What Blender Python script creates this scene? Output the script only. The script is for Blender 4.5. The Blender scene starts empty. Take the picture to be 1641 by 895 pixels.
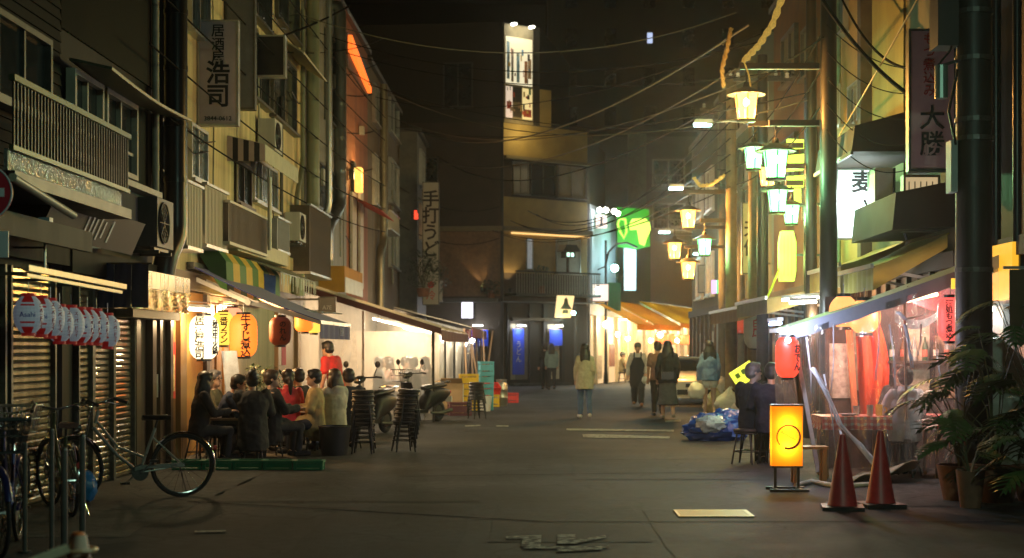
import bpy, bmesh, math, random
from mathutils import Vector, Matrix
R = math.radians
PI = math.pi
rnd = random.Random(7)
sc = bpy.context.scene
COL = sc.collection

# ---------------------------------------------------------------- camera, sky, exposure
F = 2400.0            # focal length in photo pixels; the axis meets the photo at (860, 557)
EYE = 1.55
cam = bpy.data.cameras.new('camera')
camo = bpy.data.objects.new('camera', cam)
COL.objects.link(camo)
camo.location = (0, 0, EYE)
camo.rotation_euler = (R(90), 0, 0)
cam.sensor_width = 36
cam.lens = F / 1641 * 36
cam.shift_x = -39.5 / 1641
cam.shift_y = 109.5 / 1641
cam.clip_start = .1
cam.clip_end = 600
cam.dof.use_dof = True
cam.dof.focus_distance = 19.0
cam.dof.aperture_fstop = 2.0
sc.camera = camo
w = bpy.data.worlds.new('World')
sc.world = w
w.use_nodes = True
nt = w.node_tree
sky = nt.nodes.new('ShaderNodeTexSky')
sky.sky_type = 'NISHITA'
sky.sun_disc = False
sky.sun_elevation = R(-6.0)
sky.sun_rotation = R(200)
SKY_STRENGTH = 0.10
nt.nodes['Background'].inputs['Strength'].default_value = SKY_STRENGTH
nt.links.new(sky.outputs[0], nt.nodes['Background'].inputs['Color'])
sc.view_settings.view_transform = 'Standard'
sc.view_settings.look = 'None'
sc.view_settings.exposure = 0.18
sc.view_settings.gamma = 1.0
sc.cycles.max_bounces = 6
sc.cycles.diffuse_bounces = 3
sc.cycles.glossy_bounces = 3
sc.cycles.transparent_max_bounces = 12
sc.cycles.sample_clamp_indirect = 4.0
sc.cycles.caustics_reflective = False
sc.cycles.caustics_refractive = False
sc.cycles.use_denoising = True

# ---------------------------------------------------------------- places
def W(px, py, Y):                       # the point seen at a photo pixel, Y metres down the street
    s = F / Y
    return Vector(((px - 860) / s, Y, EYE + (557 - py) / s))
def S(s): return F / s                  # distance at which a metre spans s photo pixels
XL, XR = -5.0, 5.6                      # the two house fronts
def UL(px, X=XL): return F * X / (px - 860)
def UR(px, X=XR): return F * X / (px - 860)
def ZA(py, Y): return EYE + (557 - py) * Y / F
class Frame:                            # a wall: u runs along it, n comes out of it
    def __init__(s, o, u, n): s.o, s.u, s.n = Vector(o), Vector(u).normalized(), Vector(n).normalized()
    def p(s, u, n, z): return s.o + s.u * u + s.n * n + Vector((0, 0, z))
    def rot(s):                         # orientation of lettering lying on the wall
        v = Vector((0, 0, 1)); x = v.cross(s.n)
        return Matrix((x, v, s.n)).transposed().to_4x4()
FL = Frame((XL, 0, 0), (0, 1, 0), (1, 0, 0))
FR = Frame((XR, 0, 0), (0, 1, 0), (-1, 0, 0))

# ---------------------------------------------------------------- materials
MATS = {}
def M(name, col=(.5, .5, .5), rough=.6, metal=0.0, var=.2, scale=6.0, bump=0.0, bscale=40.0, streak=False, spec=.5, emit=None, es=0.0, sheen=0.0, coat=0.0):
    if name in MATS: return MATS[name]
    m = bpy.data.materials.new(name); m.use_nodes = True; MATS[name] = m
    t = m.node_tree; b = t.nodes['Principled BSDF']
    b.inputs['Roughness'].default_value = rough
    b.inputs['Metallic'].default_value = metal
    b.inputs['Specular IOR Level'].default_value = spec
    if coat: b.inputs['Coat Weight'].default_value = coat
    if sheen: b.inputs['Sheen Weight'].default_value = sheen
    tc = t.nodes.new('ShaderNodeTexCoord')
    mp = t.nodes.new('ShaderNodeMapping')
    t.links.new(tc.outputs['Object'], mp.inputs[0])
    if streak: mp.inputs['Scale'].default_value = (1, 1, .12)
    if var > 0:
        n = t.nodes.new('ShaderNodeTexNoise'); n.inputs['Scale'].default_value = scale
        n.inputs['Detail'].default_value = 8; n.inputs['Roughness'].default_value = .65
        t.links.new(mp.outputs[0], n.inputs['Vector'])
        r = t.nodes.new('ShaderNodeValToRGB')
        r.color_ramp.elements[0].position = .3; r.color_ramp.elements[1].position = .7
        r.color_ramp.elements[0].color = (*[c * (1 - var) for c in col], 1)
        r.color_ramp.elements[1].color = (*[min(1, c * (1 + var)) for c in col], 1)
        t.links.new(n.outputs['Fac'], r.inputs[0]); t.links.new(r.outputs[0], b.inputs['Base Color'])
        mr = t.nodes.new('ShaderNodeMapRange')
        mr.inputs['To Min'].default_value = max(.02, rough - .12); mr.inputs['To Max'].default_value = min(1, rough + .12)
        t.links.new(n.outputs['Fac'], mr.inputs['Value']); t.links.new(mr.outputs[0], b.inputs['Roughness'])
    else:
        b.inputs['Base Color'].default_value = (*col, 1)
    if bump > 0:
        n2 = t.nodes.new('ShaderNodeTexNoise'); n2.inputs['Scale'].default_value = bscale; n2.inputs['Detail'].default_value = 6
        t.links.new(tc.outputs['Object'], n2.inputs['Vector'])
        bp = t.nodes.new('ShaderNodeBump'); bp.inputs['Strength'].default_value = bump; bp.inputs['Distance'].default_value = .02
        t.links.new(n2.outputs['Fac'], bp.inputs['Height']); t.links.new(bp.outputs[0], b.inputs['Normal'])
    if emit:
        b.inputs['Emission Color'].default_value = (*emit, 1); b.inputs['Emission Strength'].default_value = es
    return m
def E(name, col=None, strength=0, base=None):      # something that gives off light
    if name not in MATS and base is None: base = [.35 * c * c for c in col]
    return M(name, base, .5, var=.04, emit=col, es=strength)
def GLASS(name, col, strength, clear=.5):           # a lamp's frosted pane: lets the bulb through and glows
    if name in MATS: return MATS[name]
    m = bpy.data.materials.new(name); m.use_nodes = True; MATS[name] = m
    t = m.node_tree; t.nodes.remove(t.nodes['Principled BSDF'])
    tr = t.nodes.new('ShaderNodeBsdfTransparent'); em = t.nodes.new('ShaderNodeEmission'); mx = t.nodes.new('ShaderNodeMixShader')
    n = t.nodes.new('ShaderNodeTexNoise'); n.inputs['Scale'].default_value = 9
    em.inputs[0].default_value = (*col, 1)
    mr = t.nodes.new('ShaderNodeMapRange'); mr.inputs['To Min'].default_value = strength * .75; mr.inputs['To Max'].default_value = strength * 1.25
    t.links.new(n.outputs['Fac'], mr.inputs['Value']); t.links.new(mr.outputs[0], em.inputs[1])
    mx.inputs[0].default_value = 1 - clear
    t.links.new(tr.outputs[0], mx.inputs[1]); t.links.new(em.outputs[0], mx.inputs[2])
    t.links.new(mx.outputs[0], t.nodes['Material Output'].inputs[0])
    return m
def SHEET(name, milk, tint=(.9, .9, .9), gloss=.25, rough=.12, streaks=3.0):   # clear vinyl curtain
    if name in MATS: return MATS[name]
    m = bpy.data.materials.new(name); m.use_nodes = True; MATS[name] = m
    t = m.node_tree; t.nodes.remove(t.nodes['Principled BSDF'])
    N = t.nodes.new
    tr = N('ShaderNodeBsdfTransparent'); tl = N('ShaderNodeBsdfTranslucent'); gl = N('ShaderNodeBsdfGlossy'); df = N('ShaderNodeBsdfDiffuse')
    tr.inputs[0].default_value = (.96, .96, .95, 1); tl.inputs[0].default_value = (*tint, 1); df.inputs[0].default_value = (*tint, 1)
    gl.inputs['Roughness'].default_value = rough
    tc = N('ShaderNodeTexCoord'); mp = N('ShaderNodeMapping'); mp.inputs['Scale'].default_value = (streaks, streaks, streaks * .35)
    no = N('ShaderNodeTexNoise'); no.inputs['Scale'].default_value = 1.6; no.inputs['Detail'].default_value = 7; no.inputs['Distortion'].default_value = 1.2
    t.links.new(tc.outputs['Object'], mp.inputs[0]); t.links.new(mp.outputs[0], no.inputs['Vector'])
    bp = N('ShaderNodeBump'); bp.inputs['Strength'].default_value = 1.0; bp.inputs['Distance'].default_value = .09
    t.links.new(no.outputs['Fac'], bp.inputs['Height'])
    for x in (gl, ): t.links.new(bp.outputs[0], x.inputs['Normal'])
    mr = N('ShaderNodeMapRange'); mr.inputs['From Min'].default_value = .3; mr.inputs['From Max'].default_value = .75
    mr.inputs['To Min'].default_value = milk * .7; mr.inputs['To Max'].default_value = min(1, milk * 1.4)
    t.links.new(no.outputs['Fac'], mr.inputs['Value'])
    a = N('ShaderNodeMixShader'); a.inputs[0].default_value = .35
    t.links.new(tl.outputs[0], a.inputs[1]); t.links.new(df.outputs[0], a.inputs[2])
    b = N('ShaderNodeMixShader'); t.links.new(mr.outputs[0], b.inputs[0]); t.links.new(tr.outputs[0], b.inputs[1]); t.links.new(a.outputs[0], b.inputs[2])
    fr = N('ShaderNodeFresnel'); fr.inputs[0].default_value = 1.45
    ml = N('ShaderNodeMath'); ml.operation = 'MULTIPLY_ADD'; ml.inputs[1].default_value = .8; ml.inputs[2].default_value = gloss * .35
    t.links.new(fr.outputs[0], ml.inputs[0])
    c = N('ShaderNodeMixShader'); t.links.new(ml.outputs[0], c.inputs[0]); t.links.new(b.outputs[0], c.inputs[1]); t.links.new(gl.outputs[0], c.inputs[2])
    t.links.new(c.outputs[0], t.nodes['Material Output'].inputs[0])
    return m

# ---------------------------------------------------------------- meshes
class MB:
    def __init__(s): s.v = []; s.f = []; s.m = []; s.cur = 0
    def mat(s, i): s.cur = i; return s
    def add(s, vs, fs):
        o = len(s.v); s.v += [tuple(v) for v in vs]
        for f in fs: s.f.append([o + i for i in f]); s.m.append(s.cur)
        return s
    def hexa(s, p):       # 4 bottom + 4 top corners
        return s.add(p, [(0, 3, 2, 1), (4, 5, 6, 7), (0, 1, 5, 4), (1, 2, 6, 5), (2, 3, 7, 6), (3, 0, 4, 7)])
    def box(s, x0, x1, y0, y1, z0, z1):
        x0, x1 = sorted((x0, x1)); y0, y1 = sorted((y0, y1)); z0, z1 = sorted((z0, z1))
        return s.hexa([(x0, y0, z0), (x1, y0, z0), (x1, y1, z0), (x0, y1, z0), (x0, y0, z1), (x1, y0, z1), (x1, y1, z1), (x0, y1, z1)])
    def fb(s, Fr, u0, u1, n0, n1, z0, z1):
        p = [Fr.p(u, n, z) for z in (z0, z1) for (u, n) in ((u0, n0), (u1, n0), (u1, n1), (u0, n1))]
        return s.hexa(p)
    def bar(s, a, b, w, h=None):
        a, b = Vector(a), Vector(b); h = h or w; d = (b - a).normalized()
        up = Vector((0, 0, 1)) if abs(d.z) < .95 else Vector((0, 1, 0))
        x = d.cross(up).normalized(); y = x.cross(d)
        return s.hexa([q + x * i * w / 2 + y * j * h / 2 for q in (a, b) for (i, j) in ((-1, -1), (1, -1), (1, 1), (-1, 1))])
    def tube(s, pts, r, n=8, cap=True):
        pts = [Vector(p) for p in pts]; k = len(pts)
        rs = r if isinstance(r, (list, tuple)) else [r] * k
        o = []; px = None
        for i, p in enumerate(pts):
            d = (pts[min(i + 1, k - 1)] - pts[max(i - 1, 0)]).normalized()
            if px is None:
                up = Vector((0, 0, 1)) if abs(d.z) < .9 else Vector((1, 0, 0))
                px = d.cross(up).normalized()
            px = (px - d * px.dot(d)).normalized(); py = d.cross(px)
            o += [p + (px * math.cos(2 * PI * j / n) + py * math.sin(2 * PI * j / n)) * rs[i] for j in range(n)]
        fs = [(i * n + j, i * n + (j + 1) % n, (i + 1) * n + (j + 1) % n, (i + 1) * n + j) for i in range(k - 1) for j in range(n)]
        if cap: fs += [tuple(range(n - 1, -1, -1)), tuple(range((k - 1) * n, k * n))]
        return s.add(o, fs)
    def cyl(s, a, b, r0, r1=None, n=12): return s.tube([a, b], [r0, r0 if r1 is None else r1], n)
    def lathe(s, prof, c=(0, 0, 0), n=20, cap=False):
        c = Vector(c); k = len(prof)
        vs = [c + Vector((r * math.cos(2 * PI * j / n), r * math.sin(2 * PI * j / n), z)) for (r, z) in prof for j in range(n)]
        fs = [(i * n + j, i * n + (j + 1) % n, (i + 1) * n + (j + 1) % n, (i + 1) * n + j) for i in range(k - 1) for j in range(n)]
        if cap: fs += [tuple(range(n - 1, -1, -1)), tuple(range((k - 1) * n, k * n))]
        return s.add(vs, fs)
    def ball(s, c, r, n=10, k=7):
        r = r if isinstance(r, (list, tuple)) else (r, r, r); c = Vector(c)
        vs = []
        for i in range(1, k):
            a = PI * i / k
            vs += [c + Vector((r[0] * math.sin(a) * math.cos(2 * PI * j / n), r[1] * math.sin(a) * math.sin(2 * PI * j / n), -r[2] * math.cos(a))) for j in range(n)]
        fs = [(i * n + j, i * n + (j + 1) % n, (i + 1) * n + (j + 1) % n, (i + 1) * n + j) for i in range(k - 2) for j in range(n)]
        b = len(vs); vs += [c - Vector((0, 0, r[2])), c + Vector((0, 0, r[2]))]
        fs += [(b, (j + 1) % n, j) for j in range(n)] + [(b + 1, (k - 2) * n + j, (k - 2) * n + (j + 1) % n) for j in range(n)]
        return s.add(vs, fs)
    def torus(s, c, R_, r, axis='y', n=28, m=6, a0=0, a1=2 * PI):
        c = Vector(c); vs = []; full = abs(a1 - a0 - 2 * PI) < 1e-4; k = n if full else n + 1
        for i in range(k):
            a = a0 + (a1 - a0) * i / n
            for j in range(m):
                b = 2 * PI * j / m; q = R_ + r * math.cos(b); h = r * math.sin(b)
                d = {'y': (q * math.cos(a), h, q * math.sin(a)), 'z': (q * math.cos(a), q * math.sin(a), h), 'x': (h, q * math.cos(a), q * math.sin(a))}[axis]
                vs.append(c + Vector(d))
        fs = [(i * m + j, ((i + 1) % k) * m + j, ((i + 1) % k) * m + (j + 1) % m, i * m + (j + 1) % m) for i in range(k if full else k - 1) for j in range(m)]
        return s.add(vs, fs)
    def prism(s, poly, fn):          # poly of 2-D points, fn(a, b, side) -> point, side 0/1
        n = len(poly)
        vs = [fn(a, b, 0) for a, b in poly] + [fn(a, b, 1) for a, b in poly]
        return s.add(vs, [tuple(range(n)), tuple(range(2 * n - 1, n - 1, -1))] + [(i, n + i, n + (i + 1) % n, (i + 1) % n) for i in range(n)])
    def sheet(s, fn, nu, nv, th=0.0):
        P = [[Vector(fn(i / nu, j / nv)) for i in range(nu + 1)] for j in range(nv + 1)]
        flat = [p for r in P for p in r]; q = nu + 1
        fs = [(j * q + i, j * q + i + 1, (j + 1) * q + i + 1, (j + 1) * q + i) for j in range(nv) for i in range(nu)]
        if not th: return s.add(flat, fs)
        nn = []
        for j in range(nv + 1):
            for i in range(nu + 1):
                a = P[j][min(i + 1, nu)] - P[j][max(i - 1, 0)]; b = P[min(j + 1, nv)][i] - P[max(j - 1, 0)][i]
                x = a.cross(b); nn.append(x.normalized() if x.length > 1e-9 else Vector((0, 0, 1)))
        k = len(flat); back = [p - n_ * th for p, n_ in zip(flat, nn)]
        f2 = [tuple(k + i for i in reversed(f)) for f in fs]
        edge = [(i, i + 1) for i in range(nu)] + [(j * q + nu, (j + 1) * q + nu) for j in range(nv)] + [(nv * q + i + 1, nv * q + i) for i in range(nu)] + [((j + 1) * q, j * q) for j in range(nv)]
        return s.add(flat + back, fs + f2 + [(b, a, k + a, k + b) for a, b in edge])
    def mesh(s, name, mats, smooth=None):
        me = bpy.data.meshes.new(name); me.from_pydata(s.v, [], s.f)
        for m in (mats if isinstance(mats, (list, tuple)) else [mats]): me.materials.append(m)
        if max(s.m, default=0) > 0: me.polygons.foreach_set('material_index', s.m)
        if smooth is not None:
            me.polygons.foreach_set('use_smooth', [True] * len(me.polygons))
            if smooth < 179: me.set_sharp_from_angle(angle=R(smooth))
        bm = bmesh.new(); bm.from_mesh(me); bmesh.ops.recalc_face_normals(bm, faces=bm.faces); bm.to_mesh(me); bm.free()
        me.update(); return me
    def build(s, name, mats, parent=None, world=False, smooth=None, label=None, stuff=False):
        if world and parent:
            inv = root_of(parent).matrix_basis.inverted(); s.v = [tuple(inv @ Vector(v)) for v in s.v]
        return ob(name, s.mesh(name, mats, smooth), parent, label, stuff)
def root_of(o):
    while o.parent: o = o.parent
    return o
def ob(name, me, parent=None, label=None, stuff=False):
    o = bpy.data.objects.new(name, me); COL.objects.link(o)
    if parent: o.parent = parent
    if label: o['label'] = label
    if stuff: o['kind'] = 'stuff'
    return o
def thing(name, label, cat, loc=(0, 0, 0), rz=0.0, group=None):
    o = bpy.data.objects.new(name, None); COL.objects.link(o)
    o.empty_display_size = .1
    o.location = loc; o.rotation_euler = (0, 0, rz)
    o.matrix_basis = Matrix.LocRotScale(Vector(loc), Matrix.Rotation(rz, 3, 'Z').to_quaternion(), None)
    return tag(o, label, cat, group)
def tag(o, label, cat, group=None):
    o['label'] = label; o['category'] = cat
    if group: o['group'] = group
    return o
def struct(o): o['kind'] = 'structure'; return o
KIDS = {}
def kids(o): return [c for c in COL.objects if c.parent == o]
def dup(root, loc, rz=0.0, label=None, group=None):
    def cp(o, par):
        c = o.copy(); COL.objects.link(c)
        if par: c.parent = par
        for ch in o.children: cp(ch, c)
        return c
    r = cp(root, None); r.location = loc; r.rotation_euler = (0, 0, rz)
    if label: r['label'] = label
    if group: r['group'] = group
    return r
TXT = {}
def text(body, size, mat, parent, pos, rot=None, vertical=False, bend=0.0, name='lettering', line=1.0, world=False, width=1.0, ext=.003, bold=.0):
    key = (body, size, mat.name, vertical, bend, line, width, bold)
    if key not in TXT:
        cu = bpy.data.curves.new('t', 'FONT')
        cu.body = '\n'.join(body) if vertical else body
        cu.size = size; cu.align_x = 'CENTER'; cu.align_y = 'CENTER'; cu.space_line = line; cu.extrude = ext; cu.resolution_u = 2; cu.offset = size * bold
        t = bpy.data.objects.new('t', cu); COL.objects.link(t)
        bpy.context.view_layer.update()
        me = bpy.data.meshes.new_from_object(t.evaluated_get(bpy.context.evaluated_depsgraph_get()))
        bpy.data.objects.remove(t)
        me.materials.clear(); me.materials.append(mat); me.name = 'lettering'
        # centre it
        xs = [v.co.x for v in me.vertices]; ys = [v.co.y for v in me.vertices]
        cx, cy = ((min(xs) + max(xs)) / 2, (min(ys) + max(ys)) / 2) if xs else (0, 0)
        for v in me.vertices:
            v.co.x = (v.co.x - cx) * width; v.co.y -= cy
            if bend:
                a = v.co.x / bend; rr = bend + v.co.z
                v.co.x = rr * math.sin(a); v.co.z = rr * math.cos(a) - bend
        TXT[key] = me
    o = ob(name, TXT[key], parent)
    m = Matrix.Translation(Vector(pos)) @ (rot if rot is not None else Matrix.Rotation(R(90), 4, 'X'))
    if world and parent: m = root_of(parent).matrix_basis.inverted() @ m
    o.matrix_local = m
    o.matrix_basis = m
    return o
FACE_CAM = Matrix.Rotation(R(90), 4, 'X')
def lamp(pos, watts, col, radius=.06, name='bulb', parent=None, spot=None, aim=None, blend=.5):
    l = bpy.data.lights.new(name, 'SPOT' if spot else 'POINT'); l.energy = watts; l.color = col; l.shadow_soft_size = radius
    o = bpy.data.objects.new(name, l); COL.objects.link(o); o.location = pos
    if spot:
        l.spot_size = R(spot); l.spot_blend = blend
        o.rotation_euler = (Vector(aim) - Vector(pos)).to_track_quat('-Z', 'Y').to_euler()
    if parent:
        o.parent = parent; o.location = Vector(pos) - root_of(parent).location
    return o
def area(pos, size, watts, col, aim, name='bulb', parent=None):
    l = bpy.data.lights.new(name, 'AREA'); l.energy = watts; l.color = col; l.shape = 'RECTANGLE'; l.size, l.size_y = size
    o = bpy.data.objects.new(name, l); COL.objects.link(o); o.location = pos
    o.rotation_euler = (Vector(aim) - Vector(pos)).to_track_quat('-Z', 'Y').to_euler()
    return o
def CANVAS(name, col, tr=.5, var=.15):               # awning cloth that lets light through
    if name in MATS: return MATS[name]
    m = M(name, col, .75, var=var, scale=2); t = m.node_tree
    b = t.nodes['Principled BSDF']; tl = t.nodes.new('ShaderNodeBsdfTranslucent'); mx = t.nodes.new('ShaderNodeMixShader'); mx.inputs[0].default_value = tr
    l = b.inputs['Base Color'].links
    if l: t.links.new(l[0].from_socket, tl.inputs[0])
    else: tl.inputs[0].default_value = (*col, 1)
    t.links.new(b.outputs[0], mx.inputs[1]); t.links.new(tl.outputs[0], mx.inputs[2]); t.links.new(mx.outputs[0], t.nodes['Material Output'].inputs[0])
    return m
# a shared palette
black = M('black_paint', (.012, .012, .013), .45, var=.3)
ink = M('black_ink', (.01, .01, .012), .7, var=.1)
steel = M('galvanised_steel', (.42, .43, .42), .38, .9, var=.25, scale=10, streak=True)
dsteel = M('dull_steel', (.1, .1, .092), .45, .7, var=.3, scale=12)
alu = M('aluminium_frame', (.5, .5, .48), .35, .8, var=.15)
glass = M('dark_window_glass', (.02, .025, .025), .06, var=.1, spec=.8)
frost = M('frosted_window_glass', (.12, .13, .12), .25, var=.15, spec=.6)
plastw = M('white_plastic', (.7, .7, .67), .4, var=.08)
creampl = M('cream_plaster', (.56, .45, .24), .85, var=.5, scale=2.2, bump=.25, bscale=60, streak=True)
rubber = M('black_rubber', (.015, .015, .015), .75, var=.2)
chrome = M('chrome', (.6, .6, .6), .12, 1.0, var=.05)
woodd = M('dark_stained_wood', (.045, .025, .014), .5, var=.4, scale=5, streak=True)
woodl = M('pale_wood', (.32, .19, .09), .55, var=.3, scale=6, streak=True)
# ---------------------------------------------------------------- ground
def G(px, py): Y = F * EYE / (py - 557); return W(px, py, Y)
def ROAD(name, col, rough=.74):
    m = M(name, col, rough, var=.3, scale=1.1, bump=.0, spec=.2); t = m.node_tree; N = t.nodes.new; b_ = t.nodes['Principled BSDF']
    tc = N('ShaderNodeTexCoord'); src = b_.inputs['Base Color'].links[0].from_socket
    def noise(sc_, d=4): n = N('ShaderNodeTexNoise'); n.inputs['Scale'].default_value = sc_; n.inputs['Detail'].default_value = d; t.links.new(tc.outputs['Object'], n.inputs['Vector']); return n.outputs['Fac']
    grain = noise(95, 3); stain = noise(.55, 6); fine = noise(9, 5)
    def mul(a, fac, lo, hi, f0=.35, f1=.65):
        r = N('ShaderNodeMapRange'); r.inputs['From Min'].default_value = f0; r.inputs['From Max'].default_value = f1; r.inputs['To Min'].default_value = lo; r.inputs['To Max'].default_value = hi; t.links.new(fac, r.inputs['Value'])
        x = N('ShaderNodeMix'); x.data_type = 'RGBA'; x.blend_type = 'MULTIPLY'; x.inputs[0].default_value = 1; t.links.new(a, x.inputs[6]); t.links.new(r.outputs[0], x.inputs[7]); return x.outputs[2]
    c = mul(mul(mul(src, grain, .55, 1.5), stain, .6, 1.35), fine, .8, 1.2)
    vo = N('ShaderNodeTexVoronoi'); vo.feature = 'DISTANCE_TO_EDGE'; vo.inputs['Scale'].default_value = .55; wv = N('ShaderNodeTexNoise'); wv.inputs['Scale'].default_value = 1.4
    ad = N('ShaderNodeVectorMath'); t.links.new(tc.outputs['Object'], ad.inputs[0]); t.links.new(tc.outputs['Object'], wv.inputs['Vector']); t.links.new(wv.outputs['Color'], ad.inputs[1]); t.links.new(ad.outputs[0], vo.inputs['Vector'])
    c = mul(c, vo.outputs['Distance'], .45, 1.0, .002, .012)
    t.links.new(c, b_.inputs['Base Color'])
    bp = N('ShaderNodeBump'); bp.inputs['Strength'].default_value = .55; bp.inputs['Distance'].default_value = .012; t.links.new(grain, bp.inputs['Height']); t.links.new(bp.outputs[0], b_.inputs['Normal'])
    return m
asphalt = ROAD('asphalt', (.03, .032, .034))
asph_new = ROAD('asphalt_newer', (.022, .024, .026))
asph_old = ROAD('asphalt_older', (.037, .038, .037), .76)
concrete = ROAD('worn_concrete', (.06, .06, .056), .78)
tar = M('tar_joint', (.021, .021, .021), .95, var=.2, spec=.0)
mark = M('worn_road_paint', (.42, .40, .33), .7, var=.3, scale=14)
def worn(name, amount):                 # paint scuffed through to the road
    m = M(name, (.34, .33, .27), .8, var=.3, scale=10, spec=.15); t = m.node_tree; b_ = t.nodes['Principled BSDF']; src = b_.inputs['Base Color'].links[0].from_socket
    n = t.nodes.new('ShaderNodeTexNoise'); n.inputs['Scale'].default_value = 16; n.inputs['Detail'].default_value = 7; tc = t.nodes.new('ShaderNodeTexCoord'); t.links.new(tc.outputs['Object'], n.inputs['Vector'])
    r = t.nodes.new('ShaderNodeMapRange'); r.inputs['From Min'].default_value = amount - .06; r.inputs['From Max'].default_value = amount + .06; t.links.new(n.outputs['Fac'], r.inputs['Value'])
    x = t.nodes.new('ShaderNodeMix'); x.data_type = 'RGBA'; t.links.new(r.outputs[0], x.inputs[0]); x.inputs[6].default_value = (.029, .03, .03, 1); t.links.new(src, x.inputs[7]); t.links.new(x.outputs[2], b_.inputs['Base Color']); return m
mark_worn = worn('scuffed_paint', .5); mark = worn('worn_paint', .42)
g = MB(); g.add([(-70, -14, 0), (80, -14, 0), (80, 158, 0), (-70, 158, 0)], [(0, 1, 2, 3)])
struct(g.build('road', asphalt))
def flat(name, pts, m, z=.004):
    b = MB(); b.add([(p[0], p[1], z) for p in pts], [tuple(range(len(pts)))])
    return struct(b.build(name, m))
def ragged(a, b, y0, y1, amp=.05, step=.5):
    n = max(2, int((y1 - y0) / step))
    l = [(a + rnd.uniform(-amp, amp), y0 + (y1 - y0) * i / n) for i in range(n + 1)]
    r = [(b + rnd.uniform(-amp, amp), y0 + (y1 - y0) * i / n) for i in range(n, -1, -1)]
    return l + r
flat('pavement', ragged(-5.0, -3.35, 12.2, 26.5, .04), concrete)
flat('pavement', ragged(3.35, 5.6, 14.6, 30, .04), concrete)
flat('road_patch', ragged(-3.35, -.55, 15, 33, .02), asph_old)
flat('road_patch', ragged(-.4, .92, 11.9, 14.6, .02), asph_new)
flat('road_patch', ragged(.45, 3.3, 17.5, 26, .03), asph_old)
flat('road_patch', ragged(-1.9, -.6, 8.0, 14.5, .03), asph_new, .006)
flat('road_patch', ragged(1.0, 3.2, 9, 14.2, .03), asph_new, .005)
flat('road_patch', ragged(-3.2, -.9, 34, 52, .04), asph_new, .006)
for (a, b, wd) in ((G(880, 838), G(1641, 838), .025), (G(640, 765), G(1200, 757), .03), (G(960, 738), G(1205, 736), .02), (G(300, 805), G(880, 838), .03)):
    d = (b - a).normalized(); q = Vector((-d.y, d.x, 0)) * wd / 2
    flat('road_joint', [a - q, b - q, b + q, a + q], tar, .009)
# painted marks: a worn cross and dashes
for pts in (((810, 862), (868, 860), (866, 879), (835, 878), (838, 866), (812, 866)), ((893, 859), (922, 859), (922, 868), (970, 860), (972, 864), (922, 874), (893, 874)), ((838, 879), (975, 877), (978, 880), (840, 882)), ((893, 882), (965, 880), (966, 883), (893, 887)),
            ((933, 697), (958, 697), (1074, 701), (1073, 704), (955, 703), (935, 702)), ((908, 688), (1080, 690), (1080, 693), (908, 691)), ((1066, 675), (1091, 674), (1091, 677), (1066, 678)), ((745, 683), (770, 682), (770, 684), (745, 685)), ((600, 680), (640, 665), (665, 665), (640, 680)), ((795, 683), (815, 683), (815, 685), (795, 685))):
    flat('road_marking', [G(*p) for p in pts], mark_worn if pts[0][1] > 800 else mark, .012)
flat('road_marking', [G(*p) for p in ((312, 853), (362, 852), (362, 854.5), (312, 855.5))], mark, .012)
# steel drain cover with bright ribs
c0, c1 = G(1128, 833), G(1243, 818)
dr = thing('drain_cover', 'shiny ribbed metal drain cover set in the asphalt', 'drain cover', (1.62, (c0.y + c1.y) / 2, 0))
x0, x1, ym0, ym1 = -.0, .0, 0, 0
cx0, cx1 = -.33, .36
hy = .28
brass = M('polished_plate', (.36, .3, .17), .5, .5, var=.2, scale=30)
b = MB(); b.box(cx0, cx1, -hy, -hy + .03, .002, .018).box(cx0, cx1, hy - .03, hy, .002, .018).box(cx0, cx0 + .03, -hy + .03, hy - .03, .002, .018).box(cx1 - .03, cx1, -hy + .03, hy - .03, .002, .018)
b.build('frame', brass, dr)
b = MB().box(cx0 + .03, cx1 - .03, -hy + .03, hy - .03, .001, .006); b.build('plate', M('cover_plate', (.12, .1, .06), .6, .3, var=.25), dr)
ribm = MB().box(-.007, .007, -hy + .032, hy - .032, .006, .018).mesh('rib', brass)
for i in range(26):
    o = ob('rib', ribm, dr); o.location = (cx0 + .045 + i * .0242, 0, 0)

# ---------------------------------------------------------------- wall kit
def window(par, Fr, u0, u1, z0, z1, n=0.0, cols=2, fm=alu, pm=glass, ft=.05, d=.07, sill=True, transom=None, name='window'):
    b = MB()
    b.fb(Fr, u0, u0 + ft, n, n + d, z0, z1).fb(Fr, u1 - ft, u1, n, n + d, z0, z1)
    b.fb(Fr, u0 + ft, u1 - ft, n, n + d, z0, z0 + ft).fb(Fr, u0 + ft, u1 - ft, n, n + d, z1 - ft, z1)
    cw = (u1 - u0 - 2 * ft) / cols
    for i in range(1, cols):
        u = u0 + ft + cw * i; b.fb(Fr, u - .022, u + .022, n, n + d * .75, z0 + ft, z1 - ft)
    if transom:
        zt = z0 + (z1 - z0) * transom
        for i in range(cols): b.fb(Fr, u0 + ft + cw * i + .022, u0 + ft + cw * (i + 1) - .022, n, n + d * .6, zt - .018, zt + .018)
    wn = b.build(name, fm, par, True)
    for i in range(cols):
        q = .012 * (i % 2)
        MB().fb(Fr, u0 + ft + cw * i - .0, u0 + ft + cw * (i + 1), n + .008 + q, n + .018 + q, z0 + ft, z1 - ft).build('pane', pm, wn, True)
    if sill: MB().fb(Fr, u0 - .05, u1 + .05, n, n + d + .06, z0 - .05, z0 - .002).build('sill', fm, wn, True)
    return wn
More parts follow.
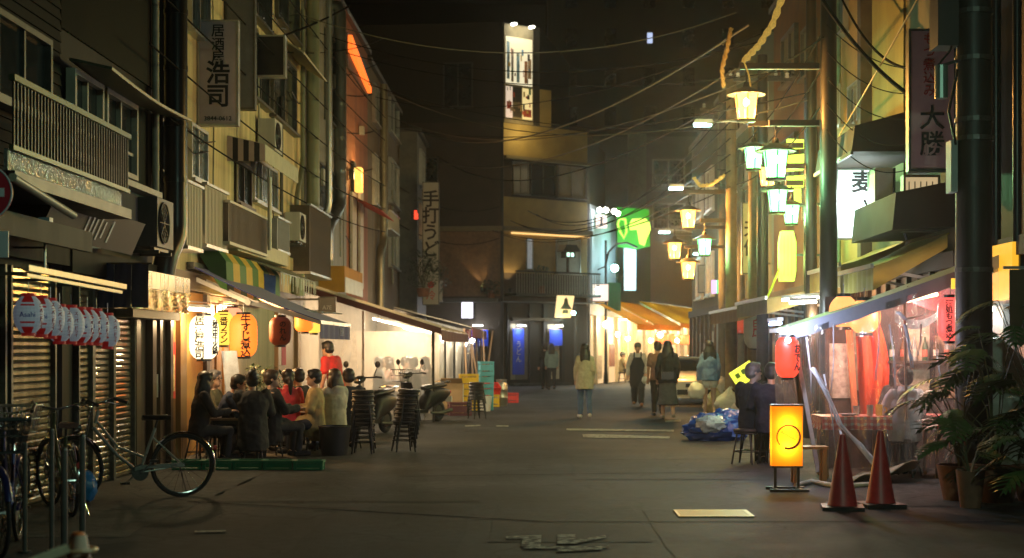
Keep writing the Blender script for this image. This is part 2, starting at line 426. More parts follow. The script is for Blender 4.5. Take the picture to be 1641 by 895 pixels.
def corrug(Fr, u0, u1, z0, z1, n0, amp=.012, pitch=.075, depth=.03):      # ribbed sheet with thickness
    b = MB(); k = max(2, int((u1 - u0) / pitch) * 2)
    def fn(a, c):
        i = round(a * k); return Fr.p(u0 + (u1 - u0) * a, n0 + depth + (amp if i % 2 else -amp), z0 + (z1 - z0) * c)
    b.sheet(fn, k, 1, depth * .8)
    return b
ac_col = M('aircon_casing', (.42, .41, .36), .5, var=.2, scale=5, streak=True)
def aircon(label, c, face, size=(.78, .3, .56), group='air conditioner units on the house walls', bracket=True, m=None):
    # face: rotation; the fan looks along local -y
    t = thing('air_conditioner', label, 'air conditioner', c, face, group)
    w_, d_, h_ = size
    MB().box(-w_ / 2, w_ / 2, -d_ / 2, d_ / 2, 0, h_).build('casing', m or ac_col, t)
    b = MB(); b.torus((-.1, -d_ / 2 - .012, h_ / 2), h_ * .42, .012, 'y', 24, 5)
    for k in range(1, 4): b.torus((-.1, -d_ / 2 - .012, h_ / 2), h_ * .1 * k, .006, 'y', 18, 4)
    for k in range(8):
        a = k * PI / 4; b.bar((-.1, -d_ / 2 - .012, h_ / 2), (-.1 + math.cos(a) * h_ * .42, -d_ / 2 - .012, h_ / 2 + math.sin(a) * h_ * .42), .008)
    b.build('fan_grille', black, t)
    MB().lathe([(0, 0), (h_ * .4, 0)], (0, 0, 0), 20)  # (flat disc is behind the grille)
    b = MB(); b.cyl((-.1, -d_ / 2 - .001, h_ / 2), (-.1, -d_ / 2 - .006, h_ / 2), h_ * .41, n=24); b.build('fan_opening', ink, t)
    b = MB(); b.box(-w_ / 2 + .05, w_ / 2 - .05, d_ / 2 - .1, d_ / 2 - .05, -.04, -.002).box(-w_ / 2 + .05, w_ / 2 - .05, -d_ / 2 + .05, -d_ / 2 + .1, -.04, -.002)
    for x in (-w_ / 2 + .08, w_ / 2 - .12): b.box(x, x + .04, -d_ / 2, d_ / 2 + .12, -.08, -.041)
    if bracket: b.build('bracket', dsteel, t)
    return t
def duct(name, label, pts, r, m=steel, cat='duct', bands=True, group=None, band_every=.9):
    base = Vector(pts[-1])
    t = thing(name, label, cat, base, 0, group)
    # bend the corners
    P = [Vector(pts[0])]
    for i in range(1, len(pts) - 1):
        a, c, d = Vector(pts[i - 1]), Vector(pts[i]), Vector(pts[i + 1]); q = min(.2, (a - c).length * .4, (d - c).length * .4)
        p, s_ = c + (a - c).normalized() * q, c + (d - c).normalized() * q
        P += [p, (p + s_) / 2 * .5 + c * .5, s_]
    P.append(Vector(pts[-1]))
    MB().tube(P, r, 16).build('pipe', m, t, True, 50)
    if bands:
        for i in range(len(pts) - 1):
            a, c = Vector(pts[i]), Vector(pts[i + 1]); L = (c - a).length; d = (c - a).normalized(); k = int(L / band_every)
            for j in range(1, k + 1):
                p = a + d * (j * L / (k + 1)); MB().tube([p - d * .03, p + d * .03], r * 1.06, 14).build('joint_band', m, t, True, 50)
    return t
def house(name, label, Fr, u0, u1, z0, z1, m, depth=5.0, cap=True, roofm=None):
    t = thing(name, label, 'building', Fr.p((u0 + u1) / 2, -depth / 2, 0))
    MB().fb(Fr, u0, u1, -depth, 0, z0, z1).build('wall', m, t, True)
    if cap: MB().fb(Fr, u0, u1, -depth, .12, z1, z1 + .14).build('roof', roofm or dsteel, t, True)
    return t

# ---------------------------------------------------------------- near row on the left
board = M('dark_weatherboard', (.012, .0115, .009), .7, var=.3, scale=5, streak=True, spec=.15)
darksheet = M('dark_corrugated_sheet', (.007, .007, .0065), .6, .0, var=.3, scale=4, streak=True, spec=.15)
greysheet = M('grey_corrugated_sheet', (.09, .09, .08), .5, .4, var=.25, scale=4, streak=True)
slatm = M('shutter_steel', (.62, .54, .38), .22, .95, var=.3, scale=7)
Y1 = UL(95)
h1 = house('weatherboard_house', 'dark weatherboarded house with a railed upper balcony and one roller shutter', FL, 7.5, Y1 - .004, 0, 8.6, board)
b = MB()
z = 2.9
while z < 8.5:
    b.prism([(0.002, z), (.03, z), (.008, z + .112), (.002, z + .112)], lambda n, zz, s: FL.p(7.5 if s == 0 else Y1 - .01, n, zz)); z += .115
b.build('siding', board, h1, True, stuff=True)
window(h1, FL, UL(-70), UL(66), ZA(195, 15), ZA(62, 15), .03, 3, dsteel, glass, .06, .09)
# balcony of the first house
bal = MB().fb(FL, 12.2, UL(96), .03, .75, ZA(318, 14.5) - .1, ZA(318, 14.5)).build('balcony', black, h1, True)
b = MB(); zt = ZA(188, 14.5); zb = ZA(290, 14.5)
b.fb(FL, 12.2, UL(96), .70, .75, zt - .05, zt).fb(FL, 12.2, UL(96), .70, .74, zb, zb + .04)
b.build('handrail', M('green_rail', (.07, .09, .05), .4, .4, var=.2), bal, True)
u = 12.25; barm = MB().box(-.009, .009, -.009, .009, zb + .04, zt - .05).mesh('rail_bar', black)
while u < UL(96):
    o = ob('rail_bar', barm, bal); p = FL.p(u, .72, 0); o.location = p - h1.location; u += .085
b = MB(); sg = M('ribbed_glass', (.14, .15, .13), .12, var=.5, scale=22, bump=.9, bscale=25)
b.fb(FL, 12.2, UL(88), .66, .69, ZA(322, 14.5), ZA(283, 14.5) - .03); b.build('glass_screen', sg, bal, True)
duct('gutter_pipe', 'pale gutter pipe slung under the railed balcony', [FL.p(12, .8, ZA(320, 13.8)), FL.p(UL(118, -4.2), .8, ZA(352, 14))], .035, M('pale_pipe', (.36, .33, .25), .4, var=.2), 'pipe', False)

def shutter(par, u0, u1, z1=2.32, n=.02):
    s_ = MB().fb(FL, u0 + .047, u1 - .047, .001, .012, 0, z1).build('roller_shutter', dsteel, par, True)
    for q in (u0, u1 - .045): MB().fb(FL, q, q + .045, 0, .09, 0, z1).build('guide_rail', dsteel, s_, True)
    me = MB().prism([(0, .002), (.022, .004), (.03, .02), (.03, .05), (.022, .066), (0, .068)], lambda n_, zz, sd: Vector((n_, (u0 + .047) if sd == 0 else (u1 - .047), zz))).mesh('slat', slatm)
    for i in range(int(z1 / .07)):
        o = ob('slat', me, s_); o.location = Vector((XL + n + rnd.uniform(-.002, .002), 0, i * .07 + .01)) - root_of(par).location
    return s_
shutter(h1, 11.6, UL(-4)); shutter(h1, UL(3), UL(77))
corrug(FL, UL(78), Y1 - .01, 0, 2.4, 0, pitch=.05).build('corrugated_strip', darksheet, h1, True)
MB().fb(FL, 7.5, Y1 - .01, .002, .12, 2.4, 2.62).build('lintel', board, h1, True)
b = MB(); b.fb(FL, 12, UL(60), .05, .55, 2.62, 2.7).fb(FL, 12, UL(60), .5, .55, 2.5, 2.62); b.build('canopy', darksheet, h1, True)

Y2 = UL(245)
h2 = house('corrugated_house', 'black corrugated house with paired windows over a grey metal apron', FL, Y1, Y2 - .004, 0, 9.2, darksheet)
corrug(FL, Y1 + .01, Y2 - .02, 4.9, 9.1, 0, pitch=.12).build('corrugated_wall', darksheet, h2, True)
zm = 16.5
pale = M('pale_trim', (.36, .34, .26), .5, var=.2)
for (a, c) in ((101, 149), (154, 205)):
    window(h2, FL, UL(a), UL(c), ZA(270, 17), ZA(140, 17), .03, 2, pale, glass, .06, .1, False, .33)
b = MB()
k = 12
b.sheet(lambda a, c: FL.p(UL(95) + (UL(238) - UL(95)) * a, .1 + .45 * c, ZA(97, 15.7) - .05 * math.sin(a * PI) - .1 * c), k, 2, .03)
b.build('window_canopy', M('verdigris_sheet', (.1, .1, .06), .5, .4, var=.4, scale=8), h2, True)
MB().fb(FL, UL(112), UL(222), .03, .3, 3.42, 3.49).build('window_sill', pale, h2, True)
corrug(FL, UL(120), UL(222), 2.95, 3.41, .12, pitch=.07).build('metal_apron', greysheet, h2, True)
MB().fb(FL, UL(124), UL(134), .3, .34, 3.05, 3.46).build('bracket', pale, h2, True)
MB().fb(FL, Y2 - .12, Y2 - .03, .03, .14, 2.8, 9).build('corner_post', board, h2, True)
duct('drain_pipe', 'thin pale drainpipe running down beside the fat black duct', [FL.p(UL(237), .1, 9), FL.p(UL(237), .1, 3.0)], .045, M('pale_pipe_dirty', (.33, .31, .22), .5, var=.3), 'pipe')
for (a, c) in ((113, 138), (138, 172), (172, 206)): shutter(h2, UL(a) + .004, UL(c))
MB().fb(FL, Y1, UL(113), .0, .03, 0, 2.4).build('post', darksheet, h2, True)
MB().fb(FL, Y1, Y2 - .02, .002, .14, 2.34, 2.6).build('lintel', board, h2, True)
# dark fascia with worn white strokes
fs = thing('fascia_sign', 'tilted brown shop fascia with five worn white strokes', 'sign', FL.p(16.3, .3, 2.7))
ua, uc = UL(76, -4.62), UL(222, -4.62)
tl = lambda u, zz, s: FL.p(u, zz[0], zz[1])
b = MB(); p = [FL.p(u, n, zz) for (n, zz) in ((.12, 2.66), (.3, 2.62), (.46, 2.98), (.12, 3.02)) for u in (ua, uc)]
b.add(p, [(0, 1, 3, 2), (2, 3, 5, 4), (4, 5, 7, 6), (6, 7, 1, 0), (0, 2, 4, 6), (1, 7, 5, 3)])
b.build('fascia_board', M('brown_fascia', (.055, .04, .03), .6, var=.3, scale=4), fs, True)
b = MB()
for px, hh in ((140, .8), (147, .9), (153, .8), (160, 1), (167, .75), (178, 1)):
    u = UL(px, -4.6); q0, q1 = .5 - .32 * hh, .5 + .3 * hh
    n0, z0_ = .3 + .16 * q0, 2.62 + .36 * q0; n1, z1_ = .3 + .16 * q1, 2.62 + .36 * q1
    b.hexa([FL.p(u, n0 + .004, z0_), FL.p(u + .05, n0 + .004, z0_), FL.p(u + .05, n0 + .009, z0_), FL.p(u, n0 + .009, z0_), FL.p(u, n1 + .004, z1_), FL.p(u + .05, n1 + .004, z1_), FL.p(u + .05, n1 + .009, z1_), FL.p(u, n1 + .009, z1_)])
b.build('lettering', plastw, fs, True)
# lit name boxes behind the bracket
nb = thing('light_box', 'pale light boxes under the dark fascia by the bracket', 'light box', FL.p(14.9, .3, 2.4))
lb = E('dim_lightbox', (.75, .8, .45), .10, (.5, .5, .4))
MB().fb(FL, UL(77), UL(118), .14, .3, 2.62, 2.82).build('light_panel', lb, nb, True)
MB().fb(FL, UL(40), UL(70), .14, .3, 2.72, 2.92).build('light_panel', lb, nb, True)
ww = thing('gutter_shelf', 'long metal gutter shelf over the striped paper lanterns', 'gutter', (-4.4, 14, 2.15))
b = MB(); b.bar((-4.3, 12.6, 2.22), (-4.3, 15.6, 2.18), .06, .05); b.bar((-4.3, 12.6, 2.16), (-4.3, 15.5, 2.12), .03, .03); b.build('gutter', M('aged_gutter', (.3, .28, .2), .35, .7, var=.35), ww)
ww.location = (0, 0, 0); 
for y in (13, 14.2, 15.4): MB().bar((-4.99, y, 2.19), (-4.3, y, 2.19), .03).build('bracket', dsteel, ww)
# security sensor on a thin pole
sp = thing('sensor_light', 'small grey sensor lamp on a thin upright tube above the gutter', 'lamp', W(72, 440, 14.0))
MB().tube([(0, 0, 0), (0, 0, .44), (.06, 0, .46)], .012, 6).build('pole', steel, sp)
MB().box(-.05, .06, -.05, .05, .45, .53).build('lamp_head', M('grey_blue_plastic', (.3, .4, .45), .4, var=.1), sp)
MB().bar((0, 0, .25), (-.5, 0, .25), .02).build('arm', dsteel, sp)
# navy noren and metal hood
cloth_navy = M('navy_cloth', (.012, .014, .05), .85, var=.2, scale=20, sheen=.3)
nv = thing('shop_curtain', 'dark navy shop curtain beside the metal hood', 'curtain', (-4.75, 16.9, 2.46))
for i in range(3):
    x = -4.98 + i * .2
    MB().sheet(lambda a, c, x=x: Vector((x + .19 * a, 16.95 + .02 * math.sin(a * 7 + c * 3 + i), 2.5 - .5 * c)), 6, 4, .006).build('cloth_panel', cloth_navy, nv, True, 60)
MB().tube([(-4.99, 16.95, 2.5), (-4.35, 16.95, 2.5)], .012, 6).build('rod', woodd, nv, True)
hd = thing('exhaust_hood', 'boxy steel exhaust hood with foil wrapped lower half', 'exhaust hood', (-4.8, 18.4, 2.0))
ha, hc = UL(214, -4.6), UL(304, -4.6)
MB().fb(FL, ha, hc, .0, .4, 2.25, 2.46).build('hood_top', M('hood_steel', (.4, .4, .36), .3, .9, var=.3, scale=5, streak=True), hd, True)
k = 7
for i in range(k):
    a = ha + (hc - ha) * i / k
    MB().fb(FL, a + .01, a + (hc - ha) / k - .01, .401, .408, 2.26, 2.45).build('panel', M('hood_panel', (.42, .43, .38), .28, .9, var=.3, scale=3, streak=True), hd, True)
foil = M('crumpled_foil', (.75, .6, .3), .18, 1.0, var=.3, scale=30, bump=1.0, bscale=22)
b = MB()
b.sheet(lambda a, c: FL.p(ha + (hc - ha) * a, .41 - .04 * c + .018 * math.sin(a * 57 + c * 9) * math.sin(c * 13 + a * 21), 2.25 - .25 * c), 60, 8, .01)
b.build('foil_wrap', foil, hd, True, 40)
MB().fb(FL, ha + .2, hc - .3, .08, .34, 1.9, 2.0).build('hood_tray', dsteel, hd, True)
# the fat black duct that feeds it
xd = W(280, 0, 19.6)
duct('exhaust_duct', 'fat black exhaust duct rising from the steel hood', [(-4.72, 19.6, 7.4), (-4.72, 19.6, 3.0), (-4.78, 19.35, 2.75), (-4.82, 19.3, 2.44)], .148, M('black_duct', (.035, .035, .036), .32, .7, var=.3, scale=6, streak=True), 'duct', True, 'exhaust ducts up the left fronts', .75)
aircon('dark air conditioner on the wall beside the black duct', FL.p(18.6, .22, 2.78), R(90), (.8, .34, .6), m=M('aircon_dark', (.05, .05, .05), .5, var=.2))
# striped beer lanterns in a row
paper_w = M('lantern_paper_white', (.66, .67, .7), .6, var=.06, emit=(.7, .8, 1), es=.06)
paper_r = M('lantern_paper_red', (.5, .02, .02), .6, var=.1, emit=(1, .03, .03), es=.045)
blue_ink = M('blue_ink', (.02, .05, .35), .6, var=.1)
red_ink = M('red_ink', (.45, .02, .02), .6, var=.1)
def lantern_profile(r, h, ribs, amp, shape='round'):
    pr = []
    for i in range(ribs * 2 + 1):
        t = i / (ribs * 2); a = (t - .5) * 2
        if shape == 'round': q = (1 - abs(a) ** 2.6 * .62)
        else: q = (1 - abs(a) ** 5 * .5)
        pr.append((r * q + (amp if i % 2 else 0), -h / 2 + h * t))
    return pr
def beer_lantern(label, group):
    t = thing('paper_lantern', label, 'lantern', (0, 0, 0), 0, group)
    r, h = .125, .33; pr = lantern_profile(r, h, 11, .002); n = 24; b = MB()
    for j in range(n):
        a0, a1 = 2 * PI * j / n, 2 * PI * (j + 1) / n
        for i in range(len(pr) - 1):
            zc = (pr[i][1] + pr[i + 1][1]) / 2 / h
            front = (j % 12) in (4, 5, 6, 7)
            red = (front and (abs(zc) > .3 or (.19 < abs(zc) < .26 and i % 2 == 0)))
            b.mat(1 if red else 0)
            (r0, z0), (r1, z1) = pr[i], pr[i + 1]
            b.add([(r0 * math.cos(a0), r0 * math.sin(a0), z0), (r0 * math.cos(a1), r0 * math.sin(a1), z0), (r1 * math.cos(a1), r1 * math.sin(a1), z1), (r1 * math.cos(a0), r1 * math.sin(a0), z1)], [(0, 1, 2, 3)])
    b.build('shade', [paper_w, paper_r], t, smooth=179)
    MB().lathe([(.052, h / 2 - .01), (.058, h / 2 - .01), (.058, h / 2 + .02), (.052, h / 2 + .02)], n=14).build('top_cap', paper_r, t)
    MB().lathe([(.052, -h / 2 - .02), (.058, -h / 2 - .02), (.058, -h / 2 + .01), (.052, -h / 2 + .01)], n=14).build('bottom_cap', paper_r, t)
    MB().tube([(0, 0, h / 2 + .02), (0, 0, h / 2 + .12)], .004, 5).build('hook', steel, t)
    for k, (bd, mm, sz) in enumerate((('Asahi', blue_ink, .062), ('スーパードライ', red_ink, .042))):
        for q in range(2):
            ang = (0, PI / 3 * 1.0)[k] + q * PI
            m = Matrix.Rotation(ang, 4, 'Z') @ Matrix.Translation((0, -r - .002, 0)) @ FACE_CAM
            text(bd, sz, mm, t, (0, 0, 0), m, vertical=(k == 1), bend=r, line=.8)
    return t
bl = None
nl = 9
for i in range(nl):
    Yl = 12.95 + i * .285
    pos = (-4.38 + rnd.uniform(-.02, .02), Yl, 1.82 + rnd.uniform(-.02, .02) - i * .012)
    o_ = ('first', 'second', 'third', 'fourth', 'fifth', 'sixth', 'seventh', 'eighth', 'last')[i]
    lab = f'{o_} red and white striped paper lantern counted from the no entry sign'
    if bl is None: bl = beer_lantern(lab, 'striped beer lanterns in a row'); bl.location = pos
    else: dup(bl, pos, rnd.uniform(-.5, .5), lab, 'striped beer lanterns in a row')
bl.rotation_euler = (0, 0, .25)

# no-entry sign and plate, on a post just out of the picture
ns = thing('road_sign', 'round red no entry sign with a white bar above a small plate', 'road sign', (-4.45, 12.0, 0))
MB().cyl((0, .03, 0), (0, .03, 3.2), .03).build('post', steel, ns)
sign_red = M('sign_red', (.5, .03, .05), .4, var=.06); sign_white = M('sign_white', (.72, .74, .76), .4, var=.04); sign_blue = M('sign_blue', (.03, .06, .3), .4, var=.05)
dz = 2.79
MB().cyl((0, .0, dz), (0, -.012, dz), .225, n=40).build('disc', sign_red, ns)
MB().torus((0, -.012, dz), .218, .007, 'y', 40, 5).build('rim', sign_white, ns)
MB().box(-.16, .16, -.019, -.013, dz - .035, dz + .035).build('bar', sign_white, ns)
MB().box(-.19, .19, -.012, 0, dz - .52, dz - .31).build('plate', sign_white, ns)
text('自転車\nを除く', .085, sign_blue, ns, (.0, -.014, dz - .415))
ns.location = (-4.42, 12.0, 0)
# ---------------------------------------------------------------- plaster house above the tavern
Y3 = UL(482)
h3 = house('plaster_house', 'stained yellow plaster house over the tavern with balconies and pipes', FL, Y2, Y3 - .004, 2.35, 9.8, creampl)
window(h3, FL, UL(246), UL(260), ZA(278, 19.8), ZA(190, 19.8), 0, 2, dsteel, glass)
window(h3, FL, UL(299), UL(326), ZA(292, 22), ZA(205, 22), 0, 2, alu, frost, .05, .08)
window(h3, FL, UL(299), UL(330), ZA(60, 22), ZA(-40, 22), 0, 2, alu, glass, .05, .08)
panelm = M('ribbed_balcony_panel', (.46, .42, .32), .6, .2, var=.25, scale=5, streak=True)
def balcony(par, Fr, u0, u1, z0, z1, out, m, rail=alu):
    bb = MB().fb(Fr, u0, u1, out - .03, out, z0 + .05, z1 - .04).build('balcony', m, par, True)
    MB().fb(Fr, u0, u1, 0, out + .02, z0, z0 + .048).build('floor_slab', rail, bb, True)
    MB().fb(Fr, u0 - .02, u1 + .02, out - .05, out + .03, z1 - .038, z1).build('handrail', rail, bb, True)
    MB().fb(Fr, u0, u0 + .03, .0, out - .032, z0 + .05, z1 - .04).build('side_panel', m, bb, True)
    MB().fb(Fr, u1 - .03, u1, .0, out - .032, z0 + .05, z1 - .04).build('side_panel', m, bb, True)
    nb_ = int((u1 - u0) / .09)
    me = MB().fb(Fr, 0, .02, out, out + .008, z0 + .05, z1 - .045).mesh('rib', m)
    for i in range(1, nb_):
        o = ob('rib', me, bb); o.location = Fr.p(0, 0, 0) * 0 + Fr.u * (u0 + i * (u1 - u0) / nb_) - root_of(par).location
    return bb
balcony(h3, FL, UL(299, -4.7), UL(324, -4.7), ZA(402, 20.5), ZA(293, 20.5), .3, panelm)
balcony(h3, FL, UL(327, -4.7), UL(362, -4.7), ZA(402, 22), ZA(302, 22), .32, panelm)
window(h3, FL, UL(375), UL(398), ZA(330, 25.3), ZA(262, 25.3), 0, 2, woodd, glass)
window(h3, FL, UL(402), UL(440), ZA(330, 27.3), ZA(262, 27.3), 0, 3, alu, frost)
brownp = M('brown_panel', (.09, .065, .045), .6, var=.3, scale=4)
balcony(h3, FL, UL(366, -4.6), UL(428, -4.6), ZA(402, 23.8), ZA(335, 23.8), .4, brownp, M('cream_rail', (.5, .46, .34), .5, var=.15))
balcony(h3, FL, UL(444, -4.7), UL(464, -4.7), ZA(402, 27), ZA(345, 27), .3, M('grey_panel', (.22, .23, .22), .5, var=.2))
duct('drain_pipe', 'white drainpipe beside the brown balcony', [FL.p(UL(432, -4.5), .5, ZA(285, 25.3)), FL.p(UL(432, -4.5), .5, ZA(402, 25.3))], .035, M('white_pipe', (.55, .52, .4), .4, var=.15), 'pipe', False)
# upper storey
for (a, c, y0, y1) in ((400, 426, 165, 60), (432, 470, 200, 90), (440, 475, 50, -40), (385, 430, 30, -60)):
    window(h3, FL, UL(a), UL(c), ZA(y0, UL((a + c) / 2)), ZA(y1, UL((a + c) / 2)), 0, 2, dsteel, glass, .05, .08)
b = MB(); b.sheet(lambda a, c: FL.p(UL(438) + (UL(480) - UL(438)) * a, .02 + .55 * c, ZA(48, 28) - .35 * c), 6, 2, .03)
b.build('window_canopy', M('cream_canopy', (.34, .31, .2), .6, var=.3), h3, True)
b = MB(); b.fb(FL, Y2, Y3, .002, .1, 2.36, 2.62); b.build('beam', woodd, h3, True)
MB().fb(FL, UL(432), UL(478), .0, .07, 3.1, 3.35).build('ledge', creampl, h3, True)
MB().fb(FL, UL(345), UL(432), .0, .35, 3.06, 3.3).build('ledge', M('cream_ledge', (.5, .45, .28), .6, var=.15), h3, True)
aircon('air conditioner high on the plaster wall above the striped canopy', FL.p(27, .2, ZA(165, 27) - .9), R(90))
aircon('air conditioner under the green drain pipes', FL.p(29.8, .2, 3.65), R(90))
# projecting name board
def board_sign(name, label, x0, x1, Y, z0, z1, th, m, cat='sign', frame=None, brackets=None):
    t = thing(name, label, cat, ((x0 + x1) / 2, Y, z0))
    w2, h = (x1 - x0) / 2, z1 - z0
    MB().box(-w2 + .03, w2 - .03, -th / 2, th / 2, .03, h - .03).build('panel', m, t)
    if frame:
        b = MB(); q = th / 2 + .012
        b.box(-w2, -w2 + .03, -q, q, 0, h).box(w2 - .03, w2, -q, q, 0, h).box(-w2 + .03, w2 - .03, -q, q, 0, .03).box(-w2 + .03, w2 - .03, -q, q, h - .03, h)
        b.build('frame', frame, t)
    if brackets is not None:
        for zz in (h * .15, h * .85):
            MB().bar((-w2 if brackets < x0 else w2, 0, zz), (brackets - (x0 + x1) / 2, 0, zz), .04).build('bracket', dsteel, t)
    return t
pinkish = M('aged_sign_face', (.52, .43, .40), .55, var=.12, scale=3)
s1 = board_sign('shop_sign', 'tall pale upright sign with black characters above the tavern', -4.99 + .0, -4.39, 22.1, 4.81, 6.37, .12, pinkish, frame=alu)
text('居酒屋', .2, ink, s1, (0, -.067, 1.2), vertical=True, line=1.0, bold=.008)
text('浩司', .36, ink, s1, (0, -.067, .62), vertical=True, line=.95, bold=.02)
text('3844-0612', .095, ink, s1, (0, -.067, .11))
s2 = board_sign('shop_sign', 'plain dark board sign on the wall behind the tall pale sign', -4.98, -4.5, 24, 5.35, 7.6, .16, M('grey_sign_back', (.12, .13, .14), .5, var=.2), frame=dsteel)
s3 = board_sign('shop_sign', 'small black framed box sign on the plaster wall near the pipes', -4.98, -4.45, 26.6, ZA(125, 26.6), ZA(58, 26.6), .2, M('black_sign_face', (.02, .02, .022), .4, var=.2), frame=alu)
# striped canopy
cn = thing('striped_canopy', 'black and cream striped box canopy over an upstairs window', 'canopy', FL.p(25.7, .3, 4.6))
ya, yb, zo, zt, zb_ = 24.2, 27.5, 4.83, 4.97, 4.56
cs = [M('canopy_cream', (.42, .34, .3), .8, var=.12), M('canopy_black', (.015, .015, .018), .8, var=.1), M('canopy_beige', (.46, .43, .33), .8, var=.15)]
b = MB()
for i in range(7):
    n0, n1 = .61 * i / 7, .61 * (i + 1) / 7; b.mat(i % 2)
    b.hexa([FL.p(ya, n0, zb_), FL.p(ya, n1, zb_), FL.p(ya + .01, n1, zb_), FL.p(ya + .01, n0, zb_), FL.p(ya, n0, zt - .14 * i / 7), FL.p(ya, n1, zt - .14 * (i + 1) / 7), FL.p(ya + .01, n1, zt - .14 * (i + 1) / 7), FL.p(ya + .01, n0, zt - .14 * i / 7)])
b.build('side_cloth', cs, cn, True)
b = MB(); b.sheet(lambda a, c: FL.p(ya + .012 + (yb - ya) * a, .6 + .012 * math.sin(a * 40), zo - (zo - zb_) * c), 24, 2, .012)
b.sheet(lambda a, c: FL.p(ya + .012 + (yb - ya) * a, .6 * c, zt - .14 * c), 10, 2, .012)
b.build('front_cloth', cs[2], cn, True, 50)
# pipes
gp = M('grey_green_pipe', (.22, .23, .16), .4, .3, var=.25, scale=5, streak=True)
duct('exhaust_duct', 'thick grey green vent pipe jogging back to the wall above the yellow canopy', [(-4.78, 32, 9.6), (-4.78, 32, 4.45), (-4.88, 30.6, 4.05), (-4.88, 30.6, 2.6)], .145, gp, 'duct', True, 'exhaust ducts up the left fronts')
duct('exhaust_duct', 'slim bright steel vent pipe close behind the grey green one', [(-4.62, 33.3, 9.6), (-4.62, 33.3, 4.6), (-4.9, 33.3, 4.3)], .075, steel, 'duct', True, 'exhaust ducts up the left fronts', .5)
duct('drain_pipe', 'narrow olive drainpipe curving under the upstairs canopy', [FL.p(UL(476), .12, 8.6), FL.p(UL(476), .12, 5.4), FL.p(UL(466), .12, 4.6), FL.p(UL(466), .12, 4.3)], .05, gp, 'pipe', False)
duct('exhaust_duct', 'silver hooked duct bending over at the roof beside the orange wall', [(-5.3, 36.4, 9.75), (-4.78, 36.4, 9.9), (-4.78, 36.4, 5.0), (-4.95, 35.4, 4.4), (-4.95, 35.4, 3.6)], .15, M('silver_duct', (.24, .25, .25), .3, .85, var=.3, scale=5, streak=True), 'duct', True, 'exhaust ducts up the left fronts')
duct('exhaust_duct', 'farthest pale duct standing up the brown house front', [(-4.8, 47, 9.8), (-4.8, 47, 4.9), (-4.86, 46.5, 4.5), (-4.86, 46.5, 2.8)], .125, M('tan_duct', (.34, .3, .2), .35, .7, var=.25, scale=5, streak=True), 'duct', True, 'exhaust ducts up the left fronts', .6)

Y4 = UL(589)
redwall = M('red_rendered_wall', (.30, .12, .06), .75, var=.3, scale=2.5, streak=True)
h4 = house('rendered_house', 'rust red rendered house with an orange neon strip near the roof', FL, Y3, Y4 - .004, 2.35, 10.2, redwall)
MB().fb(FL, Y3 + .01, UL(552), .002, .05, 2.4, 10.1).build('wall_panel', M('grey_wall_panel', (.2, .2, .17), .6, var=.3, scale=3, streak=True), h4, True)
window(h4, FL, UL(494), UL(530), ZA(335, 34), ZA(260, 34), .05, 3, dsteel, glass)
window(h4, FL, UL(516), UL(534), ZA(200, 36), ZA(60, 36), .05, 2, dsteel, glass)
balcony(h4, FL, UL(496, -4.6), UL(530, -4.6), ZA(445, 32), ZA(338, 32), .4, brownp)
MB().fb(FL, UL(559), UL(566), .03, .1, 3.2, 5.7).build('pilaster', M('white_render', (.5, .48, .42), .6, var=.2), h4, True)
MB().fb(FL, UL(572), UL(577), .03, .1, 3.2, 6.3).build('pilaster', M('white_render'), h4, True)
neon = thing('neon_strip', 'glowing orange neon strip sloping down the red wall', 'neon light', FL.p(40, .1, 8.8))
MB().hexa([FL.p(39.3, .05, 9.35), FL.p(43.9, .05, 9.0), FL.p(43.9, .16, 9.0), FL.p(39.3, .16, 9.35), FL.p(39.3, .05, 9.75), FL.p(43.9, .05, 9.16), FL.p(43.9, .16, 9.16), FL.p(39.3, .16, 9.75)]).build('tube', E('neon_orange', (1, .16, .02), 1.6), neon, True)
MB().fb(FL, 39.2, 44, .0, .049, 8.9, 9.8).build('backing', dsteel, neon, True)
ya_ = UL(574, -4.8)
ys = thing('wall_lamp', 'yellow lit lamp box on the red wall above a red awning', 'lamp', FL.p(ya_, .2, 6))
b = MB().fb(FL, ya_, ya_ + .45, .1, .28, 5.75, 6.4); b.build('light_panel', E('yellow_lamp_glass', (1, .55, .1), 1.5), ys, True)
MB().fb(FL, ya_ - .03, ya_ + .48, .02, .098, 5.65, 6.55).build('housing', dsteel, ys, True)
lamp(FL.p(ya_ + .4, .6, 6.2), 60, (1, .6, .2), .1, parent=ys)
ra = thing('red_awning', 'small red awning under the yellow wall lamp', 'awning', FL.p(41.8, .3, 5.2))
b = MB(); b.sheet(lambda a, c: FL.p(40 + 3.5 * a, .05 + .8 * c, 5.6 - .4 * c), 4, 2, .02); b.build('cloth', M('red_awning_cloth', (.4, .05, .03), .7, var=.15), ra, True)
Y5 = UL(640)
h5 = house('brown_house', 'narrow brown stucco house with the farthest duct', FL, Y4, Y5 - .004, 2.35, 10.0, M('brown_stucco', (.2, .15, .09), .8, var=.25, scale=2, streak=True))
for (a, c, y0, y1) in ((596, 605, 330, 250), (622, 636, 330, 260), (622, 636, 220, 160), (596, 605, 200, 140), (622, 636, 430, 360)):
    window(h5, FL, UL(a), UL(c), ZA(y0, UL((a + c) / 2)), ZA(y1, UL((a + c) / 2)), 0, 2, alu, glass, .07, .1)
balcony(h5, FL, UL(626, -4.6), UL(640, -4.6), ZA(375, 49), ZA(345, 49), .4, panelm)
F6 = Frame((-4.35, 0, 0), (0, 1, 0), (1, 0, 0))
h6 = house('far_tiled_house', 'dim tiled house at the far end of the left row carrying a tall noodle sign', F6, Y5, 59, 0, 9.4, M('grey_tile_wall', (.14, .14, .12), .6, var=.3, scale=3))
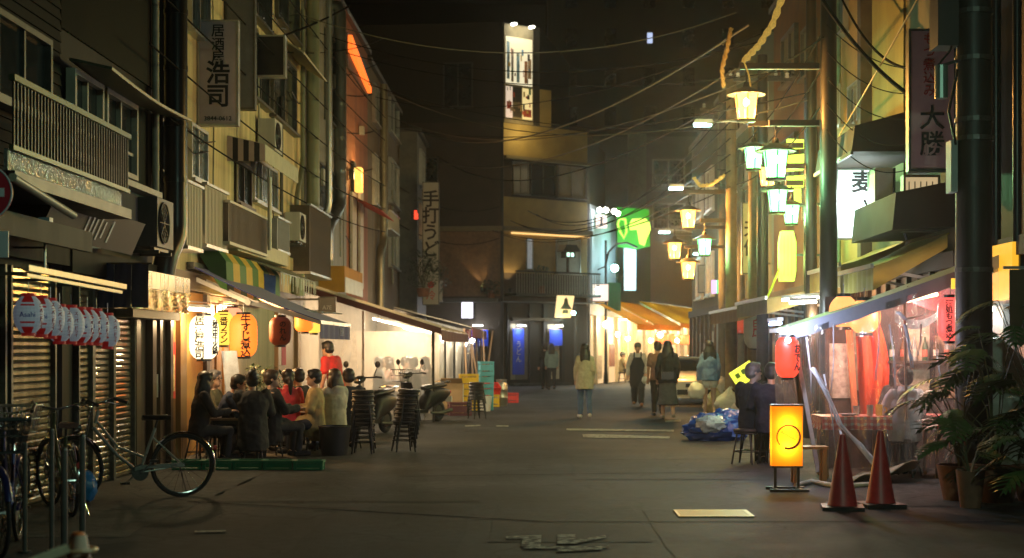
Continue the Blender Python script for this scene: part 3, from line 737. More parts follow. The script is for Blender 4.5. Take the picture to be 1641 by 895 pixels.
for i, z in enumerate((3.6, 5.6, 7.6)):
    window(h6, F6, Y5 + .8, Y5 + 2.6, z, z + 1.3, 0, 2, alu, glass, .07, .1)
balcony(h6, F6, Y5 + 2.8, 58, 3.3, 4.1, .7, panelm)
ud = board_sign('shop_sign', 'tall narrow white sign with brush written noodle characters and a red mark', -4.04, -3.44, 53, 3.04, 7.4, .14, M('white_sign_face', (.4, .4, .34), .6, var=.12, scale=2), frame=dsteel, brackets=-4.35)
text('手打うどん', .62, ink, ud, (0, -.08, 2.6), vertical=True, line=.95, bold=.02)
text('●', .32, red_ink, ud, (0, -.08, .72)); text('冷', .36, red_ink, ud, (0, -.08, .35))
rl = thing('indicator_lamp', 'tiny red indicator light on the far house by the tall noodle sign', 'lamp', (-4.2, 52, 6))
MB().box(-.05, .08, -.02, .02, 0, .2).box(-.05, .04, -.02, .02, .2, .3).build('lens', E('red_led', (1, .05, .02), 2.0), rl)
MB().box(-.16, -.05, -.03, .03, .02, .26).build('housing', black, rl)

# ---------------------------------------------------------------- tavern front under the left awning
front = thing('tavern_frontage', 'tavern frontage with dark sliding doors and warm orange wall', 'shop front', FL.p(22, 0, 0))
darkw = M('dark_door_wood', (.05, .028, .014), .45, var=.35, scale=4, streak=True)
midw = M('brown_door_wood', (.27, .15, .05), .5, var=.35, scale=5, streak=True)
orangew = M('orange_wall', (.66, .36, .08), .8, var=.15, scale=2)
def slab(px0, px1, m, n0=0, n1=.05, z0=.0, z1=2.34, name='wall_panel'):
    return MB().fb(FL, UL(px0), UL(px1), n0, n1, z0, z1).build(name, m, front, True)
slab(206, 213, darkw, 0, .1, name='post'); slab(213, 230, woodd, 0, .03); slab(230, 236, darkw, 0, .12, name='post')
slab(236, 246, creampl, 0, .04, name='door'); slab(246, 250, darkw, 0, .09, name='post'); slab(250, 262, M('dark_door_wood'), 0, .03)
slab(262, 266, darkw, 0, .1, name='post'); slab(266, 278, midw, 0, .03); slab(278, 288, midw, 0, .1, name='post'); slab(288, 321, orangew, 0, .04)
slab(321, 326, darkw, 0, .1, name='post'); slab(326, 378, darkw, 0, .02)
for k in range(4): slab(330 + k * 12, 338 + k * 12, midw, .02, .05, .1, 2.2, name='slat')
b = corrug(FL, UL(378), UL(436), 0, 2.34, 0, .02, .09); b.build('corrugated_panel', M('warm_grey_sheet', (.3, .26, .2), .45, .3, var=.2, scale=4, streak=True), front, True)
slab(436, 441, woodl, 0, .12, name='post'); slab(441, 470, midw, 0, .02); slab(470, 476, woodl, 0, .1, name='post'); slab(476, 505, M('old_wall', (.3, .25, .16), .7, var=.25), 0, .03); slab(505, 512, darkw, 0, .1, name='post')
slab(512, 590, M('old_wall'), 0, .03)
slab(445, 452, M('red_cloth', (.4, .03, .04), .8, var=.2), .05, .08, 1.2, 2.1, name='hanging_cloth')
slab(496, 503, M('orange_cloth', (.5, .16, .05), .8, var=.2), .05, .08, .7, 2.1, name='hanging_cloth')
MB().fb(FL, UL(243), UL(245), .04, .07, .9, 1.2).build('handle', alu, front, True)
po = thing('poster', 'red and white poster on the orange wall by the tavern door', 'poster', FL.p(UL(271), .05, 1.3))
pm_ = M('poster_red', (.55, .04, .03), .6, var=.1)
pw = MB().fb(FL, UL(267), UL(276.5), .034, .042, .85, 1.62); pw.build('sheet', pm_, po, True)
MB().fb(FL, UL(268.5), UL(275), .043, .046, .95, 1.45).build('print', M('poster_print', (.65, .45, .2), .6, var=.6, scale=18), po, True)
# the blue awning
cloth_b = M('blue_awning_cloth', (.02, .025, .16), .8, var=.2, scale=4, sheen=.3)
aw = thing('blue_awning', 'navy folding awning with metal arms over the tavern tables', 'awning', FL.p(22.6, .5, 2.7))
za, zo_, xo = 2.73, 1.93, -3.1
def awpt(a, c): return Vector((XL + .03 + (xo - XL - .03) * c, 21.4 + 3.4 * a, za - (za - zo_) * c - .05 * math.sin(c * PI)))
MB().sheet(awpt, 8, 8, .012).build('cloth', cloth_b, aw, True, 60)
MB().sheet(lambda a, c: Vector((xo + .006 + .012 * math.sin(a * 37), 21.4 + 3.4 * a, zo_ - .015 - .24 * c)), 40, 2, .008).build('valance', cloth_b, aw, True, 60)
text('居酒屋', .15, M('awning_ink', (.3, .32, .5), .7, var=.1), aw, (xo + .03, 23.6, zo_ - .135), FL.rot(), world=True)
MB().bar((xo, 21.38, zo_ - .02), (xo, 24.82, zo_ - .02), .05).build('front_bar', alu, aw, True)
for yy in (21.55, 22.2, 24.4):
    b = MB(); e = Vector((-4.15, yy, 2.2))
    b.bar((-4.95, yy + .05, 2.55), e, .05, .06); b.bar(e, (xo, yy + .3, zo_ - .03), .045, .055); b.cyl(e - Vector((0, .04, 0)), e + Vector((0, .04, 0)), .045)
    b.build('folding_arm', M('awning_arm', (.5, .47, .42), .4, .4, var=.15), aw, True)
MB().bar((-4.94, 21.35, 2.72), (-4.94, 24.85, 2.72), .1, .1).build('roller', dsteel, aw, True)
# tube lamp under the awning
tube_w = E('cool_tube', (1, .93, .8), 14)
def tube_lamp(label, a, c, m=tube_w, watts=60, col=(1, .85, .6), drop=.12):
    a, c = Vector(a), Vector(c); t = thing('tube_lamp', label, 'lamp', (a + c) / 2)
    MB().cyl(a, c, .022, n=8).build('tube', m, t, True)
    MB().bar(a + Vector((0, 0, .05)), c + Vector((0, 0, .05)), .07, .04).build('fitting', plastw, t, True)
    lamp((a + c) / 2 - Vector((0, 0, drop)), watts, col, .08, parent=t)
    return t
tube_lamp('bright white lamp tube over the large white tavern lantern', (-4.82, 20.6, 2.08), (-4.5, 20.65, 2.06), watts=60, col=(1, .7, .35))
tube_lamp('white lamp tube at the far end under the blue awning', (-3.9, 24.3, 1.95), (-3.3, 24.4, 1.92), watts=75)
tube_lamp('warm lamp tube on the tavern wall behind the seated drinkers', (-4.85, 23.0, 2.2), (-4.85, 24.2, 2.2), E('warm_tube', (1, .75, .4), 8), 230, (1, .55, .2))

# big paper lanterns
lan_white = E('lantern_white_glow', (1, .86, .55), 1.75, (.7, .66, .55)); lan_orange = E('lantern_orange_glow', (1, .2, .02), 1.5, (.7, .2, .05)); lan_yellow = E('lantern_yellow_glow', (1, .62, .08), 1.25, (.7, .5, .1))
lan_dull = M('lantern_dull_red', (.25, .06, .025), .6, var=.15); lan_pale = E('lantern_pale_red_glow', (1, .3, .16), 1.4, (.7, .3, .2))
def big_lantern(label, pos, r, h, m, body=None, tm=ink, size=.1, group='paper lanterns under the left awning', turn=0.0, side=None, cap=black, name='paper_lantern', line=.95, shape='tall'):
    t = thing(name, label, 'lantern', pos, 0, group)
    pr = lantern_profile(r, h, 12, .004, shape)
    MB().lathe(pr, n=24).build('shade', m, t, smooth=179)
    MB().lathe([(r * .3, h / 2 - .01), (r * .52, h / 2 - .01), (r * .52, h / 2 + .03), (r * .3, h / 2 + .03)], n=16).build('top_cap', cap, t)
    MB().lathe([(r * .3, -h / 2 - .03), (r * .52, -h / 2 - .03), (r * .52, -h / 2 + .01), (r * .3, -h / 2 + .01)], n=16).build('bottom_cap', cap, t)
    MB().tube([(0, 0, h / 2 + .03), (0, 0, h / 2 + .15)], .005, 5).build('hook', steel, t)
    if body:
        for a in ([turn] if not side else [turn, turn + side[1]]):
            bd = body if a == turn else side[0]
            text(bd, size if a == turn else size * .8, tm, t, (0, 0, 0), Matrix.Rotation(a, 4, 'Z') @ Matrix.Translation((0, -r - .006, 0)) @ FACE_CAM, vertical=True, bend=r, line=line, bold=.022)
    return t
big_lantern('largest white glowing lantern with black tavern characters by the orange wall', W(327, 541, 21.4), .205, .62, lan_white, '居酒屋浩司', ink, .15, side=('秋田牛火鍋', 1.15), line=.8, turn=-.1)
big_lantern('orange glowing lantern with black stew lettering, lowest of the lit bunch', W(390, 538, 21.9), .2, .62, lan_orange, '牛すじ煮込', ink, .15, turn=.35, line=.8)
big_lantern('yellow glowing lantern with black lettering beside the white one', W(357, 527, 22.6), .16, .5, lan_yellow, '一番フラン', ink, .125, turn=.3, line=.75)
big_lantern('pale red glowing lantern behind the orange stew lantern', W(372, 520, 22.9), .17, .5, lan_pale, None)
big_lantern('dull red unlit lantern hanging under the middle of the blue awning', W(449, 531, 23.4), .17, .44, lan_dull, 'のれん', ink, .11, turn=.4)
big_lantern('small orange glowing lantern near the awning tip', W(487, 515, 24.0), .15, .34, lan_orange, None)
big_lantern('small yellow glowing lantern beside the awning tip tube', W(503, 520, 24.3), .13, .28, lan_yellow, None)
rr = MB().tube([(-4.95, 20.9, 2.2), (-3.2, 24.6, 2.1)], .012, 6); rr = rr.build('lantern_rail', steel); rr.name = 'lantern_rail'; tag(rr, 'thin metal rail the tavern lanterns hang from', 'rail')
# canopies beyond
gy = thing('striped_awning', 'green and yellow striped box awning above the blue one', 'awning', FL.p(24.3, .2, 2.9))
cg, cy_ = M('awning_green', (.05, .16, .03), .75, var=.15), M('awning_yellow', (.6, .38, .04), .75, var=.12)
ua, uc = UL(360, -4.6), UL(446, -4.6); k = 9
for i in range(k):
    a0, a1 = ua + (uc - ua) * i / k, ua + (uc - ua) * (i + 1) / k
    b = MB(); b.add([FL.p(a0, .05, 3.0), FL.p(a1, .05, 3.0), FL.p(a0, .3, 2.98), FL.p(a1, .3, 2.98), FL.p(a0, .42, 2.82), FL.p(a1, .42, 2.82), FL.p(a0, .44, 2.3), FL.p(a1, .44, 2.3), FL.p(a0, .42, 2.3), FL.p(a1, .42, 2.3), FL.p(a0, .03, 2.9), FL.p(a1, .03, 2.9)],
          [(0, 1, 3, 2), (2, 3, 5, 4), (4, 5, 7, 6), (6, 7, 9, 8), (8, 9, 11, 10), (10, 11, 1, 0), (0, 2, 4, 6, 8, 10), (11, 9, 7, 5, 3, 1)])
    b.build('stripe', cy_ if i % 2 else cg, gy, True)
fr_ = thing('fringed_canopy', 'small grey canopy with torn fringe and blue cloth', 'canopy', FL.p(28, .6, 2.6))
u0, u1 = UL(449, -4.3), UL(508, -4.3)
MB().sheet(lambda a, c: FL.p(u0 + (u1 - u0) * a, .1 + .6 * c, 3.05 - .25 * c), 4, 3, .02).build('roof_sheet', M('grey_canopy', (.2, .22, .17), .6, var=.3), fr_, True)
b = MB()
for i in range(26):
    u = u0 + (u1 - u0) * (i + .5) / 26; b.sheet(lambda a, c, u=u, l=rnd.uniform(.12, .3): FL.p(u - .05 + .1 * a * (1 - .6 * c), .7 + .02 * math.sin(u * 9), 2.8 - l * c), 1, 2, .004)
b.build('fringe', M('pale_fringe', (.45, .48, .4), .7, var=.3), fr_, True, stuff=True)
MB().sheet(lambda a, c: FL.p(u0 + .02 + .02 * math.sin(c * 9), .12 + .5 * a, 2.85 - .5 * c - .1 * a), 4, 5, .006).build('blue_cloth', M('blue_tarp', (.03, .09, .3), .6, var=.25, bump=.3, bscale=20), fr_, True, 60)
oc = thing('orange_canopy', 'orange box canopy with a bright metal front', 'canopy', (-4.6, 35.5, 2.5))
oy = M('orange_canvas', (.5, .24, .03), .75, var=.15, scale=3)
MB().box(XL + .02, -4.36, 34.0, 34.03, 2.8, 3.4).build('side_cloth', oy, oc, True)
b = MB(); b.box(XL + .02, -4.36, 34.031, 37.5, 3.37, 3.4).box(-4.39, -4.36, 34.031, 37.5, 3.15, 3.368); b.build('top_cloth', oy, oc, True)
MB().sheet(lambda a, c: Vector((-4.355 + .01 * math.sin(a * 25), 34.05 + 3.4 * a, 3.15 - .35 * c)), 14, 2, .01).build('front_sheet', M('bright_canvas', (.55, .5, .42), .4, var=.2), oc, True, 50)
ss = board_sign('small_sign', 'little grey sign with pale letters by the orange canopy', -4.3, -3.95, 29.5, ZA(503, 29.5), ZA(476, 29.5), .04, M('grey_plate', (.16, .15, .13), .5, var=.15), frame=dsteel, brackets=-4.9)
text('A7E', .11, M('pale_ink', (.5, .5, .45), .6, var=.1), ss, (0, -.03, .12))

# cables and small pipes stapled to the upper fronts
rc_ = random.Random(21)
for i in range(16):
    h_, px = (h3, rc_.uniform(250, 478)) if i < 9 else (h4, rc_.uniform(500, 585)) if i < 14 else (h5, rc_.uniform(594, 636))
    u = UL(px); z1 = rc_.uniform(5.5, 9.4); z0 = rc_.uniform(2.7, 4.2); q = rc_.uniform(-.15, .15)
    MB().tube([FL.p(u, .05, z1), FL.p(u + q, .06, (z0 + z1) / 2), FL.p(u + q * .3, .05, z0)], rc_.choice((.012, .02, .035)), 6).build('wall_cable', rc_.choice((black, gp, dsteel, M('pale_pipe_dirty'))), h_, True)
for i in range(8):
    a = rc_.uniform(20, 40); z = rc_.uniform(3.1, 8.5); h_ = h3 if a < 30 else h4
    MB().tube([FL.p(a, .07, z), FL.p(a + .8, .08, z - .12), FL.p(a + 1.8, .07, z + .05)], .012, 5).build('wall_cable', black, h_, True)
for i in range(7):
    u = rc_.uniform(20.5, 43); z = rc_.uniform(3.2, 8); h_ = h3 if u < 31 else h4
    MB().fb(FL, u, u + rc_.uniform(.15, .3), .03, .16, z, z + rc_.uniform(.2, .4)).build('meter_box', rc_.choice((dsteel, ac_col)), h_, True)
# ---------------------------------------------------------------- plastic walled eating tents on the left
milky = SHEET('milky_vinyl', .27, (.93, .9, .82), .12, .3, 1.2)
clear = SHEET('clear_vinyl', .09, (.85, .85, .9), .35, .10, 2.2)
def drape(fn, nu, nv, amp, seed):       # a hanging sheet with folds
    ph = [rnd.uniform(0, 6) for _ in range(4)]
    def g_(a, c):
        p, n = fn(a, c)
        q = math.sin(a * 11 + ph[0] + c * 1.5) * .5 + math.sin(a * 27 + ph[1] - c * 3) * .3 + math.sin(a * 5 + c * 9 + ph[2]) * .25
        return Vector(p) + Vector(n) * amp * q
    return MB().sheet(g_, nu, nv)
post_m = M('tent_post', (.03, .03, .03), .4, .4, var=.2)
t1 = thing('dining_tent', 'warm lit eating tent with milky plastic walls under a dark red edge', 'tent', (-3.5, 37, 0))
maroon = M('maroon_canvas', (.07, .015, .012), .8, var=.2, scale=3); beige = M('beige_canvas', (.4, .36, .27), .75, var=.2, scale=2)
XT = -2.15
def rz1(x): return 2.86 - .31 * (x - XL)          # roof slope of the tent
MB().sheet(lambda a, c: Vector((XL + .02 + 3.0 * c, 31 + 12 * a, rz1(XL + 3.0 * c) - .05 * math.sin(c * PI) + .015 * math.sin(a * 30))), 24, 6, .02).build('roof_canvas', beige, t1, True, 60)
MB().sheet(lambda a, c: Vector((-1.975 + .01 * math.sin(a * 60), 31 + 12 * a, rz1(-1.98) - .02 - .22 * c)), 60, 2, .012).build('valance', maroon, t1, True, 50)
MB().bar((XL + .1, 30.95, rz1(XL) + .05), (-1.97, 30.95, rz1(-1.97) + .05), .05, .05).build('edge_bar', M('pale_tube', (.6, .56, .45), .35, .4, var=.15), t1, True)
MB().sheet(lambda a, c: Vector((XL + .03 + 3.0 * a, 30.93, rz1(XL + 3 * a) + .02 - .13 * c)), 12, 2, .012).build('end_valance', maroon, t1, True)
drape(lambda a, c: (Vector((XL + .1 + 1.35 * a, 31.1 - .06 * c, (rz1(XL + .1 + 1.35 * a) - .03) * (1 - c) + .05 * c)), Vector((0, -1, 0))), 16, 10, .03, 9).build('plastic_wall', milky, t1, True, 179)
drape(lambda a, c: (Vector((-3.58 + 1.42 * a, 31.08 - .06 * c, (rz1(-3.58 + 1.42 * a) - .03) * (1 - c) + .05 * c)), Vector((0, -1, 0))), 16, 10, .03, 10).build('plastic_wall', milky, t1, True, 179)
for i in range(3):
    a0 = 31.2 + 4 * i
    drape(lambda a, c, a0=a0: (Vector((XT - .06 * c, a0 + 3.8 * a, 1.95 - 1.9 * c)), Vector((1, 0, 0))), 18, 10, .03, i).build('plastic_wall', milky, t1, True, 179)
pm2 = MB().box(-.03, .03, -.03, .03, 0, 1.94).mesh('post', post_m)
for y in (31.1, 35.1, 39.1, 43.0):
    o = ob('post', pm2, t1); o.location = Vector((XT, y, 0)) - t1.location
o = MB().box(-3.62, -3.58, 31.06, 31.1, 0, 2.3).build('post', M('brown_post', (.2, .1, .06), .5, var=.2), t1, True)
MB().box(XL + .06, XL + .09, 31.2, 43, 0, 2.7).build('back_wall', M('cream_wall', (.6, .5, .38), .8, var=.2), t1, True)
MB().box(XL + .09, XT - .1, 34.6, 34.63, 0, 1.92).build('inner_screen', M('cream_wall'), t1, True)
for i, (y, x, z) in enumerate(((32.4, -3.0, 2.05), (33.6, -2.75, 1.98), (36.5, -2.7, 1.9), (40.5, -2.7, 1.9))):
    tube_lamp(('first', 'second', 'third', 'farthest')[i] + ' warm lamp tube inside the long plastic tent', (x - .55, y, z + .12), (x + .45, y, z - .12), E('warm_tent_tube', (1, .84, .55), 20), 105, (1, .8, .56))
t2 = thing('dining_tent', 'smaller far tent with clear plastic walls, white bulbs and a red edge', 'tent', (-3, 50, 0))
MB().sheet(lambda a, c: Vector((-4.3 + 2.35 * c, 45 + 13 * a, 2.75 - .6 * c)), 10, 4, .02).build('roof_canvas', beige, t2, True, 60)
MB().sheet(lambda a, c: Vector((-1.945 + .012 * math.sin(a * 50), 45 + 13 * a, 2.15 - .3 * c)), 30, 2, .012).build('valance', M('red_valance', (.3, .03, .03), .8, var=.3, scale=2), t2, True)
for i in range(3):
    a0 = 45.1 + 4.3 * i
    drape(lambda a, c, a0=a0: (Vector((-2.15 - .05 * c, a0 + 4.1 * a, 2.1 - 2.0 * c)), Vector((1, 0, 0))), 14, 8, .05, i).build('plastic_wall', clear, t2, True, 179)
drape(lambda a, c: (Vector((-4.2 + 2.0 * a, 45.05, 2.6 - .5 * a - 2.1 * c)), Vector((0, -1, 0))), 10, 8, .04, 3).build('plastic_wall', milky, t2, True, 179)
for y in (45, 49.4, 53.7, 58):
    o = ob('post', MB().bar((0, 0, 0), (-.1, 0, 2.12), .05).mesh('post', woodl), t2); o.location = Vector((-2.08, y, 0)) - t2.location
MB().box(-4.3, -4.26, 45, 58, 0, 2.7).build('back_wall', M('cream_wall'), t2, True)
bulb_m = E('bulb_white', (1, .95, .85), 30)
def bulb(label, p, watts, col=(1, .85, .62), m=bulb_m, r=.06, group=None, cord=.25):
    t = thing('light_bulb', label, 'light bulb', p, 0, group)
    MB().ball((0, 0, 0), r, 12, 8).build('glass_bulb', m, t, smooth=179)
    MB().cyl((0, 0, r * .9), (0, 0, r * .9 + .07), r * .45, n=8).build('socket', black, t)
    MB().tube([(0, 0, r * .9 + .07), (0, 0, r * .9 + .07 + cord)], .006, 5).build('cord', black, t)
    lamp(Vector(p) - Vector((0, 0, r + .04)), watts, col, r, parent=t)
    return t
bulb('bright white bulb at the gap between the two left tents', (-2.75, 44.0, 1.8), 110, r=.09)
bulb('bright white bulb second in the far tent', (-2.6, 47.5, 1.85), 90, r=.08)
bulb('small cool bulb hanging at the far tip of the red edged tent', (-2.0, 46.5, 1.76), 30, (.9, 1, .95), r=.07)
for i, (y, a) in enumerate(((49, .35), (49.6, -.3), (48.6, .1))):
    o = MB().bar((-1.85 + i * .1, y, 0), (-1.85 + i * .1 - a, y, 2.1), .05).build('wooden_pole', woodl)
    tag(o, ('thin wooden pole leaning left at the far tent mouth', 'thin wooden pole leaning right at the far tent mouth', 'upright wooden pole at the far tent mouth')[i], 'pole')

# ---------------------------------------------------------------- corner house that closes the street
CP = Vector((-1.375, 60, 0))
FA = Frame(CP, (-1, .12, 0), (-.12, -1, 0))
FB = Frame(CP, (3.465, 2.7, 0), (2.7, -3.465, 0))
ch = thing('corner_house', 'ochre corner house with an up lit wall, railed balcony and dark wooden ground floor', 'building', (-1.2, 63, 0))
ochre = M('ochre_render', (.36, .27, .09), .75, var=.2, scale=1.5, bump=.1)
umber = M('umber_render', (.055, .042, .03), .8, var=.25, scale=1.2)
A_, B_ = FA.p(7, 0, 0), FB.p(4.39, 0, 0)
def column(poly, z0, z1): return MB().prism(poly, lambda x, y, s: Vector((x, y, z0 if s == 0 else z1)))
back = [(3.2, 70), (-9, 70)]
column([(CP.x, CP.y), (B_.x, B_.y)] + back + [(A_.x, A_.y)], 0, 10.6).build('wall', umber, ch, True)
column([(CP.x, CP.y + .02), (FB.p(1.9, 0, 0).x, FB.p(1.9, 0, 0).y), (1.5, 69), (-9, 69.5), (A_.x, A_.y + .02)], 10.602, 14.6).build('upper_storey', M('dark_render', (.03, .027, .02), .8, var=.2), ch, True)
def fbp(n_, F_, u0, u1, a0, a1, z0, z1, m): return MB().fb(F_, u0, u1, a0, a1, z0, z1).build(n_, m, ch, True)
fbp('wall_band', FB, .02, 4.38, .0, .06, 9.25, 10.55, ochre)
fbp('wall_band', FB, .02, 4.38, .0, .06, 6.42, 7.6, ochre)
fbp('wall_band', FB, 1.92, 2.5, -.5, .0, 10.62, 12.1, ochre)
fbp('ledge', FB, .02, 4.45, .0, .25, 9.12, 9.24, M('ledge_grey', (.2, .17, .1), .7, var=.2))
fbp('ledge', FB, -.1, 4.5, .0, .3, 6.22, 6.4, M('ledge_grey'))
fbp('ledge', FA, .02, 7, .0, .25, 6.22, 6.4, M('ledge_grey'))
fbp('wall_band', FB, .02, 4.38, .0, .04, 4.55, 6.2, M('ochre_low', (.3, .22, .09), .8, var=.25, scale=2))
fbp('wall_band', FA, .02, 7, .0, .04, 3.6, 6.2, M('umber_tile', (.2, .12, .07), .7, var=.3, scale=6))
fbp('corner_pipe', FA, -.06, .06, .0, .12, 0, 14.4, black)
window(ch, FB, .5, 1.3, 7.75, 9.05, .0, 2, alu, M('curtained_glass', (.3, .32, .34), .3, var=.2, streak=True), .05, .08)
window(ch, FB, 1.4, 2.7, 7.75, 9.05, .0, 2, dsteel, glass, .05, .08)
window(ch, FB, 2.8, 4.3, 7.75, 9.05, .0, 2, alu, M('pale_blind', (.36, .33, .26), .6, var=.12), .05, .08)
window(ch, FB, 1.15, 1.5, 4.7, 6.0, .04, 1, alu, M('lit_curtain', (.5, .5, .48), .6, var=.2, emit=(.8, .9, 1), es=.15), .04, .06)
window(ch, FB, 2.7, 4.0, 4.6, 6.05, .04, 2, alu, M('pale_blind'), .05, .06)
window(ch, FA, 2.6, 4.4, 7.6, 9.2, .0, 2, dsteel, glass)
window(ch, FA, 1.2, 2.4, 11.2, 13.0, .0, 2, dsteel, glass)
# balcony railing
rl_ = MB().fb(FB, .1, 4.5, .0, .8, 3.62, 3.72).build('balcony', dsteel, ch, True)
MB().fb(FB, .1, 4.5, .74, .79, 4.55, 4.62).build('handrail', dsteel, rl_, True)
me = MB().box(-.014, .014, -.014, .014, 3.72, 4.55).mesh('rail_bar', M('pale_rail', (.3, .3, .27), .5, var=.2))
for i in range(34):
    o = ob('rail_bar', me, rl_); o.location = FB.p(.14 + i * .13, .765, 0) - ch.location
# tiled eave: each tile course its own piece
tile = M('grey_roof_tile', (.09, .09, .09), .5, var=.3, scale=6)
ev = MB().fb(FB, -.25, 4.8, .0, .82, 3.36, 3.4).build('eave', tile, ch, True)
tm_ = MB().hexa([Vector(p) for p in ((-.085, 0, .0), (.085, 0, 0), (.085, 1.05, 0), (-.085, 1.05, 0), (-.07, 0, .05), (.07, 0, .05), (.07, 1.05, .05), (-.07, 1.05, .05))]).mesh('tile', tile)
for i in range(28):
    o = ob('tile', tm_, ev); p = FB.p(-.2 + i * .18, .0, 3.56)
    q = FB.rot(); o.matrix_local = Matrix.Translation(p - ch.location) @ Matrix((FB.u, FB.n * .95 - Vector((0, 0, .2)), Vector((0, 0, 1)))).transposed().to_4x4()
    o.matrix_basis = o.matrix_local
fbp('eave', FA, .05, 7, .0, .7, 3.35, 3.5, tile)
# ground floor
dk = M('charred_wood', (.025, .02, .017), .6, var=.3, scale=4, streak=True); gw = M('grey_wood', (.1, .085, .065), .6, var=.3, scale=4, streak=True)
for (a, c) in ((.15, .3), (1.28, 1.42), (2.0, 2.2), (2.95, 3.1), (3.7, 3.8)): fbp('post', FB, a, c, .0, .14, 0, 3.3, gw if a > 3.5 else dk)
for i in range(6): fbp('plank', FB, 3.82 + i * .1, 3.9 + i * .1, .0, .05, 0, 3.3, gw)
fbp('lintel', FB, .3, 2.9, .0, .3, 2.62, 2.75, gw)
fbp('door', FB, .32, .62, .0, .03, 0, 2.5, M('pale_paper', (.45, .4, .28), .7, var=.15)); fbp('door', FB, .62, 1.26, .0, .03, 0, 2.5, M('grey_door', (.2, .19, .17), .6, var=.25))
fbp('door', FB, 2.22, 2.9, .0, .03, 0, 2.5, M('pale_paper')); fbp('door', FB, 1.44, 1.98, .0, .02, 0, 2.5, dk); fbp('wall_base', FB, .3, 3, .04, .08, .0, .25, dk)
fbp('step', FB, .2, 3.2, .1, .5, 0, .1, concrete)
nblue = M('noren_blue', (.03, .08, .7), .8, var=.12)
def banner(label, Fr, u0, u1, n, z0, z1, body=None, size=.2, m=nblue):
    t = thing('banner', label, 'banner', Fr.p((u0 + u1) / 2, n, z0))
    MB().sheet(lambda a, c: Fr.p(u0 + (u1 - u0) * a, n + .02 * math.sin(a * 5 + c * 4), z1 - (z1 - z0) * c), 6, 8, .006).build('cloth', m, t, True, 60)
    MB().tube([Fr.p(u0 - .04, n, z1 + .01), Fr.p(u1 + .04, n, z1 + .01)], .012, 6).build('rod', woodl, t, True)
    if body: text(body, size, M('banner_white', (.6, .62, .66), .7, var=.05), t, Fr.p((u0 + u1) / 2, n + .035, (z0 + z1) / 2), Fr.rot(), vertical=True, world=True)
    return t
banner('long royal blue banner with white writing hanging by the wooden door', FB, .36, .95, .2, .45, 2.3, 'うどん', .3)
banner('short blue doorway curtain on the ochre corner house', FB, 2.24, 2.92, .2, 1.62, 2.28)
banner('blue doorway curtain on the dark side of the corner house', FA, .55, 1.3, .16, 1.6, 2.25)
for i, (Fr, u, lab) in enumerate(((FB, .66, 'slim white door lamp over the long blue banner'), (FB, 2.58, 'slim white door lamp over the short blue curtain'), (FA, .93, 'slim white door lamp on the dark side of the corner house'))):
    tube_lamp(lab, Fr.p(u - .2, .42, 2.42), Fr.p(u + .2, .42, 2.42), E('cool_tube'), 16, (.9, .93, 1))
ws = thing('lit_sign', 'small white lit signboard in two panes on the dark wall', 'sign', FA.p(1.4, .2, 2.7))
for k in range(2): MB().fb(FA, 1.17 + k * .24, 1.38 + k * .24, .14, .2, 2.72, 3.5).build('pane', E('white_sign_light', (.93, .9, 1), 1.6), ws, True)
MB().fb(FA, 1.13, 1.66, .02, .135, 2.68, 3.54).build('housing', black, ws, True)
lamp(FA.p(1.4, .7, 3.0), 12, (.95, .95, 1), .15, parent=ws)
# billboard high on the corner
bb = thing('billboard', 'brightly lit upright billboard high on the corner house', 'billboard', FB.p(.7, .3, 10.7))
MB().fb(FB, -.05, 1.42, .06, .2, 10.55, 14.5).build('housing', M('ledge_grey'), bb, True)
paper_l = E('billboard_paper', (1, .9, .6), .75)
MB().fb(FB, .02, 1.35, .205, .215, 12.1, 14.0).build('upper_poster', paper_l, bb, True)
MB().fb(FB, .02, .35, .205, .215, 10.75, 12.0).build('lower_poster', E('billboard_dim', (1, .8, .6), .6), bb, True)
MB().fb(FB, .85, 1.35, .205, .215, 10.75, 12.0).build('lower_poster', E('billboard_dim2', (1, .8, .35), .7), bb, True)
for (a, c, z0, z1, col) in ((.06, .2, 12.3, 13.8, (.25, .4, .5)), (.28, .4, 12.2, 13.5, (.35, .3, .25)), (.55, .7, 12.2, 13.4, (.3, .5, .6)), (.95, 1.1, 12.2, 13.1, (.55, .25, .1)), (1.12, 1.3, 12.4, 13.2, (.5, .35, .2)), (.4, .8, 10.8, 11.2, (.05, .04, .03)), (.38, .8, 11.4, 12.0, (.03, .03, .03)), (.06, .3, 11.1, 11.4, (.4, .05, .03)), (.9, 1.3, 10.85, 11.15, (.35, .06, .04))):
    MB().fb(FB, a, c, .216, .222, z0, z1).build('print', M('print%d' % int(col[0] * 100 + col[2] * 999), col, .6, var=.5, scale=9), bb, True)
rb_ = random.Random(5)
for i in range(34):
    a = .05 + rb_.random() * 1.2; z = rb_.choice((rb_.uniform(12.15, 13.7), rb_.uniform(10.8, 11.9))); w_, h_ = rb_.uniform(.03, .12), rb_.uniform(.05, .3); c_ = rb_.choice(((.5, .1, .05), (.2, .35, .45), (.08, .07, .06), (.5, .35, .1), (.15, .3, .15), (.3, .2, .15)))
    MB().fb(FB, a, a + w_, .2225 + .0004 * i, .2227 + .0004 * i + .002, z, z + h_).build('print', M('bill_print%d' % int(c_[0] * 100 + c_[1] * 10), c_, .6, var=.4, scale=14), bb, True)
for u in (.2, 1.1):
    MB().fb(FB, u, u + .12, .3, .55, 14.42, 14.5).build('lamp_head', E('bill_lamp', (1, .95, .8), 10), bb, True)
lamp(FB.p(.7, .8, 14.2), 45, (1, .9, .65), .2, parent=bb)
lamp(FB.p(.7, .9, 10.2), 40, (1, .72, .3), .2, parent=bb)
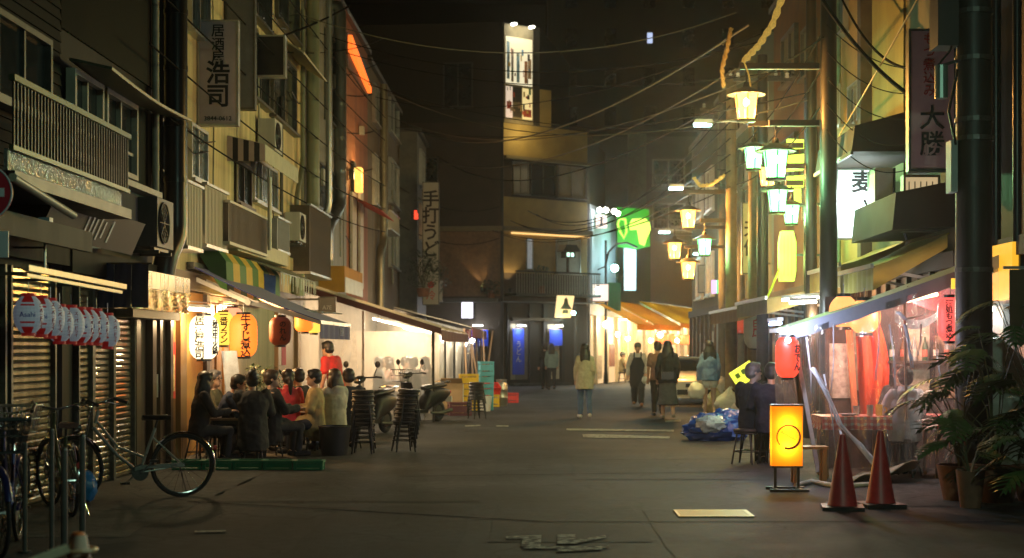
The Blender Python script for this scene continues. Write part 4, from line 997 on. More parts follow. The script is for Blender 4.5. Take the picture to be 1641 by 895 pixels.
# up-lights at the corner
for i, (Fr, u, lab) in enumerate(((FA, .75, 'warm uplight washing the brown tiled corner wall'), (FB, .2, 'warm uplight beside the balcony corner'))):
    t = thing('uplight', lab, 'lamp', Fr.p(u, .3, 3.75))
    MB().lathe([(.05, 0), (.08, .02), (.1, .16), (.085, .16), (.06, .03)], n=12).build('lamp_head', black, t)
    MB().lathe([(0, .1), (.08, .11)], n=12).build('lens', E('warm_lens', (1, .7, .3), 6), t)
    lamp(Fr.p(u, .3, 3.95), 60, (1, .68, .3), .05, parent=t, spot=70, aim=Fr.p(u + (.5 if i == 0 else .3), .0, 6.2))
MB_ = MB().fb(FB, .4, 4.4, .05, .2, 6.12, 6.18); t = MB_.build('ledge_glow_strip', E('painted_ledge_glow', (1, .6, .2), 1.2)); tag(t, 'thin glowing strip painting warm light under the long ledge of the corner house', 'lamp')  # emissive strip imitates orange light on the underside of the ledge
# picture sign over the door, two blue-white bulbs, toy lantern house
ps = thing('picture_sign', 'tilted glowing cream picture sign with a dark mountain hut drawing', 'sign', FB.p(2.4, .6, 2.8), 0)
MB().hexa([FB.p(1.95, .9, 2.75), FB.p(2.75, .9, 2.75), FB.p(2.75, .96, 2.75), FB.p(1.95, .96, 2.75), FB.p(2.08, .9, 3.65), FB.p(2.95, .9, 3.65), FB.p(2.95, .96, 3.65), FB.p(2.08, .96, 3.65)]).build('panel', E('cream_sign', (1, .75, .35), 1.1), ps, True)
b = MB(); b.prism([(2.2, 3.1), (2.8, 3.1), (2.62, 3.32), (2.58, 3.5), (2.5, 3.58), (2.42, 3.5), (2.38, 3.32)], lambda u, z, s: FB.p(u, .965 if s == 0 else .975, z)); b.prism([(2.3, 2.92), (2.62, 2.92), (2.6, 3.07), (2.35, 3.07)], lambda u, z, s: FB.p(u, .965 if s == 0 else .975, z))
b.build('drawing', M('dark_drawing', (.03, .05, .03), .8, var=.2), ps, True)
MB().bar(FB.p(2.4, .9, 2.75), FB.p(2.4, .0, 2.7), .04).build('bracket', dsteel, ps, True)
lamp(FB.p(2.4, 1.3, 2.75), 25, (1, .85, .5), .1, parent=ps)
cool_b = E('cool_bulb', (.55, 1, .95), 18)
bulb('bluish bulb beside the tilted picture sign', tuple(FB.p(2.95, .9, 2.95)), 12, (.5, 1, .95), cool_b, .09)
bulb('bluish white bulb at the balcony end of the corner house', tuple(FB.p(4.3, .85, 3.95)), 15, (.6, 1, .95), cool_b, .1)
hl = thing('lantern_hut', 'little roofed lantern hut with greenish light on the balcony', 'lantern', FB.p(2.7, .8, 4.6))
fbp_ = lambda n_, u0, u1, a0, a1, z0, z1, m: MB().fb(FB, u0, u1, a0, a1, z0, z1).build(n_, m, hl, True)
fbp_('body', 2.5, 3.0, .65, .95, 5.2, 5.45, black); fbp_('pane', 2.56, 2.7, .951, .96, 5.24, 5.4, E('greenish_pane', (.6, 1, .8), 2)); fbp_('pane', 2.78, 2.92, .951, .96, 5.24, 5.4, E('greenish_pane'))
MB().prism([(2.3, 5.45), (3.2, 5.45), (3.0, 5.72), (2.5, 5.72)], lambda u, z, s: FB.p(u, .55 if s == 0 else 1.05, z)).build('roof', black, hl, True)
fbp_('post', 2.7, 2.78, .75, .83, 4.62, 5.2, woodd)

# ---------------------------------------------------------------- bright shops beyond the corner
FS = Frame((2.24, 63.2, 0), (6.51, 22.5, 0), (22.5, -6.51, 0))
def US(px): t = (px - 860) / F; return (t * 63.2 - 2.24) / (.278 - .9605 * t)
sh = thing('corner_shop', 'brightly lit eatery beyond the corner with orange awnings', 'building', FS.p(10, -2, 0))
MB().fb(FS, .0, 26, -9, 0, 0, 7.6).build('wall', M('shop_grey', (.22, .24, .26), .7, var=.2), sh, True)
MB().fb(FS, .05, US(984), .0, .08, 3.4, 7.4).build('front_panel', M('pale_blue_front', (.42, .52, .58), .6, var=.15, scale=2), sh, True)
MB().fb(FS, US(986), US(1040), .0, .08, 3.4, 7.4).build('front_panel', M('green_front', (.02, .1, .05), .6, var=.2), sh, True)
MB().fb(FS, .05, 25, .0, .06, .0, 2.9).build('shop_interior', E('shop_warm_wall', (1, .7, .35), .7), sh, True)
for i in range(12):
    u = .4 + i * 2.0
    MB().fb(FS, u, u + .25, .061, .2, 0, 2.9).build('post', M('cream_post', (.55, .45, .28), .6, var=.2), sh, True)
for i in range(9):
    u = .9 + i * 2.4; MB().fb(FS, u, u + .9, .061, .1, .2 + .5 * (i % 3), 1.2 + .5 * (i % 3)).build('menu_board', M('menu%d' % (i % 4), [(.5, .4, .3), (.3, .1, .05), (.15, .3, .12), (.5, .45, .4)][i % 4], .6, var=.5, scale=8), sh, True)
awo = [CANVAS('orange_awning', (.9, .5, .03)), CANVAS('yellow_awning', (.92, .74, .03)), CANVAS('tan_awning', (.85, .55, .05))]
for i, u in enumerate((1.2, 5.5, 11, 17, 22)): tube_lamp(('first', 'second', 'third', 'fourth', 'fifth')[i] + ' warm lamp tube under the lit shop awnings counted from the corner house', FS.p(u, 1.0, 2.75), FS.p(u + 1.4, 1.0, 2.75), E('warm_tent_tube'), 280, (1, .8, .45))
for i, (a, c, z0, m, lab) in enumerate(((-.3, 3.2, 3.3, 0, 'orange shop awning nearest the corner house'), (3.2, 9.5, 3.35, 2, 'tan shop awning in the middle of the lit shops'), (9.5, 25, 3.5, 1, 'long yellow shop awning farthest down the lit shops'))):
    t = thing('shop_awning', lab, 'awning', FS.p((a + c) / 2, .9, 2.8))
    MB().sheet(lambda q, r_: FS.p(a + (c - a) * q, .09 + 2.0 * r_, z0 + .25 - 1.05 * r_), 8, 4, .03).build('cloth', awo[m], t, True, 60)
    MB().sheet(lambda q, r_: FS.p(a + (c - a) * q, 2.1 + .02 * math.sin(q * 60), z0 - .8 - .22 * r_), 40, 1, .02).build('valance', awo[0], t, True)
def face_board(label, x0, x1, Y, z0, z1, m, name='lit_sign', cat='sign', th=.16):
    return board_sign(name, label, x0, x1, Y, z0, z1, th, m, cat, frame=dsteel)
p0, p1 = W(999, 467, 66.5), W(1020, 370, 66.5)
vs = face_board('tall white lit signboard on the green shop front', p0.x, p1.x, 66.5, p0.z, p1.z, E('cold_white_sign', (.6, .93, 1), 1.6))
for k in range(4): MB().box(-.12 + .05 * k, -.1 + .05 * k, -.09, -.082, .25 + .6 * k * .5, .6 + .6 * k * .5).build('print', M('grey_print', (.3, .4, .45), .6), vs)
lamp(p0 + Vector((.2, -1.2, 1.5)), 110, (.6, .95, 1), .3, parent=vs)
gsn = thing('lit_sign', 'lime green lit sign shaped like a foaming mug above the eatery', 'sign', W(1012, 395, 66))
def pxpoly(pts, Y, th, m, name, par):
    return MB().prism(pts, lambda x, y, s: W(x, y, Y) + Vector((0, th if s else 0, 0))).build(name, m, par, True)
pxpoly([(988, 332), (1040, 336), (1042, 395), (1020, 400), (990, 396)], 66.2, .2, E('green_box', (.02, .6, .015), .5), 'backing', gsn)
pxpoly([(1008, 360), (1013, 351), (1034, 350), (1041, 357), (1043, 368), (1037, 382), (1033, 394), (1025, 391), (1021, 368), (1010, 369)], 66.0, .15, E('lime_white', (.7, 1, .12), 1.5), 'mug', gsn)
b = MB(); b.tube([W(x, y, 66.05) for x, y in ((1003, 352), (993, 351), (990, 360), (994, 372), (1000, 382), (1004, 372), (1002, 352))], .06, 6); b.build('handle', E('lime_tube', (.5, 1, .1), 1.5), gsn, True)
MB().bar(W(1015, 396, 66.3), W(1015, 396, 66.3) + Vector((0, 3, 0)), .1).build('bracket', dsteel, gsn, True)
lamp(W(1025, 372, 65.2), 25, (.5, 1, .25), .3, parent=gsn)
pk = face_board('pale pink glowing sign over the orange awning', W(948, 0, 63).x, W(975, 0, 63).x, 62.6, ZA(484, 62.6), ZA(455, 62.6), E('pink_sign', (1, .8, .7), 1.0))
rs = thing('lit_sign', 'small round cornered pale sign with dark strokes on the blue shop front', 'sign', W(963, 368, 63.4))
pxpoly([(955, 345), (972, 345), (973, 366), (955, 366)], 63.4, .1, E('pale_round', (1, .85, .75), .9), 'panel', rs)
pxpoly([(962, 348), (966, 348), (966, 362), (962, 362)], 63.35, .02, ink, 'print', rs)
for i, (x, y) in enumerate(((961, 337), (971, 337), (984, 339), (990, 342))):
    bulb(f'round white floodlight bulb, {("first", "second", "third", "fourth")[i]} along the top of the blue shop front', tuple(W(x, y, 63)), 14, (.9, 1, 1), bulb_m, .11, cord=.1)
for i, (px, py) in enumerate(((985, 430), (1006, 543), (1043, 546), (1058, 537), (1085, 546), (971, 520), (990, 536))):
    bulb(('round cool lamp on the blue front', 'left bulb of the pair under the tan awning', 'warm bulb under the tan awning', 'cool bulb at the join of tan and yellow awnings', 'red lantern bulb under the yellow awning', 'white lamp on the arched post', 'small bulb beside the arched post')[i],
         tuple(W(px, py, 62.5 if i != 5 else 63.6)) if i in (0, 5, 6) else tuple(W(px, py, 67 + i)), (20, 60, 60, 30, 40, 25, 10)[i], (.8, 1, 1) if i in (0, 3, 5, 6) else (1, .75, .4), cool_b if i in (0, 3, 6) else bulb_m, (.16, .1, .1, .13, .1, .13, .1)[i], cord=.1)
for i, px in enumerate((1056, 1066, 1078, 1092, 1100)):
    Y = 76 + i * 1.6
    big_lantern(f'{("first", "second", "third", "fourth", "fifth")[i]} glowing red lantern in the row under the yellow awning', W(px, 543 + i * .5, Y), .2, .5, E('red_lantern_far', (1, .22, .05), 2.4), None, group='red lanterns under the yellow awning')
lp = thing('street_lamp', 'thin dark arched street post with a green flag', 'street lamp', (2.94, 63.7, 0))
MB().cyl((0, 0, 0), (0, 0, 6.1), .07, .05).build('post', black, lp)
MB().tube([(0, 0, 5.1), (.12, 0, 5.6), (.45, 0, 5.95), (.9, 0, 6.0), (1.35, 0, 5.8)], .05, 6).build('arch', black, lp)
MB().tube([(0, 0, 5.0), (-.35, 0, 4.85)], .03, 6).build('arm', black, lp)
MB().cyl((0, 0, 0), (0, 0, .5), .11, .08).build('base', black, lp)
gf = thing('banner', 'dark green flag hung from the arched street post', 'banner', (3.2, 63.65, 3.1))
MB().sheet(lambda a, c: Vector((3.02 + .56 * a, 63.66 + .02 * math.sin(a * 6), 4.3 - 1.2 * c)), 5, 6, .01).build('cloth', M('green_flag', (.01, .11, .03), .8, var=.2), gf, True)

# ---------------------------------------------------------------- blocks that close the view
eb = thing('apartment_block', 'grey apartment block behind the lit shops with railed balconies', 'building', (9, 95, 0))
MB().box(3.5, 18, 92, 104, 0, 14.5).build('wall', M('grey_render', (.17, .18, .17), .8, var=.2, scale=1), eb, True)
FE = Frame((3.5, 92, 0), (1, 0, 0), (0, -1, 0))
MB().fb(FE, 2.1, 3.2, .0, .6, 3, 14.6).build('stair_tower', M('green_render', (.22, .28, .22), .7, var=.2), eb, True)
for r_ in range(4):
    z = 3.4 + r_ * 2.7
    for k in range(3):
        window(eb, FE, 3.6 + k * 2.6, 5.6 + k * 2.6, z, z + 1.6, 0, 2, alu, E('lit_far_pane', (.75, .95, 1), 1.0) if (r_, k) in ((1, 0), (1, 1)) else glass, .08, .12)
    q = MB().fb(FE, 3.4, 11.5, .9, .95, z + .5, z + .56).fb(FE, 3.4, 11.5, .0, .95, z - .4, z - .3).build('balcony', dsteel, eb, True)
    me = MB().box(-.02, .02, -.02, .02, z - .3, z + .5).mesh('rail_bar', dsteel)
    for i in range(40):
        o = ob('rail_bar', me, q); o.location = FE.p(3.45 + i * .2, .92, 0) - eb.location
cf = board_sign('shop_sign', 'dark sign with pale outlined coffee characters at the street end', W(1077, 0, 88).x, W(1109, 0, 88).x, 88, ZA(496, 88), ZA(476, 88), .2, M('dark_sign_face', (.05, .05, .06), .5, var=.1), frame=M('pale_edge', (.55, .55, .55), .5, var=.1, emit=(.8, .9, 1), es=.12))
text('珈琲', .5, M('pale_glow', (.5, .55, .6), .5, var=.05, emit=(.8, .9, 1), es=.25), cf, (0, -.11, .36))
dt = thing('tower_block', 'unlit high tower block standing against the night sky', 'building', (8, 135, 0))
MB().box(1, 42, 130, 150, 0, 62).build('wall', M('night_concrete', (.09, .085, .09), .8, var=.15, scale=.4), dt, True)
FT = Frame((1, 130, 0), (1, 0, 0), (0, -1, 0))
wm = MB().box(-.5, .5, -.02, .06, -.8, .8).mesh('window', glass); lm = MB().box(-.2, .25, -.05, .06, -.45, .45).mesh('window', E('tower_lit', (.6, .7, 1), .9))
for r_ in range(14):
    for k in range(9):
        o = ob('window', lm if (r_, k) == (6, 2) else wm, dt); o.location = FT.p(2 + k * 3.4, 0, 8 + r_ * 3.4) - dt.location
dt2 = thing('tower_block', 'broad black block rising behind the ochre corner house', 'building', (-14, 100, 0))
MB().box(-26, .6, 98, 112, 0, 24).build('wall', M('black_block', (.05, .045, .03), .8, var=.2, scale=.5), dt2, True)
FT2 = Frame((-26, 98, 0), (1, 0, 0), (0, -1, 0))
for r_ in range(4):
    for k in range(8):
        o = ob('window', wm, dt2); o.location = FT2.p(2 + k * 3.2, 0, 9 + r_ * 3.6) - dt2.location
# ---------------------------------------------------------------- right-hand row
rb1, rb2, rb3, rb4, rb5, rb6, rb7 = 9.0, UR(1548), UR(1452), UR(1400), UR(1336), UR(1240), UR(1150)
darkr = M('dark_right_wall', (.03, .027, .024), .7, var=.3, scale=3, streak=True)
r1 = house('dark_house', 'near dark house behind the big utility pole with lit pipes down its front', FR, rb1, rb2 - .004, 0, 9.5, darkr)
for k, px in enumerate((1596, 1630)):
    duct('drain_pipe', ('ribbed black pipe with an orange gleam on the near dark house', 'thin outer pipe at the near edge of the dark house')[k], [FR.p(UR(px, 5.45), .15, 8.5), FR.p(UR(px, 5.45), .15, 2.75)], (.06, .05)[k], M('black_duct'), 'pipe', True, None, .35)
greenw = M('greenish_stucco', (.25, .25, .13), .8, var=.2, scale=2, bump=.2, streak=True)
orw = M('tan_render', (.42, .26, .09), .8, var=.18, scale=1.5)
brw = M('brown_render_right', (.17, .075, .02), .8, var=.25, scale=2)
r2 = house('stucco_house', 'dim house behind the pink upright sign', FR, rb2, rb3 - .004, 0, 9.5, M('dim_stucco', (.1, .085, .05), .8, var=.2, scale=2))
r3 = house('corrugated_house', 'pale green corrugated house front beside the pink upright sign', FR, rb3, rb4 - .004, 0, 9.6, greenw)
corrug(FR, rb3 + .02, rb4 - .02, 2.8, 9.5, 0, .014, .11).build('corrugated_wall', greenw, r3, True)
r4 = house('tan_house', 'tan rendered house glowing orange by the hanging lantern', FR, rb4, rb5 - .004, 0, 9.3, orw)
window(r4, FR, UR(1383), UR(1366), ZA(205, 26.5), ZA(140, 26.5), 0, 2, alu, glass, .05, .1)
window(r4, FR, UR(1360), UR(1345), ZA(60, 27.5), ZA(-20, 27.5), 0, 2, alu, glass, .05, .1)
b = MB(); b.fb(FR, UR(1392), UR(1362), .1, .5, ZA(205, 26) - .1, ZA(205, 26) - .04)
b.build('window_ledge', alu, r4, True)
me = MB().box(-.012, .012, -.012, .012, 0, .7).mesh('rail_bar', alu)
for i in range(8):
    o = ob('rail_bar', me, r4); o.location = FR.p(UR(1390) + i * .22, .47, ZA(205, 26) - .04) - r4.location
MB().fb(FR, rb4 - .15, rb4 + .1, .01, .25, 2.6, 9.4).build('corner_pier', M('dark_pier', (.05, .04, .03), .7, var=.3), r4, True)
for k, px in enumerate((1352, 1340)):
    duct('drain_pipe', ('pale downpipe on the tan house', 'second downpipe at the far edge of the tan house')[k], [FR.p(UR(px), .1, 9), FR.p(UR(px), .1, 2.6)], .05, M('pale_pipe_dirty'), 'pipe', False)
r5 = house('brown_shop_house', 'brown shop house with the lime upright sign and floral blinds', FR, rb5, rb6 - .004, 0, 9.4, brw)
for (a, c, y0, y1) in ((1310, 1290, 300, 220), (1280, 1258, 300, 220), (1310, 1290, 120, 40), (1280, 1258, 130, 50), (1275, 1255, 440, 380)):
    window(r5, FR, UR(a), UR(c), ZA(y0, UR((a + c) / 2)), ZA(y1, UR((a + c) / 2)), 0, 2, dsteel, M('dim_blind', (.2, .17, .1), .6, var=.2), .06, .1)
r6 = house('grey_shop_house', 'greenish grey shop house with upright black lettering', FR, rb6, rb7 - .004, 0, 9.0, M('grey_green_render', (.15, .17, .12), .8, var=.3, scale=1.5, streak=True))
for (a, c, y0, y1) in ((1232, 1216, 320, 250), (1206, 1190, 300, 240), (1180, 1162, 330, 270), (1232, 1216, 180, 110), (1200, 1180, 210, 150)):
    window(r6, FR, UR(a), UR(c), ZA(y0, UR((a + c) / 2)), ZA(y1, UR((a + c) / 2)), 0, 2, alu, glass, .07, .1)
r7 = house('far_right_house', 'farthest dim house of the row behind the parked car', FR, rb7, 54, 0, 8.6, M('dim_brown', (.09, .07, .05), .8, var=.25, scale=1.5))
for i in range(2):
    for z in (3.2, 5.9): window(r7, FR, rb7 + .8 + i * 3, rb7 + 2.6 + i * 3, z, z + 1.4, 0, 2, alu, glass, .08, .1)
# shop floors of the row
def shopfront(label, u0, u1, m, n=.0, z1=2.6, ribs=8):
    t = thing('shop_frontage', label, 'shop front', FR.p((u0 + u1) / 2, .1, 0))
    MB().fb(FR, u0 + .02, u1 - .02, .005, .05, 0, z1).build('back_panel', m, t, True)
    k = (u1 - u0) / ribs
    for i in range(ribs + 1):
        u = u0 + .05 + i * (u1 - u0 - .1) / ribs; MB().fb(FR, u - .03, u + .03, .051, .12, 0, z1).build('post', woodd, t, True)
    MB().fb(FR, u0 + .02, u1 - .02, .051, .16, z1, z1 + .22).build('lintel', darkr, t, True)
    for i in range(ribs):
        u = u0 + .12 + i * (u1 - u0 - .1) / ribs
        if rnd.random() < .8:
            MB().fb(FR, u, u + k * rnd.uniform(.4, .7), .051, .075, rnd.uniform(.9, 1.2), rnd.uniform(1.4, 2.1)).build('menu_sheet', M('menusheet%d' % rnd.randrange(5), [(.5, .42, .3), (.45, .1, .06), (.3, .18, .1), (.5, .45, .42), (.15, .2, .3)][rnd.randrange(5)], .7, var=.45, scale=12), t, True)
    return t
shopfront('frontage of the near dark house behind the plants', 12, rb2, darkr)
shopfront('tent backed frontage with menu sheets', rb2, rb4, M('warm_brown_wall', (.28, .17, .1), .7, var=.25))
shopfront('frontage of the tan house beyond the tent', rb4, rb5, M('warm_brown_wall'))
shopfront('frontage under the lime upright sign', rb5, rb6, brw, ribs=8)
shopfront('grey shuttered frontage behind the seated men', rb6, rb7, M('grey_front', (.26, .3, .28), .6, var=.2, streak=True), ribs=8)
shopfront('farthest right frontage near the white car', rb7, 53.8, M('dim_brown'), ribs=6)
# pink upright sign and its neighbours
s4 = board_sign('shop_sign', 'tall pink upright sign with red small and black large characters by the utility pole', 4.75, 5.36, 19.2, 3.8, 5.62, .14, M('pink_sign_face', (.6, .36, .32), .55, var=.14, scale=2), frame=dsteel, brackets=5.6)
text('もつ煮込み', .165, red_ink, s4, (-.04, -.075, 1.36), vertical=True, line=1.0, bold=.006)
text('大勝', .33, ink, s4, (0, -.075, .52), vertical=True, line=1.0, bold=.012)
mb_ = face_board('small cream lit panel with faint columns under the pink sign', 5.0, 5.5, 20.5, ZA(372, 20.5), ZA(282, 20.5), E('cream_panel_lit', (1, .75, .4), .45), 'lit_sign')
for i in range(5): MB().box(-.18 + i * .08, -.165 + i * .08, -.085, -.081, .35, .68).build('print', M('faint_print', (.2, .17, .1), .7), mb_)
s5 = board_sign('lit_sign', 'dazzling white lit sign with black brush characters under a brown canopy', 4.68, 5.31, 23.5, 3.24, 4.34, .2, E('white_shop_sign', (.85, 1, 1), 2.6), 'sign', frame=alu, brackets=5.6)
text('麦', .36, ink, s5, (.1, -.105, .9), bold=.03); text('と', .3, ink, s5, (.2, -.105, .5), bold=.03)

lamp((4.95, 22.9, 3.8), 45, (.85, 1, .98), .25, parent=s5)
s6 = thing('cabinet_sign', 'cream boxed cabinet sign beside the dazzling white sign', 'sign', (5.1, 21.9, 3.2))
MB().box(-.2, .06, -.2, .3, .05, .95).build('casing', M('cream_cabinet', (.5, .46, .3), .45, var=.12), s6); MB().box(.08, .1, -.2, .3, .05, .95).build('side_frame', black, s6)
MB().box(-.17, .03, -.21, -.201, .1, .9).build('face_panel', M('cream_face', (.5, .5, .4), .3, var=.1), s6)
MB().bar((.1, 0, .5), (.5, 0, .5), .05).build('bracket', dsteel, s6)
bc = thing('box_canopy', 'big brown box canopy above the dazzling white sign', 'canopy', FR.p(23, .5, 4.4))
bm_ = M('brown_canvas', (.03, .018, .01), .8, var=.2, scale=3)
MB().hexa([FR.p(21.4, .02, 4.35), FR.p(24.2, .02, 4.35), FR.p(24.2, 1.1, 4.35), FR.p(21.4, 1.1, 4.35), FR.p(21.4, .02, 5.0), FR.p(24.2, .02, 5.0), FR.p(24.2, 1.05, 4.72), FR.p(21.4, 1.05, 4.72)]).build('cloth', bm_, bc, True)
MB().fb(FR, 21.38, 24.22, 1.08, 1.12, 4.3, 4.36).build('edge_bar', dsteel, bc, True)
# near awnings over the tent
def awning_r(label, u0, u1, z0, z1, out, val, m, vm=None, name='awning'):
    t = thing(name, label, 'awning', FR.p((u0 + u1) / 2, out / 2, z1))
    MB().sheet(lambda a, c: FR.p(u0 + (u1 - u0) * a, .04 + out * c, z0 - (z0 - z1) * c - .04 * math.sin(c * PI)), 8, 6, .02).build('cloth', m, t, True, 60)
    MB().sheet(lambda a, c: FR.p(u0 + (u1 - u0) * a, out + .045 + .012 * math.sin(a * 45), z1 - .02 - val * c), 30, 2, .012).build('valance', vm or m, t, True, 60)
    MB().sheet(lambda a, c: FR.p(u0 - .006, .06 + out * a, z0 - (z0 - z1) * a - .03 - val * c * (.6 + .4 * a)), 6, 2, .012).build('side_cloth', vm or m, t, True, 60)
    MB().fb(FR, u0 - .03, u1, out + .06, out + .1, z1 - .03, z1 + .03).build('front_bar', alu, t, True)
    for u in (u0 + .2, u1 - .2): MB().bar(FR.p(u, .05, z1 - .2), FR.p(u, out, z1 - .03), .04).build('arm', alu, t, True)
    return t
yg = M('olive_awning', (.36, .31, .06), .75, var=.2, scale=2)
awning_r('olive yellow awning above the plastic tent', 20.2, 22.4, 3.1, 2.65, 1.0, .3, yg)
awning_r('small gold lettered awning below the white sign', 22.6, 25.2, 3.15, 2.8, .95, .32, M('gold_awning', (.42, .3, .07), .75, var=.2))
awning_r('dull green awning with a drooping edge beyond the gold one', 25.6, 29.5, 2.75, 2.4, 1.6, .25, M('moss_awning', (.2, .2, .1), .75, var=.2))
awning_r('low brown awning before the floral blinds', 30, 34.8, 2.75, 2.35, 1.5, .25, M('brown_awning', (.2, .12, .06), .75, var=.2))
dcn = thing('box_canopy', 'dark brown box canopy on the wall over the olive awning', 'canopy', FR.p(20.7, .4, 3.2))
MB().hexa([FR.p(20.0, .02, 3.16), FR.p(22.6, .02, 3.16), FR.p(22.6, .85, 3.12), FR.p(20.0, .85, 3.12), FR.p(20.0, .02, 3.78), FR.p(22.6, .02, 3.78), FR.p(22.6, .8, 3.62), FR.p(20.0, .8, 3.62)]).build('cloth', bm_, dcn, True)
bulb('round white bulb over the gold lettered awning', tuple(W(1426, 365, 22)), 18, (1, .95, .8), bulb_m, .06, cord=.1)
fb_ = thing('flood_lamp', 'small black floodlight on top of the dark canopy', 'lamp', W(1448, 362, 20.9))
MB().ball((0, 0, 0), .09, 12, 8).build('housing', black, fb_); MB().tube([(0, 0, -.08), (.05, 0, -.2)], .02, 6).build('bracket', black, fb_)
glow_in = thing('kitchen_glow', 'bright flame coloured shop opening behind the bunched awnings', 'shop window', FR.p(27, .1, 2))
MB().fb(FR, 23.6, 26.9, .13, .16, 1.7, 2.35).build('light_panel', E('flame_panel', (1, .55, .25), 1.6), glow_in, True)
for i in range(7): MB().fb(FR, 23.7 + i * .45, 23.78 + i * .45, .161, .19, 1.7, 2.35).build('mullion', woodd, glow_in, True)
lamp(FR.p(25.3, .9, 2.0), 120, (1, .6, .3), .15, parent=glow_in)
# lime signs of the brown house
lime = E('lime_sign', (.72, 1, .12), 1.3)
ls1 = thing('lit_sign', 'upright lime lit sign bulging below the green lamps', 'sign', (4.75, 28.4, 2.8))
pr = [(.0, 0), (.16, .02), (.19, .3), (.19, .65), (.16, .93), (0, .95)]
MB().prism([(-.14, 0), (.12, 0), (.15, .2), (.15, .75), (.1, .95), (-.12, .95), (-.16, .75), (-.16, .2)], lambda x, z, s: Vector((x, .12 * (1 if s else -1), z))).build('panel', lime, ls1)
for k in range(3): MB().box(-.08 + .07 * k, -.07 + .07 * k, -.127, -.121, .1, .85).build('tube_line', M('lime_line', (.3, .5, .05), .6, var=.1), ls1)
MB().bar((.14, 0, .5), (.85, 0, .5), .04).build('bracket', dsteel, ls1)
MB().bar((-.1, 0, .35), (-.45, -.1, -.45), .03).build('stay', M('lime_stay', (.35, .5, .05), .5, var=.1), ls1)
lamp((4.6, 27.9, 3.2), 45, (.7, 1, .2), .2, parent=ls1)
ls2 = thing('lit_sign', 'column of lime lit arrow and letter shapes behind the green lamps', 'sign', (5.1, 29, 4))
for k, (y0, y1, pts) in enumerate(((226, 240, [(-.2, 0), (.2, .03), (.22, .18), (-.2, .2)]), (248, 275, [(-.22, 0), (.1, .02), (.26, .2), (.12, .33), (-.2, .3)]), (282, 300, [(-.18, 0), (.12, 0), (.12, .22), (-.2, .2)]), (305, 328, [(-.05, 0), (.06, 0), (.06, .3), (-.06, .3)]))):
    zz = ZA(y1, 28.6); MB().prism(pts, lambda x, z, s, zz=zz: Vector((4.98 + x, 28.55 + .12 * s, zz + z))).build('sign_shape', lime, ls2, True)
MB().bar((5.12, 28.75, 4.0), (5.12, 28.75, 5.55), .06).build('post', dsteel, ls2, True); MB().bar((5.12, 28.75, 4.3), (5.6, 28.75, 4.3), .05).build('bracket', dsteel, ls2, True)
gv = board_sign('shop_sign', 'upright grey green sign with two black characters on the grey house', W(1188, 0, 36).x, W(1222, 0, 36).x, 36, ZA(440, 36), ZA(325, 36), .14, M('grey_green_sign', (.34, .36, .24), .6, var=.15), frame=dsteel, brackets=5.6)
text('天健', .42, ink, gv, (0, -.08, .85), vertical=True, line=1.1, bold=.02)
nsn = thing('lit_sign', 'small far sign glowing magenta and green between the poles', 'sign', W(1148, 460, 45))
MB().box(-.14, .0, -.05, .05, -.2, .2).build('pane', E('magenta_pane', (.8, .5, 1), 1.2), nsn); MB().box(.003, .14, -.05, .05, -.2, .2).build('pane', E('green_pane', (.15, 1, .35), 1.3), nsn); MB().bar((.14, 0, 0), (.4, 0, 0), .04).build('bracket', dsteel, nsn)
dk2 = board_sign('shop_sign', 'dark narrow signboard on the dim house behind the far poles', W(1118, 0, 50).x, W(1137, 0, 50).x, 50, ZA(470, 50), ZA(425, 50), .15, M('white_sign_face'), frame=dsteel, brackets=5.6)
aircon('air conditioner with lattice on the corrugated house', FR.p(22.9, .2, 3.45), R(-90), (.7, .3, .6))

# ---------------------------------------------------------------- the near plastic tent
t3 = thing('dining_tent', 'clear plastic tent with a sloping blue grey awning and gingham tables', 'tent', (4.2, 18.6, 0))
grey_c = M('blue_grey_awning', (.26, .28, .36), .6, var=.15, scale=2)
ta, tb = 17.5, 19.15
def roofpt(a, c): return Vector((5.58 - 2.58 * c, ta + (tb - ta) * a, 2.68 - .9 * c - .03 * math.sin(c * PI)))
MB().sheet(roofpt, 8, 10, .02).build('roof_canvas', grey_c, t3, True, 60)
MB().sheet(lambda a, c: Vector((5.58 - 2.6 * a, ta - .012, 2.7 - .9 * a - .03 * math.sin(a * PI) - .16 * c + .01 * math.sin(a * 33) * c)), 30, 2, .012).build('side_valance', grey_c, t3, True, 60)
MB().bar((5.5, ta + .05, 2.5), (2.98, ta + .05, 1.66), .05, .06).build('roof_pole', alu, t3, True)
MB().bar((3.0, ta, 1.76), (3.0, tb, 1.76), .05).build('front_bar', alu, t3, True)
MB().bar((3.0, ta + .03, 1.76), (3.28, ta - .05, .1), .045).build('slanted_post', M('clear_edge', (.5, .45, .45), .25, var=.2), t3, True)
MB().bar((4.3, ta + .03, 2.15), (4.33, ta + .03, .7), .025).build('post', M('pinkish_pole', (.5, .35, .3), .4, var=.1), t3, True)
